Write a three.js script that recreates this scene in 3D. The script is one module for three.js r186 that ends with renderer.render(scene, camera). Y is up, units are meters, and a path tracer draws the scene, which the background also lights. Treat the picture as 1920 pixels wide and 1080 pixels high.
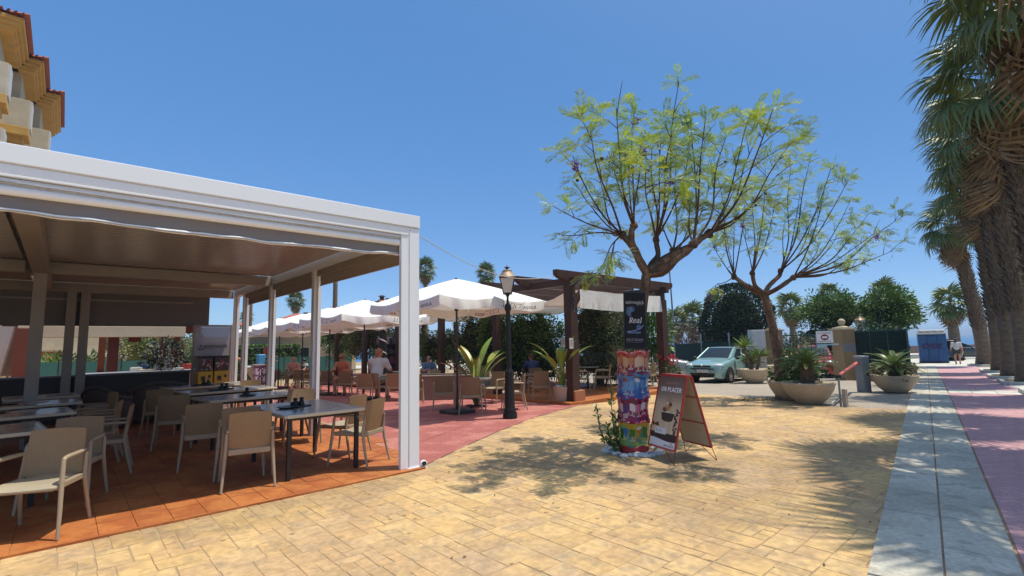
import * as THREE from 'three';
import { MarchingCubes } from 'three/addons/objects/MarchingCubes.js';
import { RoundedBoxGeometry } from 'three/addons/geometries/RoundedBoxGeometry.js';

// ------------------------------------------------------------------ camera, sky, sun, exposure
const scene = new THREE.Scene();
const FOCAL = 930, EYE = 1.57, PITCH = Math.atan(105 / FOCAL), ROLL = 1.25 * Math.PI / 180;
const camera = new THREE.PerspectiveCamera(2 * Math.atan(540 / FOCAL) * 180 / Math.PI, 16 / 9, 0.05, 12000);
camera.position.set(0, EYE, 0);
camera.rotation.order = 'YXZ';
camera.rotation.set(PITCH, 0, -ROLL);
scene.add(camera);
const renderer = new THREE.WebGLRenderer({ antialias: true });
renderer.toneMapping = THREE.LinearToneMapping;
renderer.toneMappingExposure = 1.0;
renderer.shadowMap.enabled = true;
const SUN = new THREE.Vector3(0.313, 1, -0.03).normalize();
{
  const W = 512, H = 256, data = new Float32Array(W * H * 4);
  for (let j = 0; j < H; j++) for (let i = 0; i < W; i++) {
    const el = ((j + .5) / H - .5) * Math.PI, az = ((i + .5) / W - .5) * 2 * Math.PI;
    const d = [Math.cos(el) * Math.cos(az), Math.sin(el), Math.cos(el) * Math.sin(az)];
    const s = Math.max(0, Math.sin(el)), k = Math.exp(-s * 4.2), k2 = Math.exp(-s * 13);
    let c = [Math.min(.42, .086 + .18 * k + .33 * k2), Math.min(.66, .240 + .33 * k + .33 * k2), Math.min(.93, .572 + .535 * k)];
    if (el < 0) { const t = Math.min(1, -el * 6); c = c.map((v, q) => v * (1 - t) + [.22, .24, .26][q] * t); }
    const g = Math.max(0, d[0] * SUN.x + d[1] * SUN.y + d[2] * SUN.z), h = 1.15 * Math.pow(g, 8) + .8 * Math.pow(g, 60);
    const o = (j * W + i) * 4;
    for (let q = 0; q < 3; q++) data[o + q] = c[q] + h * [1, .96, .86][q];
    data[o + 3] = 1;
  }
  const sky = new THREE.DataTexture(data, W, H, THREE.RGBAFormat, THREE.FloatType);
  sky.mapping = THREE.EquirectangularReflectionMapping; sky.magFilter = THREE.LinearFilter; sky.minFilter = THREE.LinearFilter; sky.needsUpdate = true;
  scene.background = sky; scene.environment = sky;
}
const sun = new THREE.DirectionalLight(new THREE.Color().setRGB(1, .94, .82), 4.4);
sun.position.copy(SUN).multiplyScalar(80); sun.target.position.set(0, 0, -12); sun.position.add(sun.target.position);
sun.castShadow = true; sun.shadow.mapSize.set(4096, 4096); sun.shadow.radius = 1;
Object.assign(sun.shadow.camera, { left: -45, right: 45, top: 45, bottom: -45, near: 1, far: 200 });
scene.add(sun, sun.target);
scene.fog = new THREE.FogExp2(new THREE.Color().setRGB(.62, .76, .92), .0006);

// ------------------------------------------------------------------ helpers
const V = (x, y, z) => new THREE.Vector3(x, y, z);
const { sin, cos, PI, abs, min, max, floor, sqrt, atan2, hypot, exp, round } = Math;
const lerp = (a, b, t) => a + (b - a) * t, clamp = (x, a, b) => min(b, max(a, x));
function rng(seed) { let a = seed >>> 0; return () => { a = (a + 0x6D2B79F5) | 0; let t = Math.imul(a ^ (a >>> 15), 1 | a); t = (t + Math.imul(t ^ (t >>> 7), 61 | t)) ^ t; return ((t ^ (t >>> 14)) >>> 0) / 4294967296; }; }
const col = (r, g, b) => new THREE.Color().setRGB(r, g, b);
// the terrain: level near the cafe, then falling gently to the sea front
const gy = (z) => z > -11 ? 0 : max(-.6, .017 * (z + 11));
camera.updateMatrixWorld(true);
const RX = V(1, 0, 0).applyQuaternion(camera.quaternion), UX = V(0, 1, 0).applyQuaternion(camera.quaternion), FX = V(0, 0, -1).applyQuaternion(camera.quaternion);
const ray = (x, y) => FX.clone().addScaledVector(RX, (x - 960) / FOCAL).addScaledVector(UX, (540 - y) / FOCAL);
function G(x, y, up = 0) { const d = ray(x, y); let h = 0, p; for (let i = 0; i < 40; i++) { p = V(0, EYE, 0).addScaledVector(d, (h + up - EYE) / d.y); h = gy(p.z); } return p; }
const atZ = (x, y, z) => { const d = ray(x, y); return V(0, EYE, 0).addScaledVector(d, z / d.z); };
function ground(x, z, up = 0) { return V(x, gy(z) + up, z); }
// frame of the pavilion: U runs along its front to the left, W runs to the back
const P0 = V(-1.30, 0, -6.58), EU = V(-.742, 0, .670), EW = V(-.670, 0, -.742);
const uw = (u, w, y = 0) => V(P0.x + EU.x * u + EW.x * w, y, P0.z + EU.z * u + EW.z * w);
const yawU = atan2(-EU.z, EU.x);          // turns local +x onto EU
const uwDir = (a, b) => V(EU.x * a + EW.x * b, 0, EU.z * a + EW.z * b).normalize();
const yawTo = (d) => atan2(d.x, d.z);      // turns local +z onto d
const M4 = (p, ry = 0, s = 1, rx = 0, rz = 0) => new THREE.Matrix4().compose(p, new THREE.Quaternion().setFromEuler(new THREE.Euler(rx, ry, rz, 'YXZ')), typeof s === 'number' ? V(s, s, s) : s);
const _v = V(0, 0, 0), _n = V(0, 0, 0);
class MB {
  constructor() { this.p = []; this.n = []; this.u = []; this.c = []; this.i = []; this.hasC = false; }
  add(g, m = null, c = null, keep = false) {
    if (!g.attributes.normal) g.computeVertexNormals();
    const P = g.attributes.position, N = g.attributes.normal, T = g.attributes.uv, base = this.p.length / 3, C = g.attributes.color;
    const nm = m ? new THREE.Matrix3().getNormalMatrix(m) : null;
    for (let k = 0; k < P.count; k++) {
      _v.fromBufferAttribute(P, k); _n.fromBufferAttribute(N, k);
      if (m) { _v.applyMatrix4(m); _n.applyMatrix3(nm).normalize(); }
      this.p.push(_v.x, _v.y, _v.z); this.n.push(_n.x, _n.y, _n.z);
      if (keep && T) this.u.push(T.getX(k), T.getY(k));
      else { const a = abs(_n.x), b = abs(_n.y), d = abs(_n.z); if (b >= a && b >= d) this.u.push(_v.x, _v.z); else if (a >= d) this.u.push(_v.z, _v.y); else this.u.push(_v.x, _v.y); }
      if (c) { this.c.push(c.r, c.g, c.b); this.hasC = true; } else if (C) { this.c.push(C.getX(k), C.getY(k), C.getZ(k)); this.hasC = true; } else this.c.push(1, 1, 1);
    }
    const flip = m && m.determinant() < 0;
    if (g.index) { const I = g.index; for (let k = 0; k < I.count; k += 3) { const a = I.getX(k), b = I.getX(k + 1), d = I.getX(k + 2); flip ? this.i.push(base + a, base + d, base + b) : this.i.push(base + a, base + b, base + d); } }
    else for (let k = 0; k < P.count; k += 3) flip ? this.i.push(base + k, base + k + 2, base + k + 1) : this.i.push(base + k, base + k + 1, base + k + 2);
    return this;
  }
  box(cx, cy, cz, w, h, d, ry = 0, c = null) { return this.add(new THREE.BoxGeometry(w, h, d), M4(V(cx, cy, cz), ry), c); }
  rbox(cx, cy, cz, w, h, d, r = .01, ry = 0, c = null) { return this.add(new RoundedBoxGeometry(w, h, d, 1, min(r, w / 2.05, h / 2.05, d / 2.05)), M4(V(cx, cy, cz), ry), c); }
  cyl(p, q, r0, r1 = r0, seg = 10, c = null) { const d = q.clone().sub(p), L = d.length(); const g = new THREE.CylinderGeometry(r1, r0, L, seg, 1); const m = new THREE.Matrix4().compose(p.clone().add(q).multiplyScalar(.5), new THREE.Quaternion().setFromUnitVectors(V(0, 1, 0), d.normalize()), V(1, 1, 1)); return this.add(g, m, c); }
  bar(p, q, w, h, r = 0, c = null) { // box from p to q, w across, h along its local up
    const d = q.clone().sub(p), L = d.length(); d.normalize(); let up = V(0, 1, 0); if (abs(d.y) > .97) up = V(0, 0, 1);
    const x = up.clone().cross(d).normalize(), y = d.clone().cross(x);
    const m = new THREE.Matrix4().makeBasis(x, y, d).setPosition(p.clone().add(q).multiplyScalar(.5));
    return this.add(r ? new RoundedBoxGeometry(w, h, L, 1, r) : new THREE.BoxGeometry(w, h, L), m, c);
  }
  tube(pts, radii, seg = 8, c = null) { return this.add(tubeGeo(pts, radii, seg), null, c); }
  lathe(prof, p, seg = 20, c = null) { return this.add(new THREE.LatheGeometry(prof.map(([r, y]) => new THREE.Vector2(r, y)), seg), M4(p), c); }
  geo() {
    const g = new THREE.BufferGeometry();
    g.setAttribute('position', new THREE.Float32BufferAttribute(this.p, 3)); g.setAttribute('normal', new THREE.Float32BufferAttribute(this.n, 3)); g.setAttribute('uv', new THREE.Float32BufferAttribute(this.u, 2));
    if (this.hasC) g.setAttribute('color', new THREE.Float32BufferAttribute(this.c, 3));
    g.setIndex(this.p.length / 3 > 65535 ? new THREE.Uint32BufferAttribute(this.i, 1) : new THREE.Uint16BufferAttribute(this.i, 1));
    return g;
  }
  build(name, m, parent) { return mesh(name, this.geo(), m, parent); }
}
function tubeGeo(pts, radii, seg = 8, cap = true) {
  const p = [], n = [], idx = [], N = pts.length; let x = null;
  for (let k = 0; k < N; k++) {
    const t = pts[min(N - 1, k + 1)].clone().sub(pts[max(0, k - 1)]).normalize();
    if (!x) { x = abs(t.y) < .9 ? V(0, 1, 0) : V(1, 0, 0); }
    x = x.clone().addScaledVector(t, -x.dot(t)).normalize(); const y = t.clone().cross(x), r = typeof radii === 'number' ? radii : radii[k];
    for (let s = 0; s < seg; s++) { const a = s / seg * 2 * PI, d = x.clone().multiplyScalar(cos(a)).addScaledVector(y, sin(a)); p.push(pts[k].x + d.x * r, pts[k].y + d.y * r, pts[k].z + d.z * r); n.push(d.x, d.y, d.z); }
    if (k) for (let s = 0; s < seg; s++) { const a = (k - 1) * seg + s, b = (k - 1) * seg + (s + 1) % seg, c = a + seg, d = b + seg; idx.push(a, b, c, b, d, c); }
  }
  if (cap) for (const k of [0, N - 1]) { const b = p.length / 3, t = (k ? pts[N - 1].clone().sub(pts[N - 2]) : pts[0].clone().sub(pts[1])).normalize(); p.push(pts[k].x, pts[k].y, pts[k].z); n.push(t.x, t.y, t.z); for (let s = 0; s < seg; s++) { p.push(p[(k * seg + s) * 3], p[(k * seg + s) * 3 + 1], p[(k * seg + s) * 3 + 2]); n.push(t.x, t.y, t.z); } for (let s = 0; s < seg; s++) { const a = b + 1 + s, d = b + 1 + (s + 1) % seg; k ? idx.push(b, a, d) : idx.push(b, d, a); } }
  const g = new THREE.BufferGeometry(); g.setAttribute('position', new THREE.Float32BufferAttribute(p, 3)); g.setAttribute('normal', new THREE.Float32BufferAttribute(n, 3)); g.setIndex(idx); return g;
}
// a patch of quads from a grid of points (rows of equal length)
function gridGeo(rows, closed = false) {
  const p = [], uv = [], idx = [], R = rows.length, C = rows[0].length;
  rows.forEach((r, j) => r.forEach((q, i) => { p.push(q.x, q.y, q.z); uv.push(i / (C - 1), j / (R - 1)); }));
  for (let j = 0; j < R - 1; j++) for (let i = 0; i < C - 1; i++) { const a = j * C + i; idx.push(a, a + 1, a + C, a + 1, a + C + 1, a + C); }
  const g = new THREE.BufferGeometry(); g.setAttribute('position', new THREE.Float32BufferAttribute(p, 3)); g.setAttribute('uv', new THREE.Float32BufferAttribute(uv, 2)); g.setIndex(idx); g.computeVertexNormals(); return g;
}
const used = {};
function numbered(n) { const k = used[n] = (used[n] ?? -1) + 1; return k ? n + '_' + String(k).padStart(3, '0') : n; }
function mesh(name, g, m, parent) { const o = new THREE.Mesh(g, m); o.castShadow = o.receiveShadow = true; if (parent === undefined) { o.name = numbered(name); scene.add(o); } else { o.name = name; parent.add(o); } return o; }
function tag(o, label, category, group, kind) { o.userData.label = label; o.userData.category = category; if (group) o.userData.group = group; if (kind) o.userData.kind = kind; return o; }
function thing(name, label, category, p = V(0, 0, 0), ry = 0, group) { const o = new THREE.Group(); o.name = numbered(name); o.position.copy(p); o.rotation.y = ry; scene.add(o); return tag(o, label, category, group); }
function struct(o) { o.userData.kind = 'structure'; return o; }
function stuff(o) { o.userData.kind = 'stuff'; return o; }
function dup(o, label, p, ry, group) { const c = o.clone(); c.name = numbered(o.name.replace(/_\d{3}$/, '')); c.userData = { ...o.userData, label }; if (group) c.userData.group = group; if (p) c.position.copy(p); if (ry !== undefined) c.rotation.y = ry; scene.add(c); return c; }
// ------------------------------------------------------------------ textures
function hash(x, y, s) { let h = Math.imul(x, 374761393) ^ Math.imul(y, 668265263) ^ Math.imul(s, 1274126177); h = Math.imul(h ^ (h >>> 13), 1274126177); return ((h ^ (h >>> 16)) >>> 0) / 4294967296; }
function vn(x, y, per, s) { const i = floor(x), j = floor(y), f = x - i, g = y - j, a = f * f * (3 - 2 * f), b = g * g * (3 - 2 * g), w = (k) => ((k % per) + per) % per; return lerp(lerp(hash(w(i), w(j), s), hash(w(i + 1), w(j), s), a), lerp(hash(w(i), w(j + 1), s), hash(w(i + 1), w(j + 1), s), a), b); }
function fbm(u, v, f, o, s) { let r = 0, a = .5, t = 0; for (let k = 0; k < o; k++) { r += a * vn(u * f, v * f, f, s + k); t += a; a *= .55; f *= 2; } return r / t; }
function tex(size, metres, fn, srgb = true) {
  const d = new Uint8Array(size * size * 4);
  for (let j = 0; j < size; j++) for (let i = 0; i < size; i++) { const c = fn(i / size, j / size), o = (j * size + i) * 4; for (let q = 0; q < 3; q++) d[o + q] = clamp(c.length ? c[q] : c, 0, 255); d[o + 3] = 255; }
  const t = new THREE.DataTexture(d, size, size); t.wrapS = t.wrapT = THREE.RepeatWrapping; t.magFilter = THREE.LinearFilter; t.minFilter = THREE.LinearMipmapLinearFilter; t.generateMipmaps = true;
  if (srgb) t.colorSpace = THREE.SRGBColorSpace; t.repeat.set(1 / metres, 1 / metres); t.needsUpdate = true; return t;
}
function canvasTex(w, h, draw) { const c = document.createElement('canvas'); c.width = w; c.height = h; draw(c.getContext('2d'), w, h); const t = new THREE.CanvasTexture(c); t.colorSpace = THREE.SRGBColorSpace; return t; }
const mix3 = (a, b, t) => [lerp(a[0], b[0], t), lerp(a[1], b[1], t), lerp(a[2], b[2], t)];
const ss = (a, b, x) => { const t = clamp((x - a) / (b - a), 0, 1); return t * t * (3 - 2 * t); };
const std = (o) => new THREE.MeshStandardMaterial(o);
const grime = tex(512, 1.3, (u, v) => { const n = fbm(u, v, 5, 5, 11), m = fbm(u, v, 40, 2, 5); return 232 + 22 * n - 9 * ss(.5, .75, m) * n; });
const fineBump = tex(256, .35, (u, v) => 255 * fbm(u, v, 24, 3, 77), false);
const plain = (r, g, b, rough = .6, extra = {}) => std({ color: col(r, g, b), roughness: rough, map: grime, ...extra });
const T = {
  plaza: tex(1024, 5, (u, v) => { const a = fbm(u, v, 4, 5, 3), b = fbm(u, v, 13, 4, 9), c = fbm(u, v, 120, 2, 21), e = fbm(u, v, 44, 3, 31); let k = mix3([188, 155, 112], [202, 168, 115], ss(.38, .62, b)); k = mix3(k, [176, 148, 114], .65 * ss(.50, .66, a)); k = mix3(k, [160, 138, 108], .5 * ss(.58, .74, e)); const gx = u * 46, gv = v * 46, ci = floor(gx), cj = floor(gv), hx = hash(ci, cj, 61), d = hypot(gx - ci - .3 - .4 * hash(ci, cj, 62), gv - cj - .3 - .4 * hash(ci, cj, 63)); const gum = hx < .025 ? .28 * (1 - ss(.10, .24, d)) : 0; const q = (.90 + .2 * c) * (1 - gum) * (1 - .10 * ss(.55, .7, fbm(u, v, 3, 3, 67))); return k.map((x) => x * q); }),
  plazaB: tex(512, .8, (u, v) => 255 * (.6 * fbm(u, v, 14, 4, 8) + .4 * fbm(u, v, 70, 2, 4)), false),
  tile: tex(512, 1.2, (u, v) => { const a = fbm(u, v, 6, 4, 12), b = fbm(u, v * 1, 50, 2, 13); const k = mix3([162, 90, 42], [180, 110, 54], ss(.35, .65, a)); return k.map((x) => x * (.92 + .16 * b)); }),
  red: tex(1024, 2.4, (u, v) => { const a = fbm(u, v, 7, 4, 41), b = fbm(u, v, 130, 2, 43); let k = mix3([170, 98, 90], [190, 122, 110], ss(.35, .65, a)); return k.map((x) => x * (.86 + .28 * b)); }),
  redB: tex(1024, 2.4, (u, v) => { // overlapping fans of small setts
    const cell = 6, X = u * cell, Y = v * cell * 2, row = floor(Y); let best = 0; for (let r = row + 1; r >= row - 1; r--) { const off = (r & 1) ? .5 : 0, cx = floor(X - off) + .5 + off, dx = (X - cx), dy = (Y - r) / 2, d = hypot(dx, dy + .0); if (d < .5 * 1.02) { const ring = (d / .5) * 4, fr = abs(ring - floor(ring) - .5) * 2, an = atan2(dy, dx) * (2 + floor(ring) * 2.4), fa = abs(an - floor(an) - .5) * 2; best = 1 - max(ss(.72, 1, fr), ss(.78, 1, fa)); break; } }
    return 255 * (.25 + .6 * best + .15 * fbm(u, v, 90, 2, 6)); }, false),
  conc: tex(1024, 3.2, (u, v) => { const a = fbm(u, v, 5, 5, 51), b = fbm(u, v, 150, 2, 53), s = fbm(u, v, 22, 3, 58); let k = mix3([178, 176, 166], [198, 196, 186], ss(.35, .65, a)); k = mix3(k, [150, 146, 136], .5 * ss(.6, .75, s)); return k.map((x) => x * (.9 + .2 * b)); }),
  purple: tex(1024, 2, (u, v) => { const R = 20, C = 10, y = v * R, row = floor(y), x = u * C + (row & 1) * .5, fx = x - floor(x), fy = y - row, j = max(ss(.93, 1, fx), ss(.87, 1, fy)), h = hash(((floor(x) % C) + C) % C, row, 5); const a = fbm(u, v, 5, 4, 61), b = fbm(u, v, 140, 2, 63); let k = mix3([184, 138, 140], [204, 160, 158], .5 * h + .5 * a); k = mix3(k, [146, 112, 112], j * .6); return k.map((z) => z * (.9 + .2 * b)); }),
  purpleB: tex(1024, 2, (u, v) => { const R = 20, C = 10, y = v * R, row = floor(y), x = u * C + (row & 1) * .5, fx = x - floor(x), fy = y - row; return 255 * (1 - max(ss(.92, 1, fx), ss(.86, 1, fy))) * (.8 + .2 * fbm(u, v, 90, 2, 6)); }, false),
  asphalt: tex(1024, 6, (u, v) => { const a = fbm(u, v, 4, 5, 71), b = fbm(u, v, 220, 2, 73); return mix3([150, 138, 122], [172, 160, 142], a).map((z) => z * (.84 + .32 * b)); }),
  sand: tex(512, 5, (u, v) => { const a = fbm(u, v, 5, 5, 81), b = fbm(u, v, 120, 2, 83); return mix3([150, 128, 96], [176, 154, 116], a).map((z) => z * (.84 + .32 * b)); }),
  wood: tex(512, 1, (u, v) => { const g = fbm(u * 1, v, 3, 3, 91), s = vn(u * 60 + g * 8, v * 2, 1e6, 92), f = fbm(u, v, 90, 2, 94); return mix3([58, 38, 28], [98, 66, 50], .5 * s + .5 * g).map((z) => z * (.85 + .3 * f)); }),
  bark: tex(512, .5, (u, v) => { const a = fbm(u, v, 9, 5, 101), s = fbm(u, v, 3, 3, 103), r = vn(u * 26 + 5 * a, v * 5, 1e6, 105); return mix3([94, 72, 56], [146, 118, 96], .5 * a + .3 * r + .2 * s).map((z) => z * (.8 + .35 * r)); }),
  barkB: tex(512, .5, (u, v) => 255 * (.5 * fbm(u, v, 9, 5, 101) + .5 * vn(u * 26 + 5 * fbm(u, v, 9, 5, 101), v * 5, 1e6, 105)), false),
  palm: tex(512, .8, (u, v) => { const a = fbm(u, v, 8, 5, 111), r = vn(u * 3 + a, v * 30, 1e6, 113), f = fbm(u, v, 60, 3, 115); return mix3([98, 84, 68], [146, 128, 106], .5 * a + .5 * r).map((z) => z * (.7 + .5 * f)); }),
  palmB: tex(512, .8, (u, v) => 255 * (.5 * fbm(u, v, 20, 4, 111) + .5 * vn(u * 3 + fbm(u, v, 8, 5, 111), v * 30, 1e6, 113)), false),
  cloth: tex(512, 1.6, (u, v) => 255 * (.7 * fbm(u, v, 5, 4, 121) + .3 * fbm(u, v, 30, 2, 122)), false),
  marble: tex(512, .9, (u, v) => { const a = fbm(u, v, 6, 5, 131), b = fbm(u, v, 20, 4, 133), c = abs(a - .5) * 2; return mix3(mix3([112, 104, 92], [170, 160, 142], ss(.2, .8, b)), [92, 84, 74], .5 * (1 - ss(0, .22, c))); }),
  stucco: tex(512, 2, (u, v) => { const a = fbm(u, v, 4, 5, 141), b = fbm(u, v, 120, 2, 143); return [235, 235, 235].map((z) => z * (.84 + .14 * a) * (.94 + .1 * b)); }),
  water: tex(512, 60, (u, v) => 255 * (.5 * fbm(u, v, 10, 5, 151) + .5 * fbm(u, v, 60, 3, 153)), false),
};
const mats = {
  plaza: std({ map: T.plaza, roughness: .86, bumpMap: T.plazaB, bumpScale: .006, vertexColors: true }),
  mortar: std({ color: col(.37, .275, .16), roughness: .95, bumpMap: fineBump, bumpScale: .002 }),
  tile: std({ map: T.tile, roughness: .72, vertexColors: true }),
  grout: std({ color: col(.40, .25, .15), roughness: .95 }),
  red: std({ map: T.red, roughness: .8, bumpMap: T.redB, bumpScale: .010 }),
  conc: std({ map: T.conc, color: col(.98, .94, .86), roughness: .85, bumpMap: fineBump, bumpScale: .0015 }),
  paleconc: std({ map: T.conc, color: col(1.15, 1.13, 1.08), roughness: .85 }),
  purple: std({ map: T.purple, roughness: .82, bumpMap: T.purpleB, bumpScale: .004 }),
  asphalt: std({ map: T.asphalt, roughness: .92, bumpMap: fineBump, bumpScale: .003 }),
  sand: std({ map: T.sand, roughness: .95 }),
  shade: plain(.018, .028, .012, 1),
  twig: std({ map: T.bark, color: col(.45, .40, .38), roughness: .95 }),
  wood: std({ map: T.wood, color: col(.62, .54, .50), roughness: .7, bumpMap: T.wood, bumpScale: .003 }),
  bark: std({ map: T.bark, roughness: .92, bumpMap: T.barkB, bumpScale: .04 }),
  palmtrunk: std({ map: T.palm, roughness: .95, bumpMap: T.palmB, bumpScale: .03 }),
  boot: std({ map: T.palm, color: col(.72, .66, .58), roughness: .95 }),
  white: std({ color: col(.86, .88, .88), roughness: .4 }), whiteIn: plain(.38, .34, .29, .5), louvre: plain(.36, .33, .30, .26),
  fabric: std({ color: col(.88, .87, .84), roughness: .95, bumpMap: T.cloth, bumpScale: .03 }),
  canvas: new THREE.MeshPhysicalMaterial({ color: col(.84, .82, .77), roughness: .95, transmission: .22, thickness: 0, bumpMap: T.cloth, bumpScale: .015, side: THREE.DoubleSide }),
  screen: std({ color: col(.20, .19, .18), roughness: .9, bumpMap: T.cloth, bumpScale: .008 }),
  chair: plain(.32, .21, .105, .55, { bumpMap: fineBump, bumpScale: .0006 }), chairframe: plain(.42, .33, .215, .45), chairpale: plain(.46, .39, .27, .55),
  marble: std({ map: T.marble, roughness: .22 }), tablerim: plain(.66, .58, .42, .4), black: plain(.018, .017, .016, .45), dark: plain(.05, .047, .045, .6), iron: plain(.022, .022, .023, .38, { metalness: .4 }), alu: plain(.6, .6, .6, .3, { metalness: .7 }), steel: plain(.3, .31, .32, .45, { metalness: .3 }),
  glass: new THREE.MeshPhysicalMaterial({ color: col(.96, .98, .97), roughness: .03, transmission: 1, thickness: 0, ior: 1.45 }),
  greenglass: new THREE.MeshPhysicalMaterial({ color: col(.55, .82, .74), roughness: .08, transmission: .8, thickness: 0 }),
  lampglass: new THREE.MeshPhysicalMaterial({ color: col(.82, .76, .66), roughness: .6, transmission: .35, thickness: 0 }),
  carglass: std({ color: col(.02, .025, .028), roughness: .06, metalness: .2 }),
  rubber: plain(.02, .02, .02, .85), pot: plain(.55, .44, .30, .8, { bumpMap: fineBump, bumpScale: .003 }), potpink: plain(.62, .46, .36, .75), soil: plain(.09, .065, .045, 1), terracotta: plain(.42, .17, .085, .8), stone: plain(.72, .70, .66, .8),
  ochre: plain(.56, .38, .19, .85, { map: T.stucco }), cream: plain(.78, .64, .42, .85, { map: T.stucco }), creampale: plain(.82, .69, .48, .85, { map: T.stucco }), yellowtrim: plain(.85, .50, .12, .8, { map: T.stucco }), wallwhite: plain(.80, .79, .75, .85, { map: T.stucco }), rooftile: plain(.42, .13, .07, .85), orangewall: plain(.55, .22, .08, .85, { map: T.stucco }),
  redwood: plain(.17, .045, .025, .6), redpaint: plain(.50, .05, .03, .45), yellow: plain(.75, .45, .03, .4), blue: plain(.011, .052, .15, .5), sky: plain(.08, .38, .68, .45), greenscreen: plain(.018, .052, .045, .85, { bumpMap: fineBump, bumpScale: .01 }), greenmetal: plain(.03, .09, .07, .6), bluegrey: plain(.25, .27, .29, .5), orange: plain(.62, .22, .03, .5), redpink: plain(.75, .16, .11, .5), meter: plain(.55, .56, .57, .6), wicker: plain(.11, .085, .07, .8, { bumpMap: fineBump, bumpScale: .006 }), cushion: plain(.42, .36, .33, .9), umbpole: plain(.03, .035, .05, .4),
};
const leafMat = (rough = .75, tr = .28) => new THREE.MeshPhysicalMaterial({ color: col(1, 1, 1), vertexColors: true, roughness: rough, transmission: tr, thickness: 0, side: THREE.DoubleSide });
const ML = { leaf: leafMat(.6, .22), thin: leafMat(.8, .42), palm: leafMat(.5, .18), dry: leafMat(.9, .2), glossy: leafMat(.35, .2), petal: leafMat(.8, .35) };
// ------------------------------------------------------------------ ground, paving, sea
function clipZ(poly, z0, keepAbove) { const out = []; for (let k = 0; k < poly.length; k++) { const a = poly[k], b = poly[(k + 1) % poly.length], ia = keepAbove ? a.z >= z0 : a.z <= z0, ib = keepAbove ? b.z >= z0 : b.z <= z0; if (ia) out.push(a); if (ia !== ib) { const t = (z0 - a.z) / (b.z - a.z); out.push(V(lerp(a.x, b.x, t), 0, z0)); } } return out; }
function sheetMB(poly, off, mb = new MB()) { // a flat polygon laid on the terrain
  for (const [lo, hi] of [[-11, 1e5], [-46.3, -11], [-1e5, -46.3]]) {
    const q = clipZ(clipZ(poly, lo, true), hi, false); if (q.length < 3) continue;
    const tri = THREE.ShapeUtils.triangulateShape(q.map((p) => new THREE.Vector2(p.x, p.z)), []), g = new THREE.BufferGeometry(), pos = [], idx = [];
    q.forEach((p) => pos.push(p.x, gy(p.z) + off, p.z));
    for (const t of tri) { const [a, b, c] = t.map((k) => q[k]); ((b.x - a.x) * (c.z - a.z) - (b.z - a.z) * (c.x - a.x)) > 0 ? idx.push(t[0], t[2], t[1]) : idx.push(...t); }
    g.setAttribute('position', new THREE.Float32BufferAttribute(pos, 3)); g.setIndex(idx); g.computeVertexNormals(); mb.add(g);
  }
  return mb;
}
const inPoly = (p, poly) => { let c = false; for (let i = 0, j = poly.length - 1; i < poly.length; j = i++) { const a = poly[i], b = poly[j]; if ((a.z > p.z) !== (b.z > p.z) && p.x < (b.x - a.x) * (p.z - a.z) / (b.z - a.z) + a.x) c = !c; } return c; };
const sheet = (name, poly, off, m) => struct(sheetMB(poly, off).build(name, m));
{ // sea and the wide ground
  const g = new MB(); g.add(new THREE.PlaneGeometry(24000, 11000), M4(V(0, -4, -5560), 0, 1, -PI / 2));
  struct(g.build('sea', std({ color: col(.010, .135, .30), roughness: .42, bumpMap: T.water, bumpScale: .12 })));
  sheet('ground', [V(-140, 0, 30), V(140, 0, 30), V(140, 0, -75), V(-140, 0, -75)], -.012, mats.sand);
}
const WD = V(.636, 0, -.772), WR = V(.772, 0, .636), WA = V(2.29, 0, -3.47);
const wk = (s, o) => V(WA.x + WD.x * s + WR.x * o, 0, WA.z + WD.z * s + WR.z * o);
// parking lane behind the plaza
sheet('road', [G(1255, 736), G(1300, 738), G(1460, 750), G(1560, 763), wk(9.5, .0), wk(33, 0), wk(36, -8), V(-2, 0, -30), V(2, 0, -19)], -.004, mats.asphalt);
// red terrace
const redEdge = [G(795, 874), G(870, 838), G(930, 811), G(1000, 784), G(1075, 763)];
sheet('terrace', [...redEdge, V(2.5, 0, -14.2), V(-2, 0, -22), V(-14, 0, -26), uw(-2, 16), uw(.6, 12), uw(.6, 0.2)], .009, mats.red);
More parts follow.
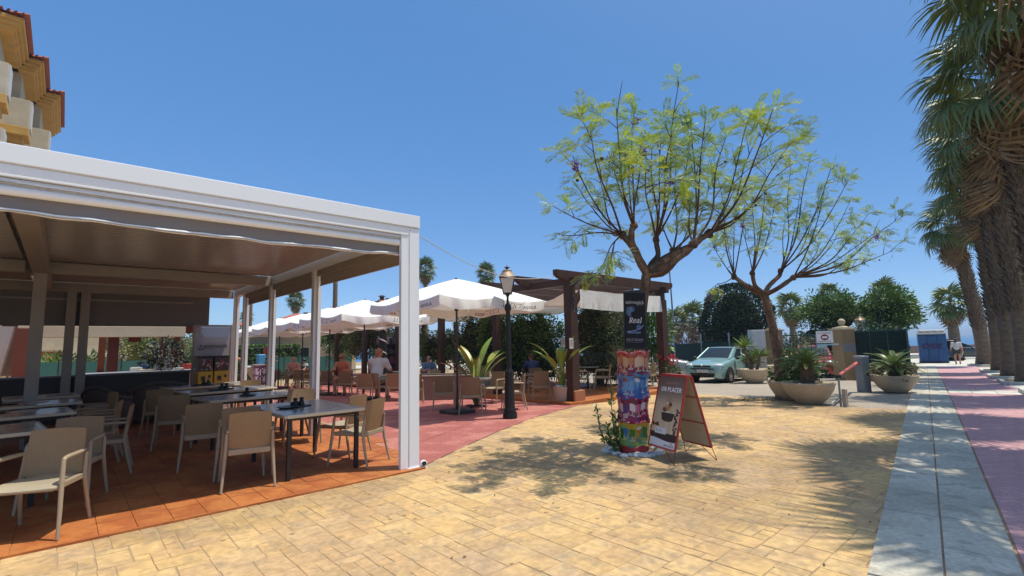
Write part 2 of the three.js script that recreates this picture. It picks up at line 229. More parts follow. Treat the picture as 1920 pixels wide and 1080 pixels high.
// plaza of stamped stones
const plazaPoly = [uw(13, -.08), uw(.1, -.08), ...redEdge, G(1088, 761), G(1150, 752), G(1212, 742), G(1258, 736), G(1300, 738), G(1460, 750), G(1560, 763), wk(9.5, .02), wk(-9, .02), V(-12, 0, 3.4)];
const plaza = sheet('plaza', plazaPoly, 0, mats.mortar);
const plazaWide = plazaPoly.map((p) => p.clone()); for (const k of [-2, -3]) plazaWide.at(k).addScaledVector(WR, .2); plazaWide[0].addScaledVector(EW, .1); plazaWide[1].addScaledVector(EW, .1);
const camDist = (p) => hypot(p.x, p.y - EYE, p.z);
const inView = (p, m = 1.08) => { const d = p.clone().sub(camera.position), z = d.dot(FX); return z > .2 && abs(d.dot(RX) / z) * FOCAL < 960 * m && abs(d.dot(UX) / z) * FOCAL < 540 * m; };
function slabGeo(c, a, b, y0, y1, inset, r, jit, tone) { // a paver: corners at c +- a +- b, chamfered, on the terrain
  const mb = new MB(), g = new THREE.BufferGeometry(), pos = [], cs = [[-1, -1], [1, -1], [1, 1], [-1, 1]];
  const la = a.length(), lb = b.length();
  const J = cs.map(() => [(r() - .5) * jit / la, (r() - .5) * jit / lb]), dy = (r() - .5) * .3 * (y1 - y0), ti = cs.map(() => (r() - .5) * .15 * (y1 - y0));
  const pt = (k, s, y) => { const p = c.clone().addScaledVector(a, cs[k][0] * s[0] + J[k][0]).addScaledVector(b, cs[k][1] * s[1] + J[k][1]); pos.push(p.x, gy(p.z) + y, p.z); };
  for (let k = 0; k < 4; k++) pt(k, [1, 1], y0); for (let k = 0; k < 4; k++) pt(k, [1 - inset / la, 1 - inset / lb], y1 + dy + ti[k]);
  const idx = [4, 6, 5, 4, 7, 6]; for (let k = 0; k < 4; k++) { const n = (k + 1) % 4; idx.push(k, k + 4, n, n, k + 4, n + 4); }
  g.setAttribute('position', new THREE.Float32BufferAttribute(pos, 3)); g.setIndex(idx);
  const ng = g.toNonIndexed(); ng.computeVertexNormals(); if (ng.attributes.normal.getY(0) < 0) { const q = []; for (let k = 0; k < idx.length; k += 3) q.push(idx[k], idx[k + 2], idx[k + 1]); g.setIndex(q); const n2 = g.toNonIndexed(); n2.computeVertexNormals(); return mb.add(n2, null, tone); }
  return mb.add(ng, null, tone);
}
function lay(pieces, parent, name, m) { // the nearest 300 in view as pieces of their own, the rest joined
  pieces.forEach((q) => { q.k = inView(q.c) ? camDist(q.c) : 1e3 + camDist(q.c); });
  pieces.sort((a, b) => a.k - b.k);
  const rest = new MB();
  pieces.forEach((q, k) => { const mb = q.make(); if (k < 300) mb.build(name, m, parent); else rest.add(mb.geo(), null, null, true); });
  if (pieces.length > 300) stuff(rest.build(name + '_field', m, parent));
}
{
  const r = rng(7), S = .108, U0 = -14, U1 = 13, W0 = -13, W1 = 8, nu = floor((U1 - U0) / S), nw = floor((W1 - W0) / S), grid = new Uint8Array(nu * nw), pcs = [];
  const sizes = [[3, 2], [2, 3], [2, 2], [2, 2], [3, 3], [2, 1], [1, 2], [1, 1], [3, 2], [2, 3]];
  for (let j = 0; j < nw; j++) for (let i = 0; i < nu; i++) {
    if (grid[j * nu + i]) continue;
    let a = 1, b = 1; const k0 = floor(r() * sizes.length);
    for (let q = 0; q < sizes.length; q++) { const [w, h] = sizes[(k0 + q) % sizes.length]; let ok = i + w <= nu && j + h <= nw; for (let y = 0; ok && y < h; y++) for (let x = 0; x < w; x++) if (grid[(j + y) * nu + i + x]) { ok = false; break; } if (ok) { a = w; b = h; break; } }
    for (let y = 0; y < b; y++) for (let x = 0; x < a; x++) grid[(j + y) * nu + i + x] = 1;
    const c = uw(U0 + (i + a / 2) * S, W0 + (j + b / 2) * S), t = .93 + .12 * r(), wv = r() - .5, tone = col(t, t * (1 + .05 * wv), t * (1 + .16 * wv));
    if (!inPoly(c, plazaWide)) continue;
    const sd = floor(r() * 1e9);
    pcs.push({ c, make: () => slabGeo(c, EU.clone().multiplyScalar(a * S / 2 - .0018), EW.clone().multiplyScalar(b * S / 2 - .0018), -.001, .005, .004, rng(sd), .014, tone) });
  }
  lay(pcs, plaza, 'paver', mats.plaza);
}
{ // concrete strip of slabs and the paved footway
  const strip = sheet('pavement', [wk(-10, -.01), wk(-10, .82), wk(36, .82), wk(36, -.01)], .002, mats.grout), r = rng(17), pcs = [];
  for (let row = 0; row < 2; row++) for (let s = -8; s < 36; s += .8) { const c = wk(s + .4 + row * .02, .205 + row * .4), t = .93 + .12 * r(), sd = floor(r() * 1e9); pcs.push({ c, make: () => slabGeo(c, WD.clone().multiplyScalar(.397), WR.clone().multiplyScalar(.196), .002, .018, .004, rng(sd), .004, col(t, t, t * .99)) }); }
  const mc = mats.conc.clone(); mc.vertexColors = true; lay(pcs, strip, 'slab', mc);
  const path = new MB(); sheetMB([wk(-10, .82), wk(-10, 2.7), wk(14.4, 2.35), wk(14.4, .82)], .010, path); sheetMB([wk(15.8, .82), wk(15.8, 2.38), wk(35.4, 2.6), wk(35.4, .82)], .010, path);
  struct(path.build('footpath', mats.purple));
  const band = struct(new MB().build('crossing_band', mats.paleconc)); // pale slabs that cross the footway
  const b2 = []; for (let o = .82; o < 2.3; o += .5) for (const s of [14.4, 15.1]) b2.push({ c: wk(s + .35, o + .25), make: () => slabGeo(wk(s + .35, o + .25), WD.clone().multiplyScalar(.346), WR.clone().multiplyScalar(.246), .0, .014, .004, r, .004, col(1, 1, 1)) });
  const mp = mats.paleconc.clone(); mp.vertexColors = true; lay(b2, band, 'slab', mp);
  // margin beside the palms: pale concrete with square planting pits
  sheet('verge', [wk(-10, 2.7), wk(-10, 9), wk(34, 9), wk(34, 2.55), wk(14.4, 2.33)], .006, mats.paleconc);
  sheet('esplanade', [wk(35.4, -14), wk(35.4, 14), V(70, 0, -44), V(70, 0, -60), V(-30, 0, -60), V(10, 0, -40)], -.002, mats.paleconc);
}
// ------------------------------------------------------------------ pavilion
const pavFloor = sheet('floor', [uw(-.1, -.08), uw(-.66, 2.95), uw(-.8, 6), uw(-.8, 14), uw(16, 14), uw(16, -.08)], .012, mats.grout);
{
  const r = rng(23), pcs = [], poly = [uw(-.12, -.085), uw(-.68, 2.95), uw(-.82, 6), uw(-.82, 14), uw(12, 14), uw(12, -.085)];
  for (let j = 0; j < 35; j++) for (let i = -4; i < 44; i++) { const c = uw(.02 + i * .27, .12 + j * .4), t = .9 + .16 * r(), sd = floor(r() * 1e9); if (inPoly(c, poly)) pcs.push({ c, make: () => slabGeo(c, EU.clone().multiplyScalar(.1340), EW.clone().multiplyScalar(.1988), .012, .022, .002, rng(sd), .002, col(t, t * (.96 + .06 * r()), t * .95)) }); }
  lay(pcs, pavFloor, 'tile', mats.tile);
  const e = struct(new MB().bar(uw(-.1, -.09, .010), uw(12, -.09, .010), .03, .03).build('kerb', mats.tile));
}
const pav = thing('pavilion', 'big white aluminium terrace pavilion with louvred roof and rolled up blinds', 'pavilion', uw(0, 0), yawU);
{
  const W = mats.white, I = mats.whiteIn, H0 = 3.0;
  const post = (u, w, m = W, h = H0, guide = true) => { const b = new MB(); b.rbox(u, h / 2 + .013, w + .08, .15, h - .026, .15, .006); if (guide) b.rbox(u + .135, h / 2 + .01, w + .045, .115, h - .02, .06, .005); b.rbox(u, .02, w + .08, .19, .012, .19, .003); return b.build('post', m, pav); };
  post(0, 0, W, 3.155); post(4.3, 0); post(8.4, 0);
  for (const w of [3.5, 6.1, 8.3, 9.25]) { const b = new MB(); b.rbox(0, H0 / 2, w, .13, H0, .13, .006); b.rbox(-.02, H0 / 2, w + .095, .06, H0, .05, .004); b.rbox(-.02, H0 / 2, w - .095, .06, H0, .05, .004); b.build('post', W, pav); }
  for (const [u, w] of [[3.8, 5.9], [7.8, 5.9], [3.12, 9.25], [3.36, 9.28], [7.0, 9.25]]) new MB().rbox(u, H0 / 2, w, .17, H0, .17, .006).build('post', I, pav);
  // front fascia in two bands with a shadow groove, and the trim below
  new MB().rbox(7.92, 3.2475, .075, 16.0, .165, .17, .006).build('fascia', W, pav);
  const f2 = new MB(); f2.rbox(8, 3.114, .082, 15.86, .075, .15, .004); f2.rbox(8, 3.062, .055, 15.82, .022, .10, .004); f2.rbox(7.95, 3.158, .09, 15.9, .02, .13, .002); f2.build('lower_fascia', W, pav);
  new MB().rbox(0, 3.165, 4.7, .15, .33, 9.1, .006).build('side_beam', W, pav);
 
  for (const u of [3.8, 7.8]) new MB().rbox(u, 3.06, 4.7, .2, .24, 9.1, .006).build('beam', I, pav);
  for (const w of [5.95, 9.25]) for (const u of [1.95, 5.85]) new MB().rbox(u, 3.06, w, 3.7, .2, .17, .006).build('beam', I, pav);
  // louvre blades of the roof
  const blade = new MB().add(new THREE.ExtrudeGeometry(new THREE.Shape([[-.1, 0], [-.085, -.012], [.08, -.012], [.098, -.004], [.1, .018], [-.09, .018]].map((p) => new THREE.Vector2(...p))), { depth: 3.66, bevelEnabled: false }), new THREE.Matrix4().makeRotationY(-PI / 2).multiply(new THREE.Matrix4().makeScale(1, 1, 1)).setPosition(1.83, 0, 0));
  const bg = blade.geo();
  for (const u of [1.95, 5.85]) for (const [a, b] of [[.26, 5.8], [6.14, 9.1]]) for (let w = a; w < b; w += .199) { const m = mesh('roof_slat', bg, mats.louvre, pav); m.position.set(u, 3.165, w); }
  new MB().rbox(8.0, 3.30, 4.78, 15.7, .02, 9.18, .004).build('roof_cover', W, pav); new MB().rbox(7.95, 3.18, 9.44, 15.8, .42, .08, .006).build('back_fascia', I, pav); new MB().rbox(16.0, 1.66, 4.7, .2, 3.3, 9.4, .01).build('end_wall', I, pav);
  // front blind: box gap, roller, hanging end of the fabric with a scalloped hem
  for (const [a, b] of [[.2, 4.2], [4.4, 8.3]]) {
    const r = rng(31 + a * 10), n = 120, tb = new MB(); tb.cyl(V(a, 2.948, .075), V(b, 2.948, .075), .044, .044, 20); tb.build('blind_roller', mats.white, pav);
    const up = [], dn = [], mid = []; for (let k = 0; k <= n; k++) { const x = lerp(a, b, k / n), w1 = .012 * sin(x * 5.1) + .008 * sin(x * 13 + 1), sag = .03 * sin(PI * k / n); up.push(V(x, 3.045, .045)); mid.push(V(x, 3.01 - .018 * sin(PI * k / n), .012 + .004 * sin(x * 3))); dn.push(V(x, 2.985, .05)); }
    new MB().add(gridGeo([up, mid, dn])).build('blind_fabric', std({ color: col(.74, .74, .73), roughness: .9, side: THREE.DoubleSide, bumpMap: T.cloth, bumpScale: .02 }), pav);
    const hem = []; const rows = [[], [], []]; for (let k = 0; k <= n; k++) { const x = lerp(a, b, k / n), q = k / n, w1 = .004 * sin(x * 6.3) + .003 * sin(x * 15 + 2) + .014 * (fbm(x / 8, .3, 24, 3, 4) - .5), y = 2.795 - .03 * sin(PI * q) + w1; rows[0].push(V(x, 2.93, .10)); rows[1].push(V(x, 2.87, .088 + .006 * sin(x * 9))); rows[2].push(V(x, y, .075 + .010 * sin(x * 11))); hem.push(V(x, y - .008, .075 + .010 * sin(x * 11))); }
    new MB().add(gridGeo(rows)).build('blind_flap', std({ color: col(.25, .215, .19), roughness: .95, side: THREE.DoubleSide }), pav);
    new MB().tube(hem, hem.map((p, k) => .013 + .007 * fbm(k / 121, .7, 20, 2, 8) + .003 * r()), 8).build('blind_hem', mats.fabric, pav);
  }
  // blinds of the side openings, rolled to a short drop
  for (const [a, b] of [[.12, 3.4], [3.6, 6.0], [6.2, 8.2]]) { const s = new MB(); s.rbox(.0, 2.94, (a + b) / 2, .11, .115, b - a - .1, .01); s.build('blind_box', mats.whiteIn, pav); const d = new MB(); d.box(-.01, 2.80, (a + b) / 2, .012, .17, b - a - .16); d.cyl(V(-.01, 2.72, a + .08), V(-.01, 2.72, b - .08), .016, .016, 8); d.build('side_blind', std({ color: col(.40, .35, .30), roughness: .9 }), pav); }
  // back blinds, dark screen fabric in three widths, with their head rails
  for (const [a, b] of [[.62, 1.765], [1.755, 3.2], [3.19, 5.2], [5.19, 7.0], [6.99, 8.8]]) { const s = new MB(); s.box((a + b) / 2, 2.59, 9.36 + (a * 7 % 2 > 1 ? .013 : 0), b - a, .74, .012); s.rbox((a + b) / 2, 2.215, 9.36, b - a, .035, .03, .006); s.build('back_blind', mats.screen, pav); }
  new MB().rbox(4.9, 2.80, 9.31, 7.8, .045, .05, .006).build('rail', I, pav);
  // small swivel lamp at the foot of the corner post
}
{
  const t = thing('floor_spotlight', 'small white swivel spotlight at the foot of the white corner post', 'spotlight', uw(-.12, -.02));
  const b = new MB(); b.add(new THREE.SphereGeometry(.045, 16, 12), M4(V(0, .055, 0))); b.rbox(0, .012, 0, .07, .024, .07, .004); b.build('housing', mats.white, t);
  const d = V(.4, .25, .9).normalize(); new MB().cyl(V(0, .055, 0).addScaledVector(d, .03), V(0, .055, 0).addScaledVector(d, .055), .03, .028, 14).build('lens', mats.black, t);
}
// low wall with a dark ledge across the back of the pavilion
{
  const t = thing('low_wall', 'low dark wall with a grey ledge across the back of the pavilion', 'wall', uw(1, 9.4), yawU);
  new MB().box(4.5, .52, .02, 9, 1.04, .12).build('wall_body', mats.dark, t); new MB().rbox(4.5, 1.065, .02, 9.1, .045, .36, .01).build('ledge', plain(.17, .16, .16, .4), t);
}
// glass door with the lettering, and the machines that stand behind it
{
  const t = thing('glass_door', 'open glass door lettered MARINASOL at the back of the pavilion', 'door', uw(.12, 9.12), yawU);
  const f = new MB(); for (const x of [0, .86]) f.rbox(x, 1.12, 0, .05, 2.2, .045, .006); for (const y of [.05, 2.21]) f.rbox(.43, y, 0, .81, .05, .043, .006); f.build('door_frame', mats.whiteIn, t);
  new MB().box(.43, 1.13, 0, .8, 2.1, .008).build('pane', new THREE.MeshPhysicalMaterial({ color: col(.60, .58, .62), roughness: .22, transmission: .6, thickness: 0 }), t);
  const tx = canvasTex(512, 200, (c, w, h) => { c.clearRect(0, 0, w, h); c.fillStyle = '#020204'; c.strokeStyle = '#020204'; c.lineWidth = 7; c.font = 'bold 82px serif'; c.fillText('MARINASOL', 112, 104, 390); c.beginPath(); c.ellipse(58, 92, 42, 40, 0, 0, 7); c.stroke(); c.lineWidth = 9; c.beginPath(); c.moveTo(38, 116); c.lineTo(64, 60); c.lineTo(76, 112); c.stroke(); c.lineWidth = 6; c.beginPath(); c.moveTo(20, 130); c.quadraticCurveTo(80, 108, 150, 128); c.stroke(); c.font = '22px sans-serif'; c.fillText('restaurante', 200, 138); });
  const g = new THREE.PlaneGeometry(.72, .28); const l = new MB().add(g, M4(V(.43, 1.64, -.009), PI), null, true); l.build('lettering', std({ map: tx, transparent: true, alphaTest: .4, roughness: .5 }), t);
  new MB().cyl(V(.10, .95, -.03), V(.10, 1.35, -.03), .012, .012, 8).build('handle', mats.alu, t);
  const v = thing('capsule_machine', 'pair of yellow capsule toy machines behind the lettered glass door', 'vending machine', uw(.60, 8.80), yawU);
  for (const x of [-.2, .2]) {
    const b = new MB(); b.rbox(x, .93, 0, .37, .42, .36, .02); b.build('machine_body', mats.yellow, v);
    new MB().rbox(x, 1.33, 0, .37, .37, .34, .02).build('capsule_box', plain(.07, .03, .025, .3), v);
    const r = rng(5 + x * 10), cb = new MB(); for (let k = 0; k < 26; k++) cb.add(new THREE.SphereGeometry(.032, 8, 6), M4(V(x + (r() - .5) * .3, 1.18 + r() * .26, -.165 - r() * .012)), col(...[[.4, .08, .05], [.5, .3, .2], [.1, .1, .3], [.45, .4, .3]][floor(r() * 4)])); stuff(cb.build('capsules', std({ vertexColors: true, roughness: .3 }), v));
    const p = new MB(); p.rbox(x + .05, .95, -.185, .1, .12, .02, .01); p.rbox(x - .1, 1.0, -.185, .06, .08, .02, .01); p.build('coin_panel', mats.dark, v);
    new MB().rbox(x, .36, 0, .1, .72, .1, .01).build('stand', mats.iron, v);
  }
  new MB().rbox(0, .015, 0, .75, .03, .4, .01).build('base', mats.iron, v); new MB().rbox(0, 1.53, 0, .82, .03, .38, .01).build('lid', mats.dark, v); v.scale.set(.88, .93, .9);
}
// ------------------------------------------------------------------ furniture: chairs, tables
function makeChair(label) {
  const t = thing('terrace_chair', label, 'chair');
  const back = []; for (let j = 0; j <= 8; j++) { const q = j / 8, row = []; for (let i = 0; i <= 8; i++) { const x = (i / 8 - .5); row.push(V(x * (.45 - .03 * q), .45 + .40 * q + (j === 8 ? -.012 * (2 * x) ** 2 : 0) + (j === 0 ? .02 * (2 * x) ** 2 - .02 : 0), -.205 - .085 * q - .035 * (1 - (2 * x) ** 2) + .02 * q * q)); } back.push(row); }
  const solid = (rows, th, dir) => { const mb = new MB(); mb.add(gridGeo(rows)); const off = rows.map((r) => r.map((p) => p.clone().addScaledVector(dir, th))); mb.add(gridGeo(off.map((r) => r.slice().reverse()))); const ring = (R) => [...R[0], ...R.slice(1, -1).map((r) => r.at(-1)), ...R.at(-1).slice().reverse(), ...R.slice(1, -1).reverse().map((r) => r[0]), R[0][0]]; mb.add(gridGeo([ring(rows), ring(off)])); return mb; };
  solid(back, .014, V(0, 0, -1)).build('backrest', CHAIRMAT[0], t);
  const seat = []; for (let j = 0; j <= 8; j++) { const q = j / 8, row = []; for (let i = 0; i <= 8; i++) { const x = i / 8 - .5; row.push(V(x * (.46 + .02 * q), .448 - .014 * (1 - (2 * x) ** 2) * (1 - q * .5) - .028 * max(0, q - .75) * 4 * max(0, q - .75) * 4 - .012 * (1 - q), -.20 + .44 * q)); } seat.push(row); }
  solid(seat, .012, V(0, -1, 0)).build('seat', CHAIRMAT[2], t);
  const fr = new MB(); for (const s of [-1, 1]) fr.bar(V(s * .225, .415, -.235), V(s * .225, .412, .2), .032, .05, .008); fr.bar(V(-.21, .41, -.245), V(.21, .41, -.245), .03, .062, .008); fr.bar(V(-.21, .405, .19), V(.21, .405, .19), .03, .045, .008); fr.build('seat_frame', CHAIRMAT[1], t);
  for (const s of [-1, 1]) {
    new MB().tube([V(s * .265, 0, -.33), V(s * .25, .22, -.275), V(s * .236, .44, -.235), V(s * .232, .62, -.262)], [.0135, .018, .021, .016], 8).build('leg', CHAIRMAT[1], t);
    new MB().tube([V(s * .285, 0, .262), V(s * .274, .22, .232), V(s * .262, .42, .208), V(s * .256, .615, .19), V(s * .254, .638, .176)], [.0135, .018, .020, .018, .017], 8).build('leg', CHAIRMAT[1], t);
    new MB().tube([V(s * .255, .630, .188), V(s * .256, .647, .165), V(s * .256, .650, .10), V(s * .248, .648, -.08), V(s * .236, .645, -.20), V(s * .222, .64, -.262)], [.017, .019, .021, .020, .018, .014], 8).build('armrest', CHAIRMAT[1], t);
  }
  return t;
}
let CHAIRMAT = [mats.chair, mats.chairframe, mats.chairpale];
let chair0 = null;
function chair(p, dir, label, group) { const ry = yawTo(dir); if (!chair0) { chair0 = makeChair(label); chair0.position.copy(p); chair0.rotation.y = ry; if (group) chair0.userData.group = group; return chair0; } return dup(chair0, label, p, ry, group); }
const PU = (u, w) => uw(u, w, .026);
const GC = 'armchairs at the pavilion tables';
// right-hand row of tables in the pavilion
chair(PU(3.54, .40), uwDir(.41, -.91), 'pale armchair nearest the camera, its seat and one leg in sunlight', GC);
chair(PU(1.76, .78), uwDir(-.2, .95), 'tan armchair standing at the sunlit tile edge, its back to the camera', GC);
chair(PU(1.69, 1.40), uwDir(-.25, .95), 'tan armchair in shade just behind the one at the sunlit edge', GC);
chair(PU(1.94, 2.28), uwDir(-.2, .95), 'shaded armchair, third back along the left side of the salt mill tables', GC);
chair(PU(2.0, 4.2), uwDir(-.25, .95), 'shaded armchair, fourth back along the left side of the salt mill tables', GC);
chair(PU(1.97, 5.9), uwDir(-.3, .9), 'dark armchair, farthest back along the left side of the salt mill tables', GC);
chair(PU(.40, .80), uwDir(.5, .85), 'tan armchair tucked into the sunny right corner of the nearest table', GC);
chair(PU(.30, 1.55), uwDir(.5, .85), 'tan armchair behind the first at the right side of the nearest table', GC);
chair(PU(.40, 2.95), uwDir(.25, -.95), 'wide-backed armchair between the nearest table and the second one', GC);
chair(PU(.25, 4.0), uwDir(.9, .3), 'reddish brown armchair at the right of the second table', GC);
chair(PU(.30, 4.7), uwDir(.9, .3), 'brown armchair at the right, between second and third table', GC);
chair(PU(.25, 6.7), uwDir(.3, -.95), 'dark armchair behind the third table near the glass door', GC);
// left-hand row
chair(PU(3.35, 1.35), uwDir(.35, -.93), 'grey-backed armchair just behind the pale one nearest the camera', GC);
chair(PU(3.0, 2.75), uwDir(.95, .1), 'shaded armchair seen from its side beside the aisle on the left', GC);
chair(PU(3.05, 3.7), uwDir(.95, .15), 'shaded armchair, second along the aisle beside the left tables', GC);
chair(PU(3.05, 4.65), uwDir(.95, -.1), 'dark armchair, third along the aisle beside the left tables', GC);
chair(PU(3.0, 5.6), uwDir(.9, -.2), 'dark armchair at the far end of the left row of tables', GC);

function makeTable(label) {
  const t = thing('dining_table', label, 'table');
  new MB().rbox(0, .742, 0, .98, .034, 1.58, .012).build('tabletop', mats.marble, t);
  const e = new MB(); for (const s of [-1, 1]) { e.rbox(s * .492, .742, 0, .022, .040, 1.60, .009); e.rbox(0, .742, s * .792, .962, .040, .022, .009); } e.build('rim', mats.tablerim, t);
  const a = new MB(); for (const s of [-1, 1]) { a.box(s * .40, .705, 0, .03, .04, 1.36); a.box(0, .705, s * .70, .78, .04, .03); } a.build('apron', mats.black, t);
  for (const x of [-.42, .42]) for (const z of [-.71, .71]) new MB().rbox(x, .363, z, .05, .725, .05, .006).build('leg', mats.black, t);
  return t;
}
const table0 = makeTable('marble-topped table nearest the camera with the rim in sunlight');
table0.position.copy(PU(.96, 1.26)); table0.rotation.y = yawU; table0.userData.group = 'marble tables in the pavilion';
const tables = [[.96, 1.26]];
for (const [u, w, l] of [[.95, 3.85, 'second marble table back from the sunlit one'], [.92, 5.75, 'third marble table back from the sunlit one'], [.95, 7.6, 'fourth marble table, beside the lettered glass door'], [4.35, 1.85, 'marble table at the left edge whose corner catches the sun'], [4.1, 3.75, 'second marble table of the left row, in deep shade'], [4.0, 5.5, 'third marble table of the left row, with a menu card'], [4.0, 7.25, 'farthest marble table of the left row, by the dark wall']]) { dup(table0, l, PU(u, w), yawU); tables.push([u, w]); }
function makeCaddy(label) {
  const t = thing('condiment_caddy', label, 'caddy');
  const d = new MB(); d.rbox(0, .008, 0, .30, .014, .17, .006); d.add(new THREE.CylinderGeometry(.15, .10, .02, 24), M4(V(.17, .011, .0))); d.build('tray', mats.black, t);
  for (const x of [-.05, .055]) { new MB().lathe([[.036, 0], [.038, .03], [.026, .06], [.022, .075], [.03, .09], [.03, .10], [0, .112]], V(x, .015, 0), 14).build('mill', mats.black, t); }
  new MB().rbox(0, .035, .045, .17, .06, .035, .006).build('sachet_box', mats.dark, t);
  new MB().cyl(V(0, .02, .02), V(.012, .17, .02), .004, .004, 6).build('menu_stick', mats.alu, t);
  return t;
}
const caddy0 = makeCaddy('black tray with two mills on the nearest marble table');
const onTable = (k, du, dw) => uw(tables[k][0] + du, tables[k][1] + dw, .026 + .760);
caddy0.position.copy(onTable(0, .05, .08)); caddy0.rotation.y = yawU + .4; caddy0.userData.group = 'condiment trays on the pavilion tables';
[[1, .05, .1, 'black tray with two mills on the second marble table'], [2, .05, 0, 'black tray with two mills on the third marble table'], [3, .0, .0, 'black tray with two mills on the table by the glass door'], [4, .05, .35, 'black tray with two mills on the table at the left edge'], [5, .15, .3, 'black tray with mills on the second table of the left row'], [6, .2, .2, 'black tray with mills on the third table of the left row']].forEach(([k, a, b, l], i) => dup(caddy0, l, onTable(k, a, b), yawU + .3 + i));
for (const [k, a, b, l] of [[6, -.3, .1, 'white menu card lying on the third table of the left row'], [5, -.32, .35, 'white menu card on the second table of the left row'], [7, -.25, -.1, 'white menu card on the farthest table of the left row']]) { const t = new MB().rbox(0, .004, 0, .2, .008, .28, .002).build('menu_card', plain(.75, .70, .58, .5)); t.position.copy(onTable(k, a, b)); t.rotation.y = yawU + a; tag(t, l, 'menu', 'menu cards'); }
// wicker lounge seats at the back
function wicker(name, label, cat, u, w, dir, W, cushMat) {
  const t = thing(name, label, cat, PU(u, w), yawTo(dir)); const rows = [];
  for (let j = 0; j <= 6; j++) { const q = j / 6, row = []; for (let i = 0; i <= 20; i++) { const a = lerp(-.05, PI + .05, i / 20), k = 1 + .06 * sin(q * PI); row.push(V(-cos(a) * (W / 2) * k, .05 + q * (.55 + .25 * sin(a) ** 2), -(max(0, sin(a)) ** .6) * .42 * k + .18)); } rows.push(row); }
  const m = new MB().add(gridGeo(rows)).add(gridGeo(rows.map((r) => r.map((p) => V(p.x * .88, p.y, p.z * .84 + .02)).reverse()))); m.tube(rows[6], .045, 8); m.build('shell', mats.wicker, t);
  new MB().rbox(0, .2, .1, W * .86, .34, .5, .03).build('seat_base', mats.wicker, t); new MB().rbox(0, .42, .13, W * .84, .12, .5, .05).build('cushion', cushMat, t); new MB().rbox(0, .62, -.14, W * .7, .32, .12, .05).build('back_cushion', cushMat, t);
}
wicker('wicker_sofa', 'dark wicker sofa with rounded back near the glass door', 'sofa', 1.75, 8.2, uwDir(.1, 1), 1.5, mats.dark);
wicker('wicker_armchair', 'wicker tub armchair with light cushion beside the dark sofa', 'armchair', 2.75, 7.6, uwDir(-.6, .6), .85, mats.cushion);

// ------------------------------------------------------------------ terrace tables, chairs
function makeRound(label) {
  const t = thing('round_table', label, 'table');
  const b = new MB(); b.lathe([[0, .715], [.36, .715], [.40, .722], [.405, .735], [.39, .742], [0, .744]], V(0, 0, 0), 32); b.build('tabletop', mats.alu, t);
  new MB().cyl(V(0, .02, 0), V(0, .715, 0), .04, .035, 14).build('column', mats.black, t);
  for (let k = 0; k < 4; k++) { const a = k * PI / 2 + .5; new MB().bar(V(cos(a) * .03, .05, sin(a) * .03), V(cos(a) * .30, .02, sin(a) * .30), .05, .035, .008).build('foot', mats.black, t); }
  return t;
}
const GT = 'round metal tables on the red terrace';
let round0 = null;
function roundT(px, py, h, label) { const p = G(px, py, h ?? .744); p.y = gy(p.z) + .006; if (!round0) { round0 = makeRound(label); round0.position.copy(p); round0.userData.group = GT; } else dup(round0, label, p, px); return p; }
const TT = {
  a: roundT(893, 709, null, 'round metal table beside the old street lamp, nearest on the terrace'), b: roundT(826, 702, null, 'round metal table right of the white corner post'),
  c: roundT(660, 693, null, 'round metal table where a person in an orange top sits'), d: roundT(755, 696, null, 'round metal table in front of the man in the white shirt'),
  e: roundT(640, 686, null, 'round metal table at the far side with two seated guests'), f: roundT(955, 688, null, 'round metal table where the person in blue sits'),
};
const flat = (p) => V(p.x, gy(p.z) + .006, p.z);
const GT2 = 'armchairs on the red terrace';
const tc = (px, py, dir, label) => { const p = G(px, py); p.y += .006; return chair(p, dir, label, GT2); };
const away = V(-.15, 0, -1), L = V(-1, 0, -.1), R = V(1, 0, -.1), toward = V(.1, 0, 1);
tc(886, 776, V(.05, 0, -1), 'brown armchair with its back to us left of the street lamp');
tc(833, 768, V(-.1, 0, -1), 'brown armchair with its back to us next to the blue parasol pole');
tc(962, 768, V(-.95, 0, .1), 'pale armchair seen from the side behind the street lamp');
tc(925, 756, V(-.5, 0, .8), 'pale armchair facing us at the table beside the lamp');
tc(690, 752, V(.1, 0, -1), 'brown armchair with its back to us left of the man in white');
tc(742, 752, V(-.05, 0, -1), 'brown armchair with its back to us next to the white corner post');
tc(652, 742, V(.1, 0, -1), 'brown armchair in front of the person in the orange top');
tc(565, 730, V(.1, 0, -1), 'brown armchair between the inner pavilion posts, back to us');
tc(548, 727, V(.9, 0, -.3), 'brown armchair seen sideways between the inner pavilion posts');
tc(585, 728, V(.2, 0, -1), 'brown armchair partly behind the middle pavilion post');
tc(1012, 752, V(-.2, 0, -1), 'brown armchair with its back to us left of the strelitzia pot');
tc(1000, 741, V(-.9, 0, -.2), 'brown armchair in shade behind the one by the strelitzia pot');
tc(815, 745, V(.2, 0, .95), 'brown armchair facing us behind the table by the corner post');
tc(1060, 742, V(-.9, 0, -.3), 'brown armchair in shade at the left of the timber post');
tc(775, 758, V(-.3, 0, -1), 'brown armchair just right of the corner post, turned a little left');
tc(850, 742, V(-.7, 0, .6), 'brown armchair turned sideways under the nearest parasol');
tc(942, 742, V(.6, 0, -.7), 'brown armchair in shade just left of the street lamp, farther back');
tc(905, 736, V(.1, 0, 1), 'brown armchair facing us behind the table by the street lamp');
tc(614, 738, V(-.2, 0, -1), 'brown armchair right of the middle pavilion post, back to us');
tc(520, 728, V(-.1, 0, -1), 'brown armchair left of the group behind the third pavilion post');
tc(600, 722, V(-.8, 0, .3), 'brown armchair seen sideways beyond the middle pavilion post');
tc(725, 735, V(.9, 0, .2), 'brown armchair sideways right of the man in the white shirt');
const GD = 'tall-looking tables and armchairs on the tiled pergola deck';
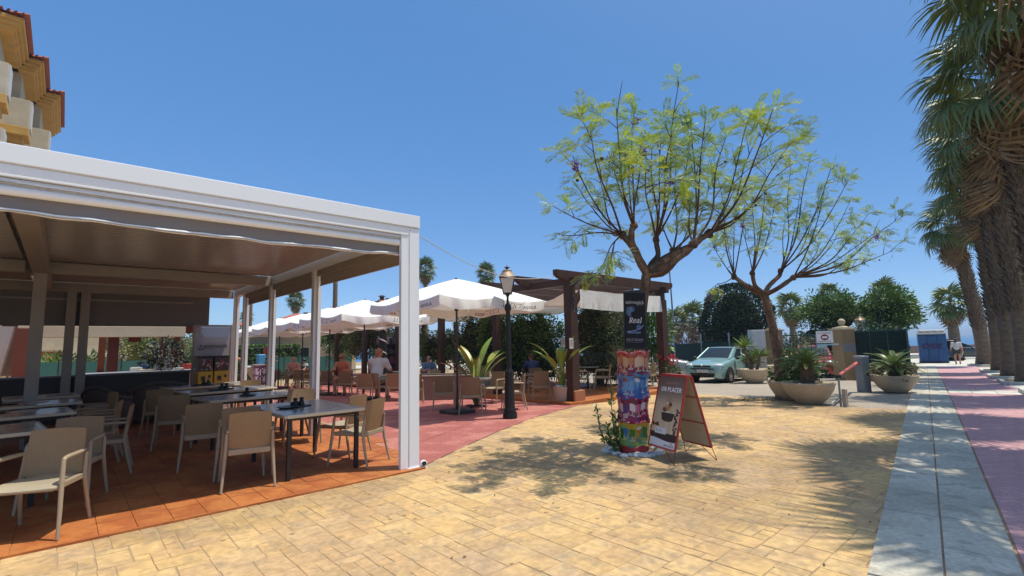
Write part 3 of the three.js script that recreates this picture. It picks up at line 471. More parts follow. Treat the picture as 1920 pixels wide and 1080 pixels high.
for (const [px, py, l] of [[1103, 735, 'pale metal table on the tiled deck right of the timber post'], [1165, 728, 'dark metal table on the deck behind the tree boards'], [1222, 722, 'metal table at the right end of the tiled deck']]) { const p = G(px, py); p.y += .11; const d = dup(round0, l, p, px); d.userData.group = GD; }
for (const [px, py, dx, dz, l] of [[1130, 738, -.9, -.2, 'armchair on the deck right of the timber post, seen sideways'], [1085, 742, .8, -.4, 'armchair on the deck close to the timber post'], [1150, 730, .2, 1, 'armchair on the deck behind the shrub, facing us'], [1213, 732, -.7, -.5, 'armchair on the deck between tree and right timber post'], [1120, 722, .3, 1, 'armchair at the back of the deck beneath the climber'], [1185, 722, -.3, .9, 'armchair on the deck hidden behind the chalkboard'], [1232, 728, -.9, .1, 'armchair at the right end of the deck']]) { const p = G(px, py); p.y += .11; chair(p, V(dx, 0, dz).normalize(), l, GD); }
// ------------------------------------------------------------------ parasols
const valTex = canvasTex(1024, 96, (c, w, h) => { c.fillStyle = '#f2ede4'; c.fillRect(0, 0, w, h); c.fillStyle = '#8d7d6d'; c.font = 'italic 78px serif'; c.fillText('IIXX7', 560, 76); c.fillStyle = '#4e443c'; c.font = 'bold italic 40px sans-serif'; c.fillText('AQUILA', 780, 72); });
const mVal = std({ map: valTex, roughness: .95, side: THREE.DoubleSide });
function makeParasol(label) {
  const t = thing('parasol', label, 'parasol'), S = 1.48, HE = 2.57, HA = 3.15;
  const top = (x, z) => { const m = max(abs(x), abs(z)) / S, n = min(abs(x), abs(z)) / S, q = 1 - m; return HE + (HA - HE) * (1 - pow15(m)) - .07 * m * sin(PI * clamp(n / max(m, .001), 0, 1)) * (1 - .3 * q) + .02; };
  const pow15 = (m) => m ** 1.12, rows = []; for (let j = 0; j <= 28; j++) { const row = []; for (let i = 0; i <= 28; i++) { const x = (i / 14 - 1) * S, z = (j / 14 - 1) * S; row.push(V(x, top(x, z), z)); } rows.push(row); }
  const can = new MB().add(gridGeo(rows.map((r) => r.slice().reverse()))).build('canopy', mats.canvas, t);
  const r = rng(3);
  for (let s = 0; s < 4; s++) { // valance on each side, hanging with soft folds
    const a = s * PI / 2, R3 = [[], [], []]; for (let k = 0; k <= 40; k++) { const q = k / 40, x = (q - .5) * 2 * S, y0 = top(x, S), fold = .018 * sin(q * 23 + s) + .012 * sin(q * 51 + s * 2), dy = .02 * sin(q * 17 + s); R3[0].push(V(x, y0, S)); R3[1].push(V(x, y0 - .10, S + .01 + fold * .5)); R3[2].push(V(x, y0 - .205 + dy, S + .005 + fold)); }
    const g = gridGeo([R3[2], R3[1], R3[0]]); new MB().add(g, new THREE.Matrix4().makeRotationY(a), null, true).build('valance', mVal, t);
  }
  for (let k = 0; k < 8; k++) { const a = k * PI / 4, x = Math.round(cos(a) * 1.4) , z = Math.round(sin(a) * 1.4); const e = V(clamp(x, -1, 1) * S * .97, 0, clamp(z, -1, 1) * S * .97); e.y = top(e.x, e.z) - .035; const h = V(0, HA - .07, 0), b = new MB().bar(h, e, .022, .03); const m = h.clone().lerp(e, .5); b.bar(V(0, 2.45, 0), m, .018, .024); b.build('rib', mats.dark, t); }
  new MB().cyl(V(0, .08, 0), V(0, HA + .01, 0), .026, .024, 12).build('pole', mats.umbpole, t);
  new MB().lathe([[.05, 2.40], [.05, 2.50], [0, 2.5]], V(0, 0, 0), 12).lathe([[.06, 3.05], [.05, 3.12], [.03, 3.19], [0, 3.2]], V(0, 0, 0), 12).build('hub', mats.black, t);
  const bs = new MB(); bs.rbox(0, .04, 0, .62, .08, .62, .02); bs.cyl(V(0, .08, 0), V(0, .36, 0), .035, .035, 12); bs.build('base', mats.dark, t);
  return t;
}
{
  const p0 = makeParasol('big white square parasol nearest us, right of the white corner post'); p0.position.copy(flat(V(-1.34, 0, -11.87))); p0.rotation.y = yawU; p0.userData.group = 'white square parasols in a row on the terrace';
  for (const [x, z, l, a] of [[-4.75, -15.9, 'second white parasol of the row, left of the nearest one', .06], [-6.7, -18.2, 'third white parasol of the row', -.05], [-8.7, -20.6, 'fourth white parasol of the row, seen between inner posts', .03], [-10.6, -22.6, 'farthest white parasol of the row, small at the left', 0]]) dup(p0, l, flat(V(x, 0, z)), yawU + a);
}
// ------------------------------------------------------------------ street lamp
function lantern(t, y, s = 1) {
  const sq = (w0, y0, w1, y1) => { const g = new THREE.CylinderGeometry(w1 * .7071, w0 * .7071, y1 - y0, 4, 1); return [g, M4(V(0, (y0 + y1) / 2, 0), PI / 4)]; };
  for (let k = 0; k < 4; k++) { const a = k * PI / 2; const q = [[-.085, .03], [.085, .03], [.155, .345], [-.155, .345]].map(([x, yy]) => V(x * s, y + yy * s, (yy < .1 ? .088 : .158) * s)); const g = new THREE.BufferGeometry().setFromPoints(q); g.setIndex([0, 1, 2, 0, 2, 3]); g.computeVertexNormals(); new MB().add(g, new THREE.Matrix4().makeRotationY(a)).build('pane', mats.lampglass, t); }
  const f = new MB(); for (let k = 0; k < 4; k++) { const a = k * PI / 2 + PI / 4, d = V(sin(a), 0, cos(a)); f.bar(V(0, y + .02 * s, 0).addScaledVector(d, .122 * s), V(0, y + .355 * s, 0).addScaledVector(d, .225 * s), .016 * s, .016 * s); }
  f.add(...sq(.19 * s, y, .19 * s, y + .03 * s)); f.add(...sq(.34 * s, y + .345 * s, .36 * s, y + .37 * s)); f.lathe([[0, y - .05 * s], [.03 * s, y - .05 * s], [.05 * s, y - .01 * s], [.05 * s, y]], V(0, 0, 0), 12); f.build('lantern_frame', mats.iron, t);
  const rf = new MB(); rf.add(...sq(.35 * s, y + .37 * s, .20 * s, y + .50 * s)); rf.add(...sq(.20 * s, y + .50 * s, .13 * s, y + .54 * s)); rf.build('lantern_roof', plain(.30, .22, .15, .5, { metalness: .3 }), t);
  const fi = new MB(); fi.add(...sq(.21 * s, y + .497 * s, .21 * s, y + .510 * s)); fi.lathe([[.05 * s, y + .54 * s], [.03 * s, y + .56 * s], [.03 * s, y + .585 * s], [.065 * s, y + .59 * s], [.065 * s, y + .60 * s], [.015 * s, y + .605 * s], [.01 * s, y + .64 * s], [0, y + .64 * s]], V(0, 0, 0), 12); fi.build('finial', mats.iron, t);
}
{
  const t = thing('street_lamp', 'black cast iron street lamp with four-sided lantern on the red terrace', 'street lamp', flat(V(-.1, 0, -10.75)));
  new MB().lathe([[.155, 0], [.155, .05], [.15, .12], [.125, .135], [.135, .16], [.135, .19], [.115, .21], [.11, .24], [.105, .62], [.095, .80], [.085, .83], [.10, .86], [.10, .89], [.085, .91], [.10, .94], [.095, .98], [.065, 1.02], [.062, 1.05], [.058, 1.08]], V(0, 0, 0), 24).build('base', mats.iron, t);
  new MB().lathe([[.058, 1.06], [.05, 2.2], [.05, 2.28], [.072, 2.30], [.076, 2.34], [.07, 2.40], [.05, 2.43], [.028, 2.45], [.022, 2.6], [.02, 2.64]], V(0, 0, 0), 18).build('column', mats.iron, t);
  lantern(t, 2.64, 1.0);
}
// ------------------------------------------------------------------ timber pergola behind the terrace
const PG = V(1.56, 0, -13.44), PR = V(4.93, 0, -16.46).sub(V(1.56, 0, -13.44)).normalize(), PB = V(-.670, 0, -.742);
const pg = (a, b, y = 0) => V(PG.x + PR.x * a + PB.x * b, y, PG.z + PR.z * a + PB.z * b), yawP = atan2(-PR.z, PR.x);
{
  const base = gy(-15) + .0;
  struct(new MB().add((() => { const s = new THREE.Shape([[-.45, -.3], [4.9, -.3], [4.9, 20], [-.45, 20]].map(([a, b]) => { const p = pg(a, b); return new THREE.Vector2(p.x, -p.z); })); return new THREE.ExtrudeGeometry(s, { depth: .16, bevelEnabled: false }); })(), new THREE.Matrix4().makeRotationX(-PI / 2).setPosition(0, base - .06, 0)).build('deck', std({ map: T.tile, roughness: .55 })));
  const t = thing('timber_pergola', 'dark brown timber pergola with carved beam ends and white sun canvas', 'pergola', V(0, 0, 0));
  const py = base + .1;
  const post = (a, b, w = .26) => { const p = pg(a, b), m = new MB(); m.add(new RoundedBoxGeometry(w, 3.1, w, 1, .012), M4(V(p.x, py + 1.55, p.z), yawP)); m.build('post', mats.wood, t); };
  post(0, 0, .24);
  new MB().add(new RoundedBoxGeometry(.42, .36, .34, 1, .02), M4(pg(.1, 0, py + .1), yawP)).build('plinth', mats.terracotta, t);
  new MB().add(new RoundedBoxGeometry(.10, 2.9, .12, 1, .012), M4(pg(.22, .02, py + 1.45), yawP)).build('corner_brace', mats.wood, t);
  post(4.5, 0, .24); new MB().add(new RoundedBoxGeometry(.09, 2.9, .12, 1, .012), M4(pg(4.72, -.02, py + 1.45), yawP)).build('corner_brace', mats.wood, t);
  for (const b of [3.1, 6.2, 9.3, 12.4, 15.5]) post(0, b, .2);
  for (const b of [2.6, 5.6, 8.6, 11.6, 14.6, 17.6]) post(4.5, b, .2);
  // main beams along the depth and the carved cross beams
  for (const a of [0, 4.5]) new MB().bar(pg(a, -.3, py + 3.2), pg(a, 19, py + 3.2), .16, .2, .01).build('main_beam', mats.wood, t);
  const carved = (L0, L1) => { const s = new THREE.Shape([[L0, .22], [L0, .10], [L0 + .12, .02], [L0 + .30, -.02], [L0 + .34, -.06], [L1 - .34, -.06], [L1 - .30, -.02], [L1 - .12, .02], [L1, .10], [L1, .22]].map((p) => new THREE.Vector2(...p))); return new THREE.ExtrudeGeometry(s, { depth: .14, bevelEnabled: true, bevelSize: .008, bevelThickness: .008, bevelSegments: 1 }); };
  const cg = new MB().add(carved(-.55, 5.2)).geo();
  for (let b = 0; b < 19; b += 1.55) { const m = mesh('cross_beam', cg, mats.wood, t); const p = pg(0, b + .07, py + 3.26); m.position.copy(p); m.rotation.y = yawP; }
  const br = new MB(); br.bar(pg(.13, -.02, py + 2.55), pg(.62, -.02, py + 3.12), .1, .14); br.build('brace', mats.wood, t); new MB().bar(pg(4.37, -.02, py + 2.6), pg(3.95, -.02, py + 3.12), .1, .14).build('brace', mats.wood, t);
  new MB().bar(pg(.5, -.06, py + 3.03), pg(4.1, -.06, py + 3.03), .06, .08).build('rail', mats.wood, t);
  // sun canvas: sagging bays under the beams and the hanging front valance
  for (let k = 0; k < 6; k++) { const rows = []; for (let j = 0; j <= 10; j++) { const q = j / 10, row = []; for (let i = 0; i <= 8; i++) row.push(pg(.2 + 4.2 * i / 8, .15 + (k + q) * 3.05, py + 3.02 - .34 * sin(PI * q) - .02 * sin(i * 2 + j))); rows.push(row); } new MB().add(gridGeo(rows)).build('sun_canvas', mats.canvas, t); }
  { const rows = []; for (let j = 0; j <= 6; j++) { const row = []; for (let i = 0; i <= 40; i++) { const q = i / 40; row.push(pg(.32 + 4.05 * q, -.10 + .015 * sin(i * .9) * j / 6 + .03 * sin(q * 5) * j / 6, py + 3.0 - .045 * sin(PI * q) - .52 * j / 6)); } rows.push(row); } new MB().add(gridGeo(rows)).build('valance', new THREE.MeshPhysicalMaterial({ color: col(.82, .81, .78), roughness: .95, transmission: .12, thickness: 0, bumpMap: T.cloth, bumpScale: .015, side: THREE.DoubleSide }), t); }
  for (const [a, b, y] of [[-.16, .0, 1.72], [.40, .9, 1.75]]) { const n = thing('notice', a < 0 ? 'small white notice on the left face of the timber post' : 'white framed notice hanging behind the front timber post', 'notice', pg(a + (a < 0 ? .0 : .1), b - .15, py + y - .2), yawP); new MB().rbox(0, 0, 0, .16, .28, .012, .004).build('sheet', mats.wallwhite, n); new MB().box(0, .02, .0075, .11, .16, .002).build('print', plain(.45, .40, .42, .7), n); }
  const ln = thing('hanging_lantern', 'small dark lantern hanging beside the front timber post', 'lantern', pg(-.12, -.22, py + 2.35)); new MB().lathe([[.06, 0], [.06, .02], [.02, .05], [.03, .3], [.07, .36], [.02, .44], [0, .46]], V(0, 0, 0), 10).build('body', mats.iron, ln);
  const cb = new MB(); const a = V(P0.x - .06, 3.12, P0.z + .05), b = pg(-.3, .2, py + 3.35), pts = []; for (let k = 0; k <= 30; k++) { const q = k / 30, p = a.clone().lerp(b, q); p.y -= .35 * sin(PI * q) * (1.1 - .3 * q); pts.push(p); } cb.tube(pts, .007, 6);
  tag(cb.build('cable', mats.wallwhite), 'thin white cable sagging from the pavilion corner to the timber pergola', 'cable');
}
// ------------------------------------------------------------------ foliage tools
class Leaves {
  constructor() { this.p = []; this.n = []; this.c = []; this.i = []; }
  kite(p, d, side, len, wid, c, belly = .45) { const b = this.p.length / 3, n = d.clone().cross(side).normalize(); const m = p.clone().addScaledVector(d, len * belly), e = p.clone().addScaledVector(d, len); const l = m.clone().addScaledVector(side, wid / 2), r = m.clone().addScaledVector(side, -wid / 2); this.p.push(p.x, p.y, p.z, l.x, l.y, l.z, e.x, e.y, e.z, r.x, r.y, r.z); for (let k = 0; k < 4; k++) { this.n.push(n.x, n.y, n.z); this.c.push(c[0], c[1], c[2]); } this.i.push(b, b + 2, b + 1, b, b + 3, b + 2); }
  build(name, m, parent) { const g = new THREE.BufferGeometry(); g.setAttribute('position', new THREE.Float32BufferAttribute(this.p, 3)); g.setAttribute('normal', new THREE.Float32BufferAttribute(this.n, 3)); g.setAttribute('color', new THREE.Float32BufferAttribute(this.c, 3)); g.setIndex(new THREE.Uint32BufferAttribute(this.i, 1)); return mesh(name, g, m, parent); }
}
const rdir = (r) => { const z = r() * 2 - 1, a = r() * 2 * PI, s = sqrt(1 - z * z); return V(s * cos(a), z, s * sin(a)); };
const perp = (d, r) => { const v = rdir(r); return v.addScaledVector(d, -v.dot(d)).normalize(); };
function curve(pts, n) { const c = new THREE.CatmullRomCurve3(pts); return c.getPoints(n); }
const taper = (n, a, b, k = 1) => Array.from({ length: n + 1 }, (_, i) => lerp(a, b, (i / n) ** k));
// a shrub or tree crown of single leaves, in clumps that leave gaps
function crown(L, c, R, n, leaf, cols, r, opt = {}) {
  const { clump = 26, shell = .45, flat = 0, low = -1 } = opt, nc = round(n / clump);
  for (let k = 0; k < nc; k++) {
    let d = rdir(r); if (d.y < low) d.y = -d.y * .3; const q = 1 - shell * r() ** 1.6, wob = 1 + .16 * (vn(d.x * 2 + 9, d.y * 2 + d.z * 2 + 9, 999, 5) - .5) * 2;
    const o = V(c.x + d.x * R.x * q * wob, c.y + d.y * R.y * q * wob, c.z + d.z * R.z * q * wob), cr = leaf * (1.3 + 1.7 * r()), tone = .65 + .7 * r(), base = cols[floor(r() * cols.length)];
    for (let i = 0; i < clump; i++) { const e = rdir(r), p = o.clone().addScaledVector(e, cr * r() ** .5); const dd = e.clone().multiplyScalar(.6).add(d.clone().multiplyScalar(.5)).add(V(0, -.25 + .6 * (r() - .3), 0)).normalize(); const s = perp(dd, r); const t = tone * (.75 + .5 * r()); L.kite(p, dd, s, leaf * (.7 + .7 * r()), leaf * (.38 + .25 * r()), base.map((x) => x * t), .5); }
  }
}
const GREEN = [[.10, .19, .03], [.13, .22, .035], [.07, .14, .03]], DARKG = [[.04, .09, .025], [.055, .11, .03], [.03, .07, .022]], BRIGHT = [[.12, .22, .03], [.16, .26, .04], [.085, .165, .03]], OLIVE = [[.12, .15, .05], [.16, .18, .07], [.09, .115, .04], [.15, .12, .07]];
function shrub(name, label, cat, c, R, n, leaf, cols, seed, opt = {}) {
  const r = rng(seed), base = V(c.x, gy(c.z), c.z), t = thing(name, label, cat, base), L = new Leaves();
  if (opt.group) t.userData.group = opt.group;
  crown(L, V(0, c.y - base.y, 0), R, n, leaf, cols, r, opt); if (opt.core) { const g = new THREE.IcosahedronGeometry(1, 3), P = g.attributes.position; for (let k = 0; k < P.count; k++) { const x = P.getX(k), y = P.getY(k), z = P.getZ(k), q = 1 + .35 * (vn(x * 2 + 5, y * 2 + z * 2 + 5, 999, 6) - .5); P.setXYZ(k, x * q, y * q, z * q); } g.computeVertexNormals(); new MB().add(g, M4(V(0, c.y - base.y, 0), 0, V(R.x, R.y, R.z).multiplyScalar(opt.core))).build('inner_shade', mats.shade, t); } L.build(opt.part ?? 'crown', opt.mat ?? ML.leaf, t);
  const b = new MB(), top = c.y - base.y; const nt = opt.stems ?? 4; for (let k = 0; k < nt; k++) { const a = k / nt * 2 * PI + r(), e = V(cos(a) * R.x * .45, top + R.y * .35 * r(), sin(a) * R.z * .45); b.tube(curve([V(cos(a) * .06 * (nt > 1), 0, sin(a) * .06 * (nt > 1)), V(e.x * .3, top * .5, e.z * .3), e], 6), taper(6, opt.tr ?? .05, .012), 6); }
  b.build('trunk', mats.bark, t);
  return t;
}
// fan palm fronds
function fanGeo(seed, petiole, Rf, droop, nseg = 26, dry = false) {
  const r = rng(seed), mb = new Leaves(), P = [], C = [], I = [], N = []; const out = new MB();
  const pc = dry ? col(.16, .10, .05) : col(.09, .12, .03); out.tube(curve([V(0, 0, 0), V(0, .06 * petiole, petiole * .5), V(0, 0, petiole)], 5), taper(5, .028, .013), 5, pc);
  const pos = [], cl = [], idx = [];
  for (let k = 0; k < nseg; k++) {
    const a = lerp(-2.15, 2.15, (k + .5) / nseg) + (r() - .5) * .04, len = Rf * (.86 + .14 * cos(a * .62)) * (.88 + .2 * r()), da = 4.3 / nseg * .52, dr = droop * (.8 + .5 * r()), b = pos.length / 3, fold = (k & 1 ? 1 : -1) * .0;
    const tone = (.75 + .5 * r()); const c0 = dry ? [.20, .125, .055] : [.10, .145, .03], c1 = dry ? [.24, .16, .075] : [.16, .20, .05];
    const st = [0.04, .3, .58, .8, 1], wd = [.3, 1, .85, .45, .04];
    st.forEach((s, j) => { const rad = len * s, w = rad * da * wd[j] * (j > 2 ? .8 : 1), y = -dr * Rf * s ** 2.6 + .10 * Rf * s * (1 - s) - .03 * abs(a) * s, z = petiole + rad * cos(a) * (1 - .25 * dr * s * s), x = rad * sin(a) * (1 - .25 * dr * s * s); const px = cos(a), pz = -sin(a); for (const q of [-1, 0, 1]) { pos.push(x + px * w * q, y - (q ? .0 : .018 * wd[j]), z + pz * w * q); const t = s; const cc = mix3(c0, c1, t).map((v) => v * tone); cl.push(...cc); } if (j) { const o = b + (j - 1) * 3; for (const q of [0, 1]) idx.push(o + q, o + q + 3, o + q + 1, o + q + 1, o + q + 3, o + q + 4); } });
  }
  const g = new THREE.BufferGeometry(); g.setAttribute('position', new THREE.Float32BufferAttribute(pos, 3)); g.setAttribute('color', new THREE.Float32BufferAttribute(cl, 3)); g.setIndex(idx); g.computeVertexNormals(); out.add(g); return out.geo();
}
const FAN = [1, 2, 3].map((s) => fanGeo(s, .95, 1.05, .55, 28)), FANL = [4, 5].map((s) => fanGeo(s, .6, .8, .35, 14)), DRY = [6, 7, 8].map((s) => fanGeo(s, .7, .95, .8, 22, true)), DRYL = [fanGeo(9, .5, .7, .6, 12, true)];
function fronds(t, c, n, r, opt = {}) { // a head of fronds round c, the old ones hanging
  const { size = 1, lite = false, hang = 0, spread = 1 } = opt;
  for (let k = 0; k < n; k++) { const q = k / n, a = k * 2.39996 + r() * .5, el = lerp(1.25, -.75, q ** .9) * spread + (r() - .5) * .25; const g = lite ? FANL[k % 2] : FAN[k % 3]; const m = mesh('frond', g, ML.palm, t); m.position.copy(c).add(V(0, (.5 - q) * .5 * size, 0)); m.rotation.order = 'YXZ'; m.rotation.set(-el, a, (r() - .5) * .5); m.scale.setScalar(size * (.85 + .3 * r())); }
  for (let k = 0; k < hang; k++) { const a = k * 2.39996 + r(), q = k / hang, el = lerp(-.8, -1.45, q) + (r() - .5) * .15; const g = lite ? DRYL[0] : DRY[k % 3]; const m = mesh('dead_frond', g, ML.dry, t); m.position.copy(c).add(V(0, -.25 * size - (opt.skirt ?? .8) * q * size, 0)); m.rotation.order = 'YXZ'; m.rotation.set(-el, a, (r() - .5) * .6); m.scale.setScalar(size * (.8 + .35 * r())); }
}
function fanPalm(label, base, top, r0, r1, seed, opt = {}) {
  const r = rng(seed), t = thing(opt.name ?? 'fan_palm', label, 'palm tree', base); if (opt.group) t.userData.group = opt.group;
  const e = top.clone().sub(base), n = 14, pts = curve([V(0, -.1, 0), V(e.x * .2, e.y * .35, e.z * .2), V(e.x * .6, e.y * .7, e.z * .6), e], n);
  const rad = pts.map((p, k) => { const q = k / n; return lerp(r0, r1, q) * (1 + (opt.flare ?? .5) * exp(-q * 16)) * (.96 + .08 * r()); });
  new MB().tube(pts, rad, 14).build('trunk', mats.palmtrunk, t);
  if (opt.boots) { // cut leaf bases criss-crossed on the upper trunk
    const b = new MB(), g = new THREE.ConeGeometry(.075, .34, 4, 1); g.scale(1, 1, .45); for (let k = 0; k < opt.boots; k++) { const q = lerp(opt.bootFrom ?? .3, .99, k / opt.boots), a = k * 2.39996 + r() * .3, i = min(n - 1, floor(q * n)), f = q * n - i, c = pts[i].clone().lerp(pts[i + 1], f), R = lerp(rad[i], rad[i + 1], f); const d = V(cos(a), 0, sin(a)); const p = c.addScaledVector(d, R + .035); const up = d.clone().multiplyScalar(.55 + .5 * r()).add(V((r() - .5) * .6, 1, (r() - .5) * .6)).normalize(); b.add(g, new THREE.Matrix4().compose(p, new THREE.Quaternion().setFromUnitVectors(V(0, 1, 0), up), V(1, 1, 1).multiplyScalar(.8 + .5 * r()))); } stuff(b.build('leaf_bases', mats.boot, t));
  }
  fronds(t, e.clone().add(V(0, .1, 0)), opt.n ?? 30, r, opt);
  return t;
}
// ------------------------------------------------------------------ the two feathery street trees
const JG = [[.36, .48, .035], [.46, .54, .03], [.24, .37, .06], [.20, .31, .12], [.26, .37, .17]];
function spray(L, p, d, r, len, c) { // one twice-divided leaf: a drooping rachis with pairs of narrow leaflets
  const n = 12; let q = p.clone(), dir = d.clone(); const side0 = d.clone().cross(V(0, 1, 0)).normalize();
  const up = side0.clone().cross(d).normalize();
  for (let k = 0; k < n; k++) { const w = sin(PI * (k + .8) / (n + 1)); dir.y -= .04; dir.normalize(); q.addScaledVector(dir, len / n); const t = .7 + .6 * r(); for (const e of [-1, 1]) { const dd = side0.clone().multiplyScalar(e).addScaledVector(dir, .8 + .5 * r()).addScaledVector(up, -.15 + .5 * (r() - .5)).normalize(); L.kite(q, dd, dir.clone(), len * (.26 + .1 * r()) * w + .014, .022, c.map((x) => x * t), .5); } }
}
function jacaranda(label, base, trunk, limbs, shoots, seed, rTrunk, leafDens) {
  const r = rng(seed), t = thing('jacaranda_tree', label, 'tree', base), z0 = base.z, P = ([x, y, dz = 0]) => atZ(x, y, z0 + dz).sub(base);
  const tr = trunk.map(P); tr[0].set(0, -.05, 0); const tp = curve(tr, 14);
  new MB().tube(tp, tp.map((_, k) => lerp(rTrunk, rTrunk * .8, k / 14) * (1 + .35 * exp(-k * .9)) * (.95 + .1 * r())), 12).build('trunk', mats.bark, t);
  const L = new Leaves(), F = new Leaves(), twigs = new MB(), knobs = [], cx0 = trunk[0][0] + 40;
  limbs.forEach((l) => { const pts = curve(l.p.map(P), 10), m = new MB(); m.tube(pts, pts.map((_, k) => lerp(l.r0, l.r1, k / 10) * (.9 + .2 * r())), 9); const e = pts.at(-1); for (let k = 0; k < 4; k++) m.add(new THREE.SphereGeometry(l.r1 * (1.0 + .45 * r()), 8, 6), M4(e.clone().add(rdir(r).multiplyScalar(l.r1 * .6)))); m.build('limb', mats.bark, t); knobs.push(e); });
  for (const s of shoots) {
    const a = knobs[s[0]], dz = s[3] ?? (r() - .5) * 3.2, e = P([cx0 + (s[1] - cx0) * .93, s[2] + 14, dz]), v = e.clone().sub(a), len = v.length();
    const out = V(v.x, 0, v.z), m1 = a.clone().addScaledVector(v, .3).addScaledVector(out, .13).add(V(0, -.02 * len, 0)), m2 = a.clone().addScaledVector(v, .66).addScaledVector(out, .07);
    const pts = curve([a, m1, m2, e].map((p, k) => k && k < 3 ? p.add(rdir(r).multiplyScalar(.05)) : p), 14); const R = .009 + .0055 * len;
    new MB().tube(pts, taper(14, min(.034, R), .005, .8), 6).build('branch', mats.twig, t);
    const leafy = (p, d, n, sz) => { for (let k = 0; k < n; k++) { const o = d.clone().multiplyScalar(.5).add(rdir(r).multiply(V(1, .45, 1))).normalize(); const ci = r() < .52 ? (r() < .5 ? 0 : 1) : 2 + floor(r() * 3); spray(L, p.clone().add(rdir(r).multiplyScalar(.04)), o, r, sz * (.75 + .5 * r()), JG[ci]); } };
    const nb = round(len * 2.6 * leafDens);
    for (let k = 0; k < nb; k++) { const q = lerp(.34, .98, (k + r()) / nb), i = min(13, floor(q * 14)), p = pts[i].clone().lerp(pts[i + 1], q * 14 - i), tg = pts[i + 1].clone().sub(pts[i]).normalize(); const d = tg.clone().multiplyScalar(.75).add(rdir(r).multiply(V(1, .6, 1))).normalize(), bl = (.14 + .34 * r()) * (s[4] ?? 1); const tip = p.clone().addScaledVector(d, bl); tip.y += .02; twigs.tube(curve([p, p.clone().addScaledVector(d, bl * .5).add(V(0, .03, 0)), tip], 4), taper(4, .008, .003), 4); if (r() < .38 + .42 * q) leafy(tip, d, 7 + floor(r() * 7), .27); if (r() < .32) leafy(p.clone().lerp(tip, .5), d, 4, .24); }
    leafy(e, pts[14].clone().sub(pts[12]).normalize(), 8, .26);
    if (r() < .22) { const c = e.clone().add(V((r() - .5) * .2, -.15, 0)); for (let k = 0; k < 46; k++) { const d = rdir(r); F.kite(c.clone().addScaledVector(rdir(r), .09 * r()), d, perp(d, r), .05, .028, [.20 + .1 * r(), .07, .30 + .1 * r()], .6); } }
    if (r() < .3) { const c = pts[11].clone().add(V((r() - .5) * .2, -.08, (r() - .5) * .2)); twigs.add(new THREE.SphereGeometry(.024, 8, 6), M4(c, 0, V(1, 1, .5))); }
  }
  stuff(twigs.build('twigs', mats.twig, t)); stuff(L.build('foliage', ML.thin, t)); if (F.p.length) stuff(F.build('flowers', ML.petal, t));
  return t;
}
jacaranda('feathery jacaranda with a bare trunk wearing the ice cream boards', G(1190, 845), [[1190, 845], [1193, 760], [1196, 680], [1202, 600], [1208, 545], [1213, 510]], [
  { p: [[1213, 512], [1200, 490], [1190, 468], [1176, 450, -.1], [1166, 440, -.15]], r0: .075, r1: .045 },
  { p: [[1190, 468], [1184, 448, .1], [1185, 430, .15], [1188, 424, .15]], r0: .05, r1: .042 },
  { p: [[1213, 512], [1224, 492, -.2], [1234, 478, -.3], [1231, 458, -.35], [1230, 449, -.35]], r0: .05, r1: .036 },
  { p: [[1213, 514], [1240, 512, .15], [1256, 500, .25], [1268, 486, .3], [1286, 474, .3], [1300, 458, .35]], r0: .06, r1: .042 },
  { p: [[1216, 508], [1240, 490, -.15], [1268, 474, -.25], [1296, 462, -.3], [1316, 446, -.35], [1330, 438, -.4]], r0: .07, r1: .046 },
  { p: [[1220, 510], [1240, 500, -.6], [1258, 488, -.9], [1262, 470, -1]], r0: .05, r1: .04 },
], [
  [0, 1062, 278], [0, 1098, 232], [0, 1022, 372, -.4], [0, 1040, 428, .3], [0, 1080, 350], [0, 1110, 300], [0, 1128, 400], [0, 1108, 500, -.5, .7], [0, 1140, 470, .5],
  [1, 1150, 188], [1, 1186, 196], [1, 1172, 262], [1, 1135, 270], [1, 1200, 250], [1, 1160, 330],
  [2, 1240, 235, -.2], [2, 1276, 140, -.3, .7], [2, 1222, 262], [2, 1262, 238], [2, 1210, 300], [2, 1298, 262], [2, 1250, 310],
  [3, 1330, 205], [3, 1300, 225], [3, 1372, 240], [3, 1322, 300], [3, 1392, 330], [3, 1290, 350],
  [4, 1466, 190], [4, 1440, 232], [4, 1506, 248], [4, 1412, 215], [4, 1476, 312], [4, 1400, 380], [4, 1445, 350], [4, 1370, 400],
  [5, 1270, 290, -1.6], [5, 1340, 330, -2], [5, 1225, 360, -2.1], [5, 1300, 400, -2.2],
], 101, .088, .82);
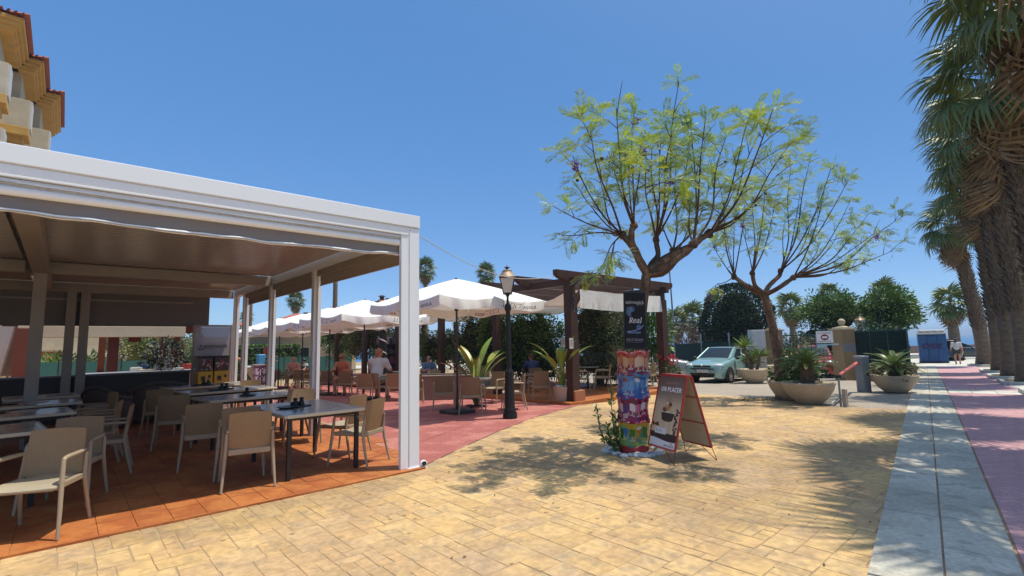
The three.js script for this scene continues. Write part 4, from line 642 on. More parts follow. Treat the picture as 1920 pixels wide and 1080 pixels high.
jacaranda('second jacaranda, leaning, beside the round planters by the lane', G(1466, 750), [[1466, 750], [1462, 700], [1456, 650], [1447, 605], [1438, 572], [1432, 550]], [
  { p: [[1432, 552], [1412, 543], [1398, 535], [1386, 526, -.2], [1377, 519, -.3]], r0: .085, r1: .05 },
  { p: [[1432, 550], [1416, 536, .3], [1412, 522, .4], [1411, 512, .5]], r0: .06, r1: .045 },
  { p: [[1434, 549], [1442, 536, -.4], [1452, 526, -.5], [1462, 516, -.6], [1464, 508, -.6]], r0: .065, r1: .05 },
  { p: [[1436, 552], [1456, 542, .3], [1474, 530, .4], [1488, 520, .5]], r0: .07, r1: .05 },
], [
  [0, 1330, 300, 0, .3], [0, 1352, 420], [0, 1340, 470], [0, 1366, 385], [0, 1322, 440, -1], [0, 1390, 350], [0, 1318, 530, .5, .3],
  [1, 1402, 330], [1, 1430, 300], [1, 1380, 400], [1, 1450, 360], [1, 1415, 420],
  [2, 1482, 292], [2, 1520, 282], [2, 1562, 300], [2, 1600, 318], [2, 1500, 350], [2, 1545, 360], [2, 1470, 400],
  [3, 1705, 392, -.6], [3, 1690, 455, .3], [3, 1640, 385], [3, 1655, 420], [3, 1600, 365], [3, 1622, 470], [3, 1580, 420], [3, 1550, 330], [3, 1540, 440],
], 202, .125, .8);
// ------------------------------------------------------------------ boards and racks round the first tree
{
  const b = G(1190, 845), lean = (y) => b.clone().add(V(-.02 + .03 * y, y, .06));
  const pal = [['#8c1f24', '#c9323b', ['#e9c8a0', '#5a2a18', '#c98a52', '#e3b48a', '#7d8a5a', '#3a1c14']], ['#3d5fae', '#4f9ad6', ['#223a8c', '#6fa8dc', '#2b2b6e', '#d9e6f2', '#b0442f', '#704a36']], ['#a8185a', '#7a1646', ['#f0d9d0', '#3b1030', '#e0739d', '#d9b48c', '#59257a', '#f4f0ee']], ['#7fb03a', '#d8b23a', ['#e8832e', '#2f7ec0', '#5fc0d0', '#f4efdf', '#37802f', '#e6d04a']]];
  const t = thing('ice_cream_rack', 'four stacked colourful ice cream picture boards wrapped round the tree trunk', 'advertising board', b);
  pal.forEach((q, k) => {
    const r = rng(300 + k), tx = canvasTex(512, 256, (c, w, h) => {
      const g = c.createLinearGradient(0, 0, 0, h); g.addColorStop(0, q[1]); g.addColorStop(1, q[0]); c.fillStyle = g; c.fillRect(0, 0, w, h);
      for (let i = 0; i < 26; i++) { c.globalAlpha = .35 + .4 * r(); c.fillStyle = q[2][floor(r() * 6)]; c.beginPath(); c.ellipse(r() * w, r() * h, 16 + 30 * r(), 10 + 20 * r(), r() * 3, 0, 7); c.fill(); } c.globalAlpha = 1;
      for (let i = 0; i < 11; i++) { const x = 24 + i * 44 + 10 * r(), y = 50 + 26 * r(), ww = 17 + 6 * r(), hh = 76 + 36 * r(); if (k === 1 && i % 3 === 0 || k === 3 && i % 2 === 0) { c.fillStyle = q[2][floor(r() * 6)]; c.beginPath(); c.moveTo(x - 18, y + 20); c.lineTo(x + 18, y + 20); c.lineTo(x, y + 110); c.fill(); c.fillStyle = q[2][(i + 3) % 6]; c.beginPath(); c.arc(x, y + 12, 20, 0, 7); c.fill(); continue; } c.fillStyle = '#d9b98c'; c.fillRect(x - 5, y + hh, 10, 34); c.fillStyle = q[2][floor(r() * 6)]; c.beginPath(); c.ellipse(x, y + 14, ww, 16, 0, 0, 7); c.fill(); c.fillRect(x - ww, y + 12, 2 * ww, hh - 14); c.fillStyle = 'rgba(255,255,255,.25)'; c.fillRect(x - ww + 4, y + 14, 5, hh - 24); c.fillStyle = '#f6f2ea'; c.fillRect(x - 15, y + hh + 36, 30, 13); c.fillStyle = '#333'; c.font = 'bold 12px sans-serif'; c.fillText(['2,50', '1,80', '3,00', '2,20'][(i + k) % 4], x - 13, y + hh + 47); }
      c.fillStyle = k === 0 ? '#d5222e' : q[1]; c.fillRect(0, 0, w, 24); c.fillStyle = '#fff'; c.font = 'bold italic 22px sans-serif'; if (k === 0) c.fillText('HELADOS   ICE CREAM', 130, 20);
    });
    const y0 = .10 + k * 0, h = .335, yb = [1.10, .77, .44, .10][k], rows = []; const R0 = .205, R1 = .235;
    for (let j = 0; j <= 6; j++) { const row = []; for (let i = 0; i <= 26; i++) { const a = lerp(-2.5, 2.5, i / 26) - .25, f = R0 + (R1 - R0) * abs(j / 6 - .5) * 1.4 + .012 * sin(i * 1.3 + k), c = lean(yb + h * j / 6).sub(b); row.push(V(c.x + sin(a) * f, c.y + .014 * sin(i * .9 + k * 2), c.z + cos(a) * f * .92)); } rows.push(row); }
    const m = new MB().add(gridGeo(rows), null, null, true); m.build('board', std({ map: tx, color: col(.72, .70, .70), roughness: .35, side: THREE.DoubleSide }), t);
    for (const q6 of [6, 0]) new MB().tube(rows[q6], .008, 6).build('edge', k === 3 ? mats.redpaint : std({ color: new THREE.Color(q[0]), roughness: .4 }), t);
    for (let i = 0; i < 7; i++) { const p = rows[6][2 + i * 3].clone().multiply(V(1.03, 1, 1.03)); new MB().rbox(p.x, p.y, p.z, .026, .03, .012, .005, i).build('clip', mats.cushion, t); }
  });
  { const rows = []; for (let j = 0; j < 2; j++) { const row = []; for (let i = 0; i <= 24; i++) { const a = lerp(-2.4, 2.4, i / 24) - .25, c = lean(.02 + .085 * j).sub(b); row.push(V(c.x + sin(a) * .205, c.y + .012 * sin(i * .6), c.z + cos(a) * .19)); } rows.push(row); } new MB().add(gridGeo(rows)).build('skirt', plain(.55, .04, .06, .4, { side: THREE.DoubleSide }), t); }
  const ct = canvasTex(256, 640, (c, w, h) => {
    c.fillStyle = '#17151a'; c.fillRect(0, 0, w, h); const r = rng(12); for (let i = 0; i < 60; i++) { c.fillStyle = `rgba(120,130,150,${.03 * r()})`; c.fillRect(r() * w, r() * h, 60 * r(), 40 * r()); }
    c.fillStyle = '#b9b2b0'; c.font = 'bold 50px serif'; c.fillText('mövenpick', 14, 128, 226); c.fillRect(150, 138, 80, 3);
    c.fillStyle = 'rgba(110,140,175,.55)'; for (const [x, y, R] of [[60, 200, 42], [92, 190, 36], [48, 236, 30], [64, 262, 22]]) { c.beginPath(); c.ellipse(x, y, R, R * .9, .3, 0, 7); c.fill(); }
    c.fillStyle = '#c9c4c6'; c.font = 'italic bold 88px serif'; c.fillText('Real', 48, 352, 160); c.strokeStyle = '#9fb0cc'; c.lineWidth = 6; c.beginPath(); c.moveTo(36, 452); c.quadraticCurveTo(190, 440, 232, 372); c.stroke(); c.fillStyle = 'rgba(120,150,200,.6)'; c.beginPath(); c.ellipse(176, 400, 34, 30, 0, 0, 7); c.fill();
    c.fillStyle = '#7f98c6'; c.font = 'bold 40px serif'; c.fillText('chocolate', 26, 474, 170); c.fillStyle = '#8d8a92'; c.font = 'bold 40px sans-serif'; c.fillText('DO IT', 20, 560, 90); c.fillText('HELADO', 118, 560, 110); c.fillRect(20, 572, 190, 3);
  });
  const cbd = thing('chalkboard', 'tall black chalkboard with white and blue chalk lettering tied to the tree', 'chalkboard', lean(1.84).add(V(-.0, .04, .17)), .02); cbd.rotation.z = -.04; cbd.rotation.x = -.03;
  const s = new THREE.Shape(); s.moveTo(-.155, -.42); s.lineTo(.155, -.42); s.lineTo(.155, .38); s.quadraticCurveTo(.155, .405, .13, .41); s.quadraticCurveTo(0, .43, -.13, .41); s.quadraticCurveTo(-.155, .405, -.155, .38); s.closePath();
  new MB().add(new THREE.ExtrudeGeometry(s, { depth: .02, bevelEnabled: true, bevelSize: .004, bevelThickness: .004, bevelSegments: 1 })).build('board', mats.black, cbd);
  new MB().add(new THREE.PlaneGeometry(.30, .79), M4(V(0, -.01, .0265)), null, true).build('chalk_writing', std({ map: ct, roughness: .85 }), cbd);
  // pebbles and the little bush at the foot
  const r = rng(44), st = thing('stone_ring', 'ring of white pebbles around the foot of the tree with the boards', 'pebbles', V(b.x, 0, b.z));
  for (let k = 0; k < 64; k++) { const a = r() * 2 * PI, R = .30 + .16 * r(), g = new THREE.IcosahedronGeometry(.028 + .026 * r(), 1); const m = mesh('pebble', g, mats.stone, st); m.position.set(sin(a) * R, .018, cos(a) * R); m.scale.set(1.2, .7, .9 + .4 * r()); m.rotation.y = r() * 6; }
  { const p = V(b.x - .22, 0, b.z + .10), t2 = thing('young_shrub', 'young upright leafy shrub growing left of the ice cream boards', 'shrub', p), LL = new Leaves(), sb = new MB(); for (const [ex, ey, ez] of [[-.34, .66, .1], [-.12, .9, .05], [-.2, .4, .15], [-.05, .55, -.05]]) { const pts = curve([V(0, 0, 0), V(ex * .75, ey * .35, ez * .6), V(ex, ey, ez)], 8); sb.tube(pts, taper(8, .012, .004), 5); for (let k = 0; k < 90; k++) { const q = lerp(.15, 1, r()), i = min(7, floor(q * 8)), c = pts[i].clone().lerp(pts[i + 1], q * 8 - i), d = rdir(r).add(V(0, .5, 0)).normalize(); LL.kite(c, d, perp(d, r), .07 + .03 * r(), .026, GREEN[floor(r() * 3)].map((x) => x * (.7 + .9 * r())), .55); } } sb.build('stem', mats.bark, t2); LL.build('leaves', ML.glossy, t2); }
}
// ------------------------------------------------------------------ folding advertising sign
{
  const c = V(2.20, 0, -6.85), Ls = V(.35, 0, .937), Sp = V(.937, 0, -.35), t = thing('sandwich_board', 'folding sandwich board reading UN PLACER with a brown ice cream cup', 'sandwich board', c);
  const pt = (side, l, y) => Sp.clone().multiplyScalar(side * lerp(.34, .03, y / 1.10)).addScaledVector(Ls, l).setY(y), hw = .275;
  const poster = canvasTex(768, 1536, (x, w, h) => {
    const g = x.createLinearGradient(0, 0, 0, h); g.addColorStop(0, '#6e5a50'); g.addColorStop(.22, '#8a7565'); g.addColorStop(.4, '#cdb494'); g.addColorStop(1, '#e0c9a4'); x.fillStyle = g; x.fillRect(0, 0, w, h);
    const r = rng(9); for (let i = 0; i < 24; i++) { const X = r() * w; x.strokeStyle = `rgba(255,244,220,${.12 + .15 * r()})`; x.lineWidth = 4 + 14 * r(); x.beginPath(); x.moveTo(X, 520 + 160 * r()); x.quadraticCurveTo(X + 60 * (r() - .5), 900, X + 140 * (r() - .5), 1400); x.stroke(); }
    x.fillStyle = '#d98a92'; x.font = '50px sans-serif'; x.fillText('GRANIZADO DE CAFÉ', 190, 178, 400); x.fillStyle = '#fff'; x.font = 'bold 136px sans-serif'; x.fillText('UN PLACER', 96, 348, 590);
    x.fillStyle = '#5a3a26'; x.beginPath(); x.moveTo(220, 800); x.lineTo(600, 800); x.lineTo(560, 960); x.quadraticCurveTo(410, 1020, 262, 960); x.fill(); x.fillStyle = '#3f342e'; x.beginPath(); x.moveTo(216, 796); x.lineTo(606, 796); x.lineTo(566, 940); x.quadraticCurveTo(410, 1000, 258, 940); x.fill(); x.fillStyle = '#e9e0d2'; x.fillRect(214, 780, 394, 20);
    for (const [X, Y, R, cc] of [[300, 740, 62, '#7a4c2c'], [400, 690, 80, '#b98a5c'], [500, 740, 64, '#d8b98c'], [380, 600, 50, '#e8d3ae'], [450, 620, 46, '#5c3820'], [340, 660, 46, '#caa273']]) { x.fillStyle = cc; x.beginPath(); x.ellipse(X, Y, R, R * .8, .4, 0, 7); x.fill(); } x.strokeStyle = '#7b4c2a'; x.lineWidth = 14; for (const [a, b2] of [[350, 430], [420, 400], [480, 470]]) { x.beginPath(); x.moveTo(410, 640); x.lineTo(a, b2 + 60); x.stroke(); }
    for (let i = 0; i < 20; i++) { const X = 620 + 110 * r(), Y = 720 + i * 34; x.fillStyle = ['#4a2412', '#5e2d16', '#3a1a0c'][i % 3]; x.beginPath(); x.ellipse(X, Y, 34, 22, r() * 3, 0, 7); x.fill(); x.strokeStyle = '#241008'; x.lineWidth = 4; x.beginPath(); x.moveTo(X - 20, Y - 6); x.quadraticCurveTo(X, Y + 8, X + 20, Y); x.stroke(); }
    for (let i = 0; i < 12; i++) { const X = 30 + 170 * r(), Y = 1040 + 60 * r(); x.fillStyle = '#54301c'; x.beginPath(); x.ellipse(X, Y, 30, 19, r() * 3, 0, 7); x.fill(); }
    x.fillStyle = '#3b2d2a'; x.fillRect(0, 1230, w, 180); x.fillStyle = '#e4e0df'; x.fillRect(120, 1130, 330, 130); x.fillStyle = '#47506a'; x.font = 'bold 60px sans-serif'; x.fillText('il', 150, 1218); x.font = '40px sans-serif'; x.fillText('gelato', 220, 1212);
    x.fillStyle = '#e6e6e8'; x.beginPath(); x.moveTo(0, 1360); x.bezierCurveTo(200, 1320, 500, 1440, w, 1370); x.lineTo(w, h); x.lineTo(0, h); x.fill(); x.fillStyle = '#3e3e46'; x.font = 'italic bold 54px serif'; x.fillText('mövenpick', 440, 1486, 260); x.beginPath(); x.arc(640, 1425, 16, 0, 7); x.fill();
  });
  for (const side of [-1, 1]) {
    const q = [[-hw, .17], [hw, .17], [hw, 1.09], [-hw, 1.09]].map(([l, y]) => pt(side, l, y)), nrm = q[1].clone().sub(q[0]).cross(q[3].clone().sub(q[0])).normalize(); if (nrm.dot(Sp) * side < 0) nrm.negate();
    const face = (o, m, name, uvflip) => { const g = new THREE.BufferGeometry().setFromPoints(q.map((p) => p.clone().addScaledVector(nrm, o))); g.setIndex([0, 1, 2, 0, 2, 3]); g.setAttribute('uv', new THREE.Float32BufferAttribute(uvflip ? [1, 0, 0, 0, 0, 1, 1, 1] : [0, 0, 1, 0, 1, 1, 0, 1], 2)); g.computeVertexNormals(); return new MB().add(g, null, null, true).build(name, m, t); };
    const pm = std({ map: poster, roughness: .45, side: THREE.DoubleSide }), back = plain(.62, .52, .36, .7, { side: THREE.DoubleSide });
    face(.006, pm, 'poster', side > 0); face(-.006, back, 'back_panel'); const f = new MB(); for (let k = 0; k < 4; k++) f.bar(q[k], q[(k + 1) % 4], .022, .022); f.build('frame', mats.redpaint, t); for (const y of [.48, .82]) new MB().bar(pt(side, -hw, y).addScaledVector(nrm, -.012), pt(side, hw, y).addScaledVector(nrm, -.012), .012, .012).build('crossbar', mats.redpaint, t);
    const w = new MB(); for (const s of [-1, 1]) { const foot = pt(side, s * (hw + .03), 0); w.cyl(pt(side, s * hw, .18), foot, .005, .005, 6); w.cyl(pt(side, s * .05, .18), foot, .005, .005, 6); } w.build('wire_leg', mats.redwood, t);
  }
  new MB().bar(pt(1, -hw, 1.098).setComponent(0, -.35 * hw), V(.35 * hw, 1.098, .937 * hw), .08, .03).build('hinge', mats.redpaint, t);
}
// ------------------------------------------------------------------ pots, strelitzias, cycads, planters
function paddle(L, p, d, len, wid, c, r, seg = 7) { // one broad leaf bending over, folded along its midrib
  const side = d.clone().cross(V(0, 1, 0)).normalize(); let q = p.clone(), dir = d.clone(), pos = [], colr = [], idx = []; const g = new THREE.BufferGeometry();
  for (let k = 0; k <= seg; k++) { const s = k / seg, w = wid * .5 * sin(PI * min(1, .06 + s * .97)) ** .7, up = side.clone().cross(dir).normalize(); for (const e of [-1, 0, 1]) { const v = q.clone().addScaledVector(side, e * w * .95).addScaledVector(up, abs(e) * w * .35); pos.push(v.x, v.y, v.z); colr.push(...c.map((x) => x * (e ? 1 : 1.25) * (.85 + .3 * r()))); } if (k) { const o = (k - 1) * 3; for (const e of [0, 1]) idx.push(o + e, o + e + 3, o + e + 1, o + e + 1, o + e + 3, o + e + 4); } dir.y -= .13; dir.normalize(); q.addScaledVector(dir, len / seg); }
  g.setAttribute('position', new THREE.Float32BufferAttribute(pos, 3)); g.setAttribute('color', new THREE.Float32BufferAttribute(colr, 3)); g.setIndex(idx); g.computeVertexNormals(); return g;
}
function strelitzia(label, p, h, n, seed, cols) {
  const r = rng(seed), t = thing('strelitzia_plant', label, 'plant', p);
  for (let k = 0; k < n; k++) { const a = k * 2.4 + r(), tilt = .12 + .5 * r(), st = V(sin(a) * tilt, 1, cos(a) * tilt).normalize(), sl = h * (.4 + .3 * r()), e = st.clone().multiplyScalar(sl), c = cols[floor(r() * cols.length)]; new MB().tube(curve([V(sin(a) * .04, 0, cos(a) * .04), e.clone().multiplyScalar(.5).add(V(0, .04, 0)), e], 5), taper(5, .018, .008), 6, col(...c)).build('stem', ML.glossy, t); mesh('leaf', paddle(null, e, st.clone().add(V(sin(a) * .25, .1, cos(a) * .25)).normalize(), h * (.42 + .2 * r()), (.12 + .05 * r()) * h * .85, c, r), ML.glossy, t); }
  return t;
}
const YG = [[.30, .36, .04], [.20, .29, .04], [.14, .22, .035], [.30, .30, .04]];
{
  const p = G(1055, 756); p.y += .012; const t = thing('plant_pot', 'faceted beige plant pot at the edge of the red terrace', 'plant pot', p, .3), b = new MB();
  const g = new THREE.CylinderGeometry(.255, .19, .40, 8, 1); b.add(g, M4(V(0, .20, 0))); b.add(new THREE.CylinderGeometry(.265, .258, .05, 8, 1), M4(V(0, .41, 0))); b.build('pot_body', mats.potpink, t); new MB().add(new THREE.CylinderGeometry(.235, .235, .02, 8), M4(V(0, .432, 0))).build('soil', mats.soil, t); const r = rng(5), st = new MB(); for (let k = 0; k < 40; k++) st.add(new THREE.IcosahedronGeometry(.02 + .015 * r(), 0), M4(V((r() - .5) * .36, .446, (r() - .5) * .36), r() * 6)); stuff(st.build('pebbles', mats.stone, t));
  strelitzia('strelitzia with tall upright leaves growing in the faceted beige pot', p.clone().add(V(0, .43, 0)), 1.3, 15, 71, YG);
  strelitzia('yellowish strelitzia behind the metal table, left of the street lamp', flat(V(-1.0, 0, -13.4)), 1.65, 13, 72, YG);
  const fp = thing('orange_flower', 'orange and yellow flower head on the strelitzia behind the metal table', 'flower', flat(V(-1.05, 1, -13.2))); fp.position.y = 1.05; const L = new Leaves(), rr = rng(8); for (let k = 0; k < 40; k++) { const d = rdir(rr); d.y = abs(d.y); L.kite(rdir(rr).multiplyScalar(.04), d, perp(d, rr), .16, .05, rr() < .5 ? [.6, .5, .02] : [.6, .13, .02], .5); } L.build('petals', ML.petal, fp);
}
function bowl(label, p, R, h) { const t = thing('bowl_planter', label, 'planter', p); t.userData.group = 'round concrete bowl planters along the lane'; new MB().lathe([[R * .38, 0], [R * .46, .01], [R * .52, h * .08], [R * .74, h * .32], [R * .92, h * .62], [R, h * .88], [R * 1.02, h * .93], [R * 1.02, h], [R * .93, h], [R * .9, h * .88], [0, h * .88]], V(0, 0, 0), 36).build('bowl_body', mats.pot, t); new MB().lathe([[0, h * .93], [R * .9, h * .90]], V(0, 0, 0), 24).build('soil', mats.soil, t); return t; }
function cycad(label, p, h, trunk, n, len, seed, c = [.06, .105, .02]) {
  const r = rng(seed), t = thing('cycad', label, 'cycad', p); const tb = new MB(); tb.tube(curve([V(0, 0, 0), V(0, trunk * .5, 0), V(0, trunk, 0)], 5), [.13, .15, .15, .14, .14, .10].map((x) => x * h), 12); for (let k = 0; k < 60; k++) { const a = k * 2.4, y = trunk * k / 60; tb.add(new THREE.ConeGeometry(.035 * h, .12 * h, 4), M4(V(cos(a) * .14 * h, y + .03, sin(a) * .14 * h), -a, 1, 0, -.8)); } tb.build('trunk', mats.boot, t);
  const g = [0, 1].map((s) => { const L = new Leaves(), rr = rng(seed + s), pts = []; let q = V(0, 0, 0), d = V(0, .55, 1).normalize(); const N = 40; for (let k = 0; k <= N; k++) { pts.push(q.clone()); const w = sin(PI * min(1, (k + 3) / (N + 3))) ** .6; if (k > 2) for (const e of [-1, 1]) { const dd = V(e, .35, .0).addScaledVector(d, .9).normalize(); const tn = .75 + .5 * rr(); L.kite(q, dd, d.clone(), (.15 * w + .01) * len, .0155 * len, c.map((x) => x * tn), .35); } d.y -= .034; d.normalize(); q = q.clone().addScaledVector(d, len / N); } const mb = new MB(); mb.tube(pts, taper(N, .010, .003), 4, col(.10, .10, .03)); const gg = new THREE.BufferGeometry(); gg.setAttribute('position', new THREE.Float32BufferAttribute(L.p, 3)); gg.setAttribute('normal', new THREE.Float32BufferAttribute(L.n, 3)); gg.setAttribute('color', new THREE.Float32BufferAttribute(L.c, 3)); gg.setIndex(L.i); mb.add(gg); return mb.geo(); });
  for (let k = 0; k < n; k++) { const m = mesh('frond', g[k % 2], ML.glossy, t), q = k / n; m.position.set(0, trunk - .02, 0); m.rotation.order = 'YXZ'; m.rotation.set(lerp(-1.05, .12, q) + (r() - .5) * .15, k * 2.39996 + r() * .2, (r() - .5) * .3); m.scale.setScalar(.82 + .3 * r()); }
  return t;
}
{
  const b1 = G(1518, 757), b2 = G(1680, 736), b3 = G(1415, 718), b4 = G(1448, 717), b5 = G(1482, 750), b6 = G(1478, 712);
  bowl('biggest pale bowl planter, holding the cycad next to the leaning tree', b1, .57, .52); cycad('dark green cycad with stubby trunk in the biggest bowl planter', b1.clone().add(V(0, .47, 0)), 1, .42, 50, .74, 81, [.16, .26, .045]);
  bowl('bowl planter standing alone at the pavement edge right of the barrier', b2, .56, .50); cycad('light green cycad in the bowl planter at the pavement edge', b2.clone().add(V(0, .45, 0)), .9, .2, 32, .86, 82, [.22, .31, .055]); shrub('planter_flowers', 'brown and green undergrowth below the cycad at the pavement edge', 'plant', b2.clone().add(V(0, .62, 0)), V(.48, .16, .48), 700, .08, [[.10, .07, .03], [.06, .09, .02], [.12, .11, .03]], 83, { stems: 2, tr: .01, part: 'leaves' });
  bowl('bowl planter with spiky yuccas right beside the teal car', b3, .60, .54); bowl('bowl planter half hidden behind the yucca planter', b4.add(V(.2, 0, -1.6)), .55, .5); bowl('bowl planter tucked behind the leaning tree trunk and cycad bowl', b5, .5, .5); bowl('small far bowl planter behind the leaning tree', b6.add(V(.5, 0, -2.2)), .5, .5);
  const yucca = (label, p, hs, seed) => { const r = rng(seed), t = thing('yucca', label, 'yucca', p); hs.forEach(([x, z, h]) => { new MB().tube(curve([V(x * .4, 0, z * .4), V(x * .8, h * .5, z), V(x, h, z)], 5), taper(5, .06, .05), 8).build('stem', mats.palmtrunk, t); const L = new Leaves(); for (let k = 0; k < 70; k++) { const d = rdir(r); d.y = abs(d.y) * 1.1 - .25; d.normalize(); const c = mix3([.30, .38, .05], [.13, .21, .05], r()); const tip = V(x, h, z); L.kite(tip, d, perp(d, r), .42 + .2 * r(), .05, d.y < 0 ? [.22, .17, .05] : c, .35); } L.build('leaf_rosette', ML.glossy, t); }); };
  yucca('pair of yuccas with yellow-green leaves in the bowl beside the teal car', b3.clone().add(V(0, .48, 0)), [[-.28, 0, .95], [.22, .1, .62], [.0, -.2, .4]], 84); yucca('bluish yucca in the planter behind the yucca bowl', b4.clone().add(V(0, .44, 0)), [[.1, 0, .55], [-.25, .1, .3]], 85);
  shrub('agapanthus_plant', 'bushy strap-leaved plant in the bowl behind the leaning tree', 'plant', b5.clone().add(V(.15, .78, .1)), V(.42, .38, .4), 1100, .13, [[.14, .22, .04], [.2, .28, .05], [.09, .16, .03]], 86, { stems: 2, tr: .015, part: 'leaves', mat: ML.glossy });
}
{ const p = G(1238, 738), t = thing('terracotta_pot', 'terracotta pot of red geraniums beside the right timber post', 'plant pot', p.clone().add(V(.35, .10, -.6))); new MB().lathe([[.13, 0], [.15, .01], [.22, .30], [.25, .31], [.25, .37], [.22, .37], [.21, .32], [0, .32]], V(0, 0, 0), 20).build('pot_body', mats.terracotta, t);
  const g = t.position.clone().add(V(.1, .32, 0)); const ge = shrub('geranium', 'red flowering geranium in the terracotta pot', 'flower', V(g.x, g.y + .35, g.z), V(.34, .28, .34), 700, .07, [[.06, .11, .02], [.09, .14, .03]], 87, { stems: 2, tr: .01, part: 'leaves' }); const L = new Leaves(), r = rng(88); for (let k = 0; k < 30; k++) { const c = V(g.x + (r() - .5) * .6, g.y + .45 + .32 * r(), g.z + (r() - .5) * .5).sub(ge.position); for (let i = 0; i < 16; i++) { const d = rdir(r); L.kite(c.clone().addScaledVector(rdir(r), .03), d, perp(d, r), .045, .035, [.6 + .2 * r(), .03, .06], .6); } } L.build('blooms', ML.petal, ge); }
// ------------------------------------------------------------------ people
function field(bones, k, res = 72) { // one continuous surface round tapered bones
  const lo = V(1e9, 1e9, 1e9), hi = V(-1e9, -1e9, -1e9); for (const [a, b, ra, rb] of bones) for (const [p, r] of [[a, ra], [b, rb]]) { lo.min(p.clone().subScalar(r + .05)); hi.max(p.clone().addScalar(r + .05)); }
  const c = lo.clone().add(hi).multiplyScalar(.5), s = max(hi.x - lo.x, hi.y - lo.y, hi.z - lo.z) / 2 * 1.04, mc = new MarchingCubes(res, undefined, false, false, 200000), h = res / 2; mc.isolation = 0;
  const B = bones.map(([a, b, ra, rb]) => { const d = b.clone().sub(a); return [a.x, a.y, a.z, d.x, d.y, d.z, d.lengthSq() + 1e-9, ra, rb]; });
  for (let z = 0; z < res; z++) for (let y = 0; y < res; y++) for (let x = 0; x < res; x++) {
    const px = c.x + (x - h) / h * s, py = c.y + (y - h) / h * s, pz = c.z + (z - h) / h * s; let D = 1;
    for (const q of B) { const ux = px - q[0], uy = py - q[1], uz = pz - q[2], t = clamp((ux * q[3] + uy * q[4] + uz * q[5]) / q[6], 0, 1), dx = ux - q[3] * t, dy = uy - q[4] * t, dz = uz - q[5] * t, d = sqrt(dx * dx + dy * dy + dz * dz) - lerp(q[7], q[8], t), e = max(k - abs(D - d), 0) / k; D = min(D, d) - e * e * k * .25; }
    mc.field[x + y * res + z * res * res] = -D;
  }
  mc.update(); const n = mc.count, g = new THREE.BufferGeometry(), P = mc.positionArray.slice(0, n * 3), N = mc.normalArray.slice(0, n * 3);
  for (let i = 0; i < n; i++) { P[i * 3] = c.x + P[i * 3] * s; P[i * 3 + 1] = c.y + P[i * 3 + 1] * s; P[i * 3 + 2] = c.z + P[i * 3 + 2] * s; }
  g.setAttribute('position', new THREE.BufferAttribute(new Float32Array(P), 3)); g.setAttribute('normal', new THREE.BufferAttribute(new Float32Array(N), 3)); return g;
}
function headGeo(c, yaw, pitch) { // skull, brow, nose, chin and ears; faces +z
  const g = new THREE.SphereGeometry(1, 34, 28), P = g.attributes.position;
  for (let k = 0; k < P.count; k++) { let x = P.getX(k), y = P.getY(k), z = P.getZ(k); const f = max(0, z); let X = x * .077 * (1 - .22 * ss(0, -1, y)), Y = y * .118, Z = z * .098 - .004; if (z > 0) Z *= 1 - .10 * ss(.1, -.9, y); Z += .022 * exp(-((x / .16) ** 2) - (((y + .12) / .20) ** 2)) * (z > 0); Z -= .010 * exp(-(((abs(x) - .40) / .2) ** 2) - (((y - .06) / .13) ** 2)) * (z > 0); Z += .007 * exp(-((x / .3) ** 2) - (((y + .82) / .14) ** 2)) * (z > 0); Z += .005 * exp(-((x / .26) ** 2) - (((y + .46) / .07) ** 2)) * (z > 0); P.setXYZ(k, X, Y, Z); }
  g.computeVertexNormals(); const m = M4(c, yaw, 1, pitch), mb = new MB().add(g, m); for (const s of [-1, 1]) mb.add(new THREE.SphereGeometry(1, 10, 8), m.clone().multiply(M4(V(s * .079, -.008, -.008), 0, V(.012, .031, .02)))); return [mb.geo(), m];
}
let HAND = null;
function handGeo() { if (HAND) return HAND; const b = [[V(0, 0, 0), V(0, 0, .05), .024, .030], [V(-.018, 0, .05), V(-.022, 0, .085), .02, .012], [V(.018, 0, .05), V(.022, 0, .08), .02, .012]]; [[-.030, .085, .048], [-.010, .09, .060], [.010, .088, .056], [.029, .08, .042]].forEach(([x, z, l]) => { b.push([V(x, 0, z - .02), V(x * 1.1, -.004, z + l * .4), .0095, .009], [V(x * 1.1, -.004, z + l * .4), V(x * 1.1, -.026, z + l * .85), .009, .0075]); }); b.push([V(-.028, -.004, .02), V(-.056, -.012, .05), .013, .010], [V(-.056, -.012, .05), V(-.062, -.024, .078), .010, .008]); HAND = field(b, .008, 44); return HAND; }
const skinM = (r, g, b) => std({ color: col(r, g, b), roughness: .55 });
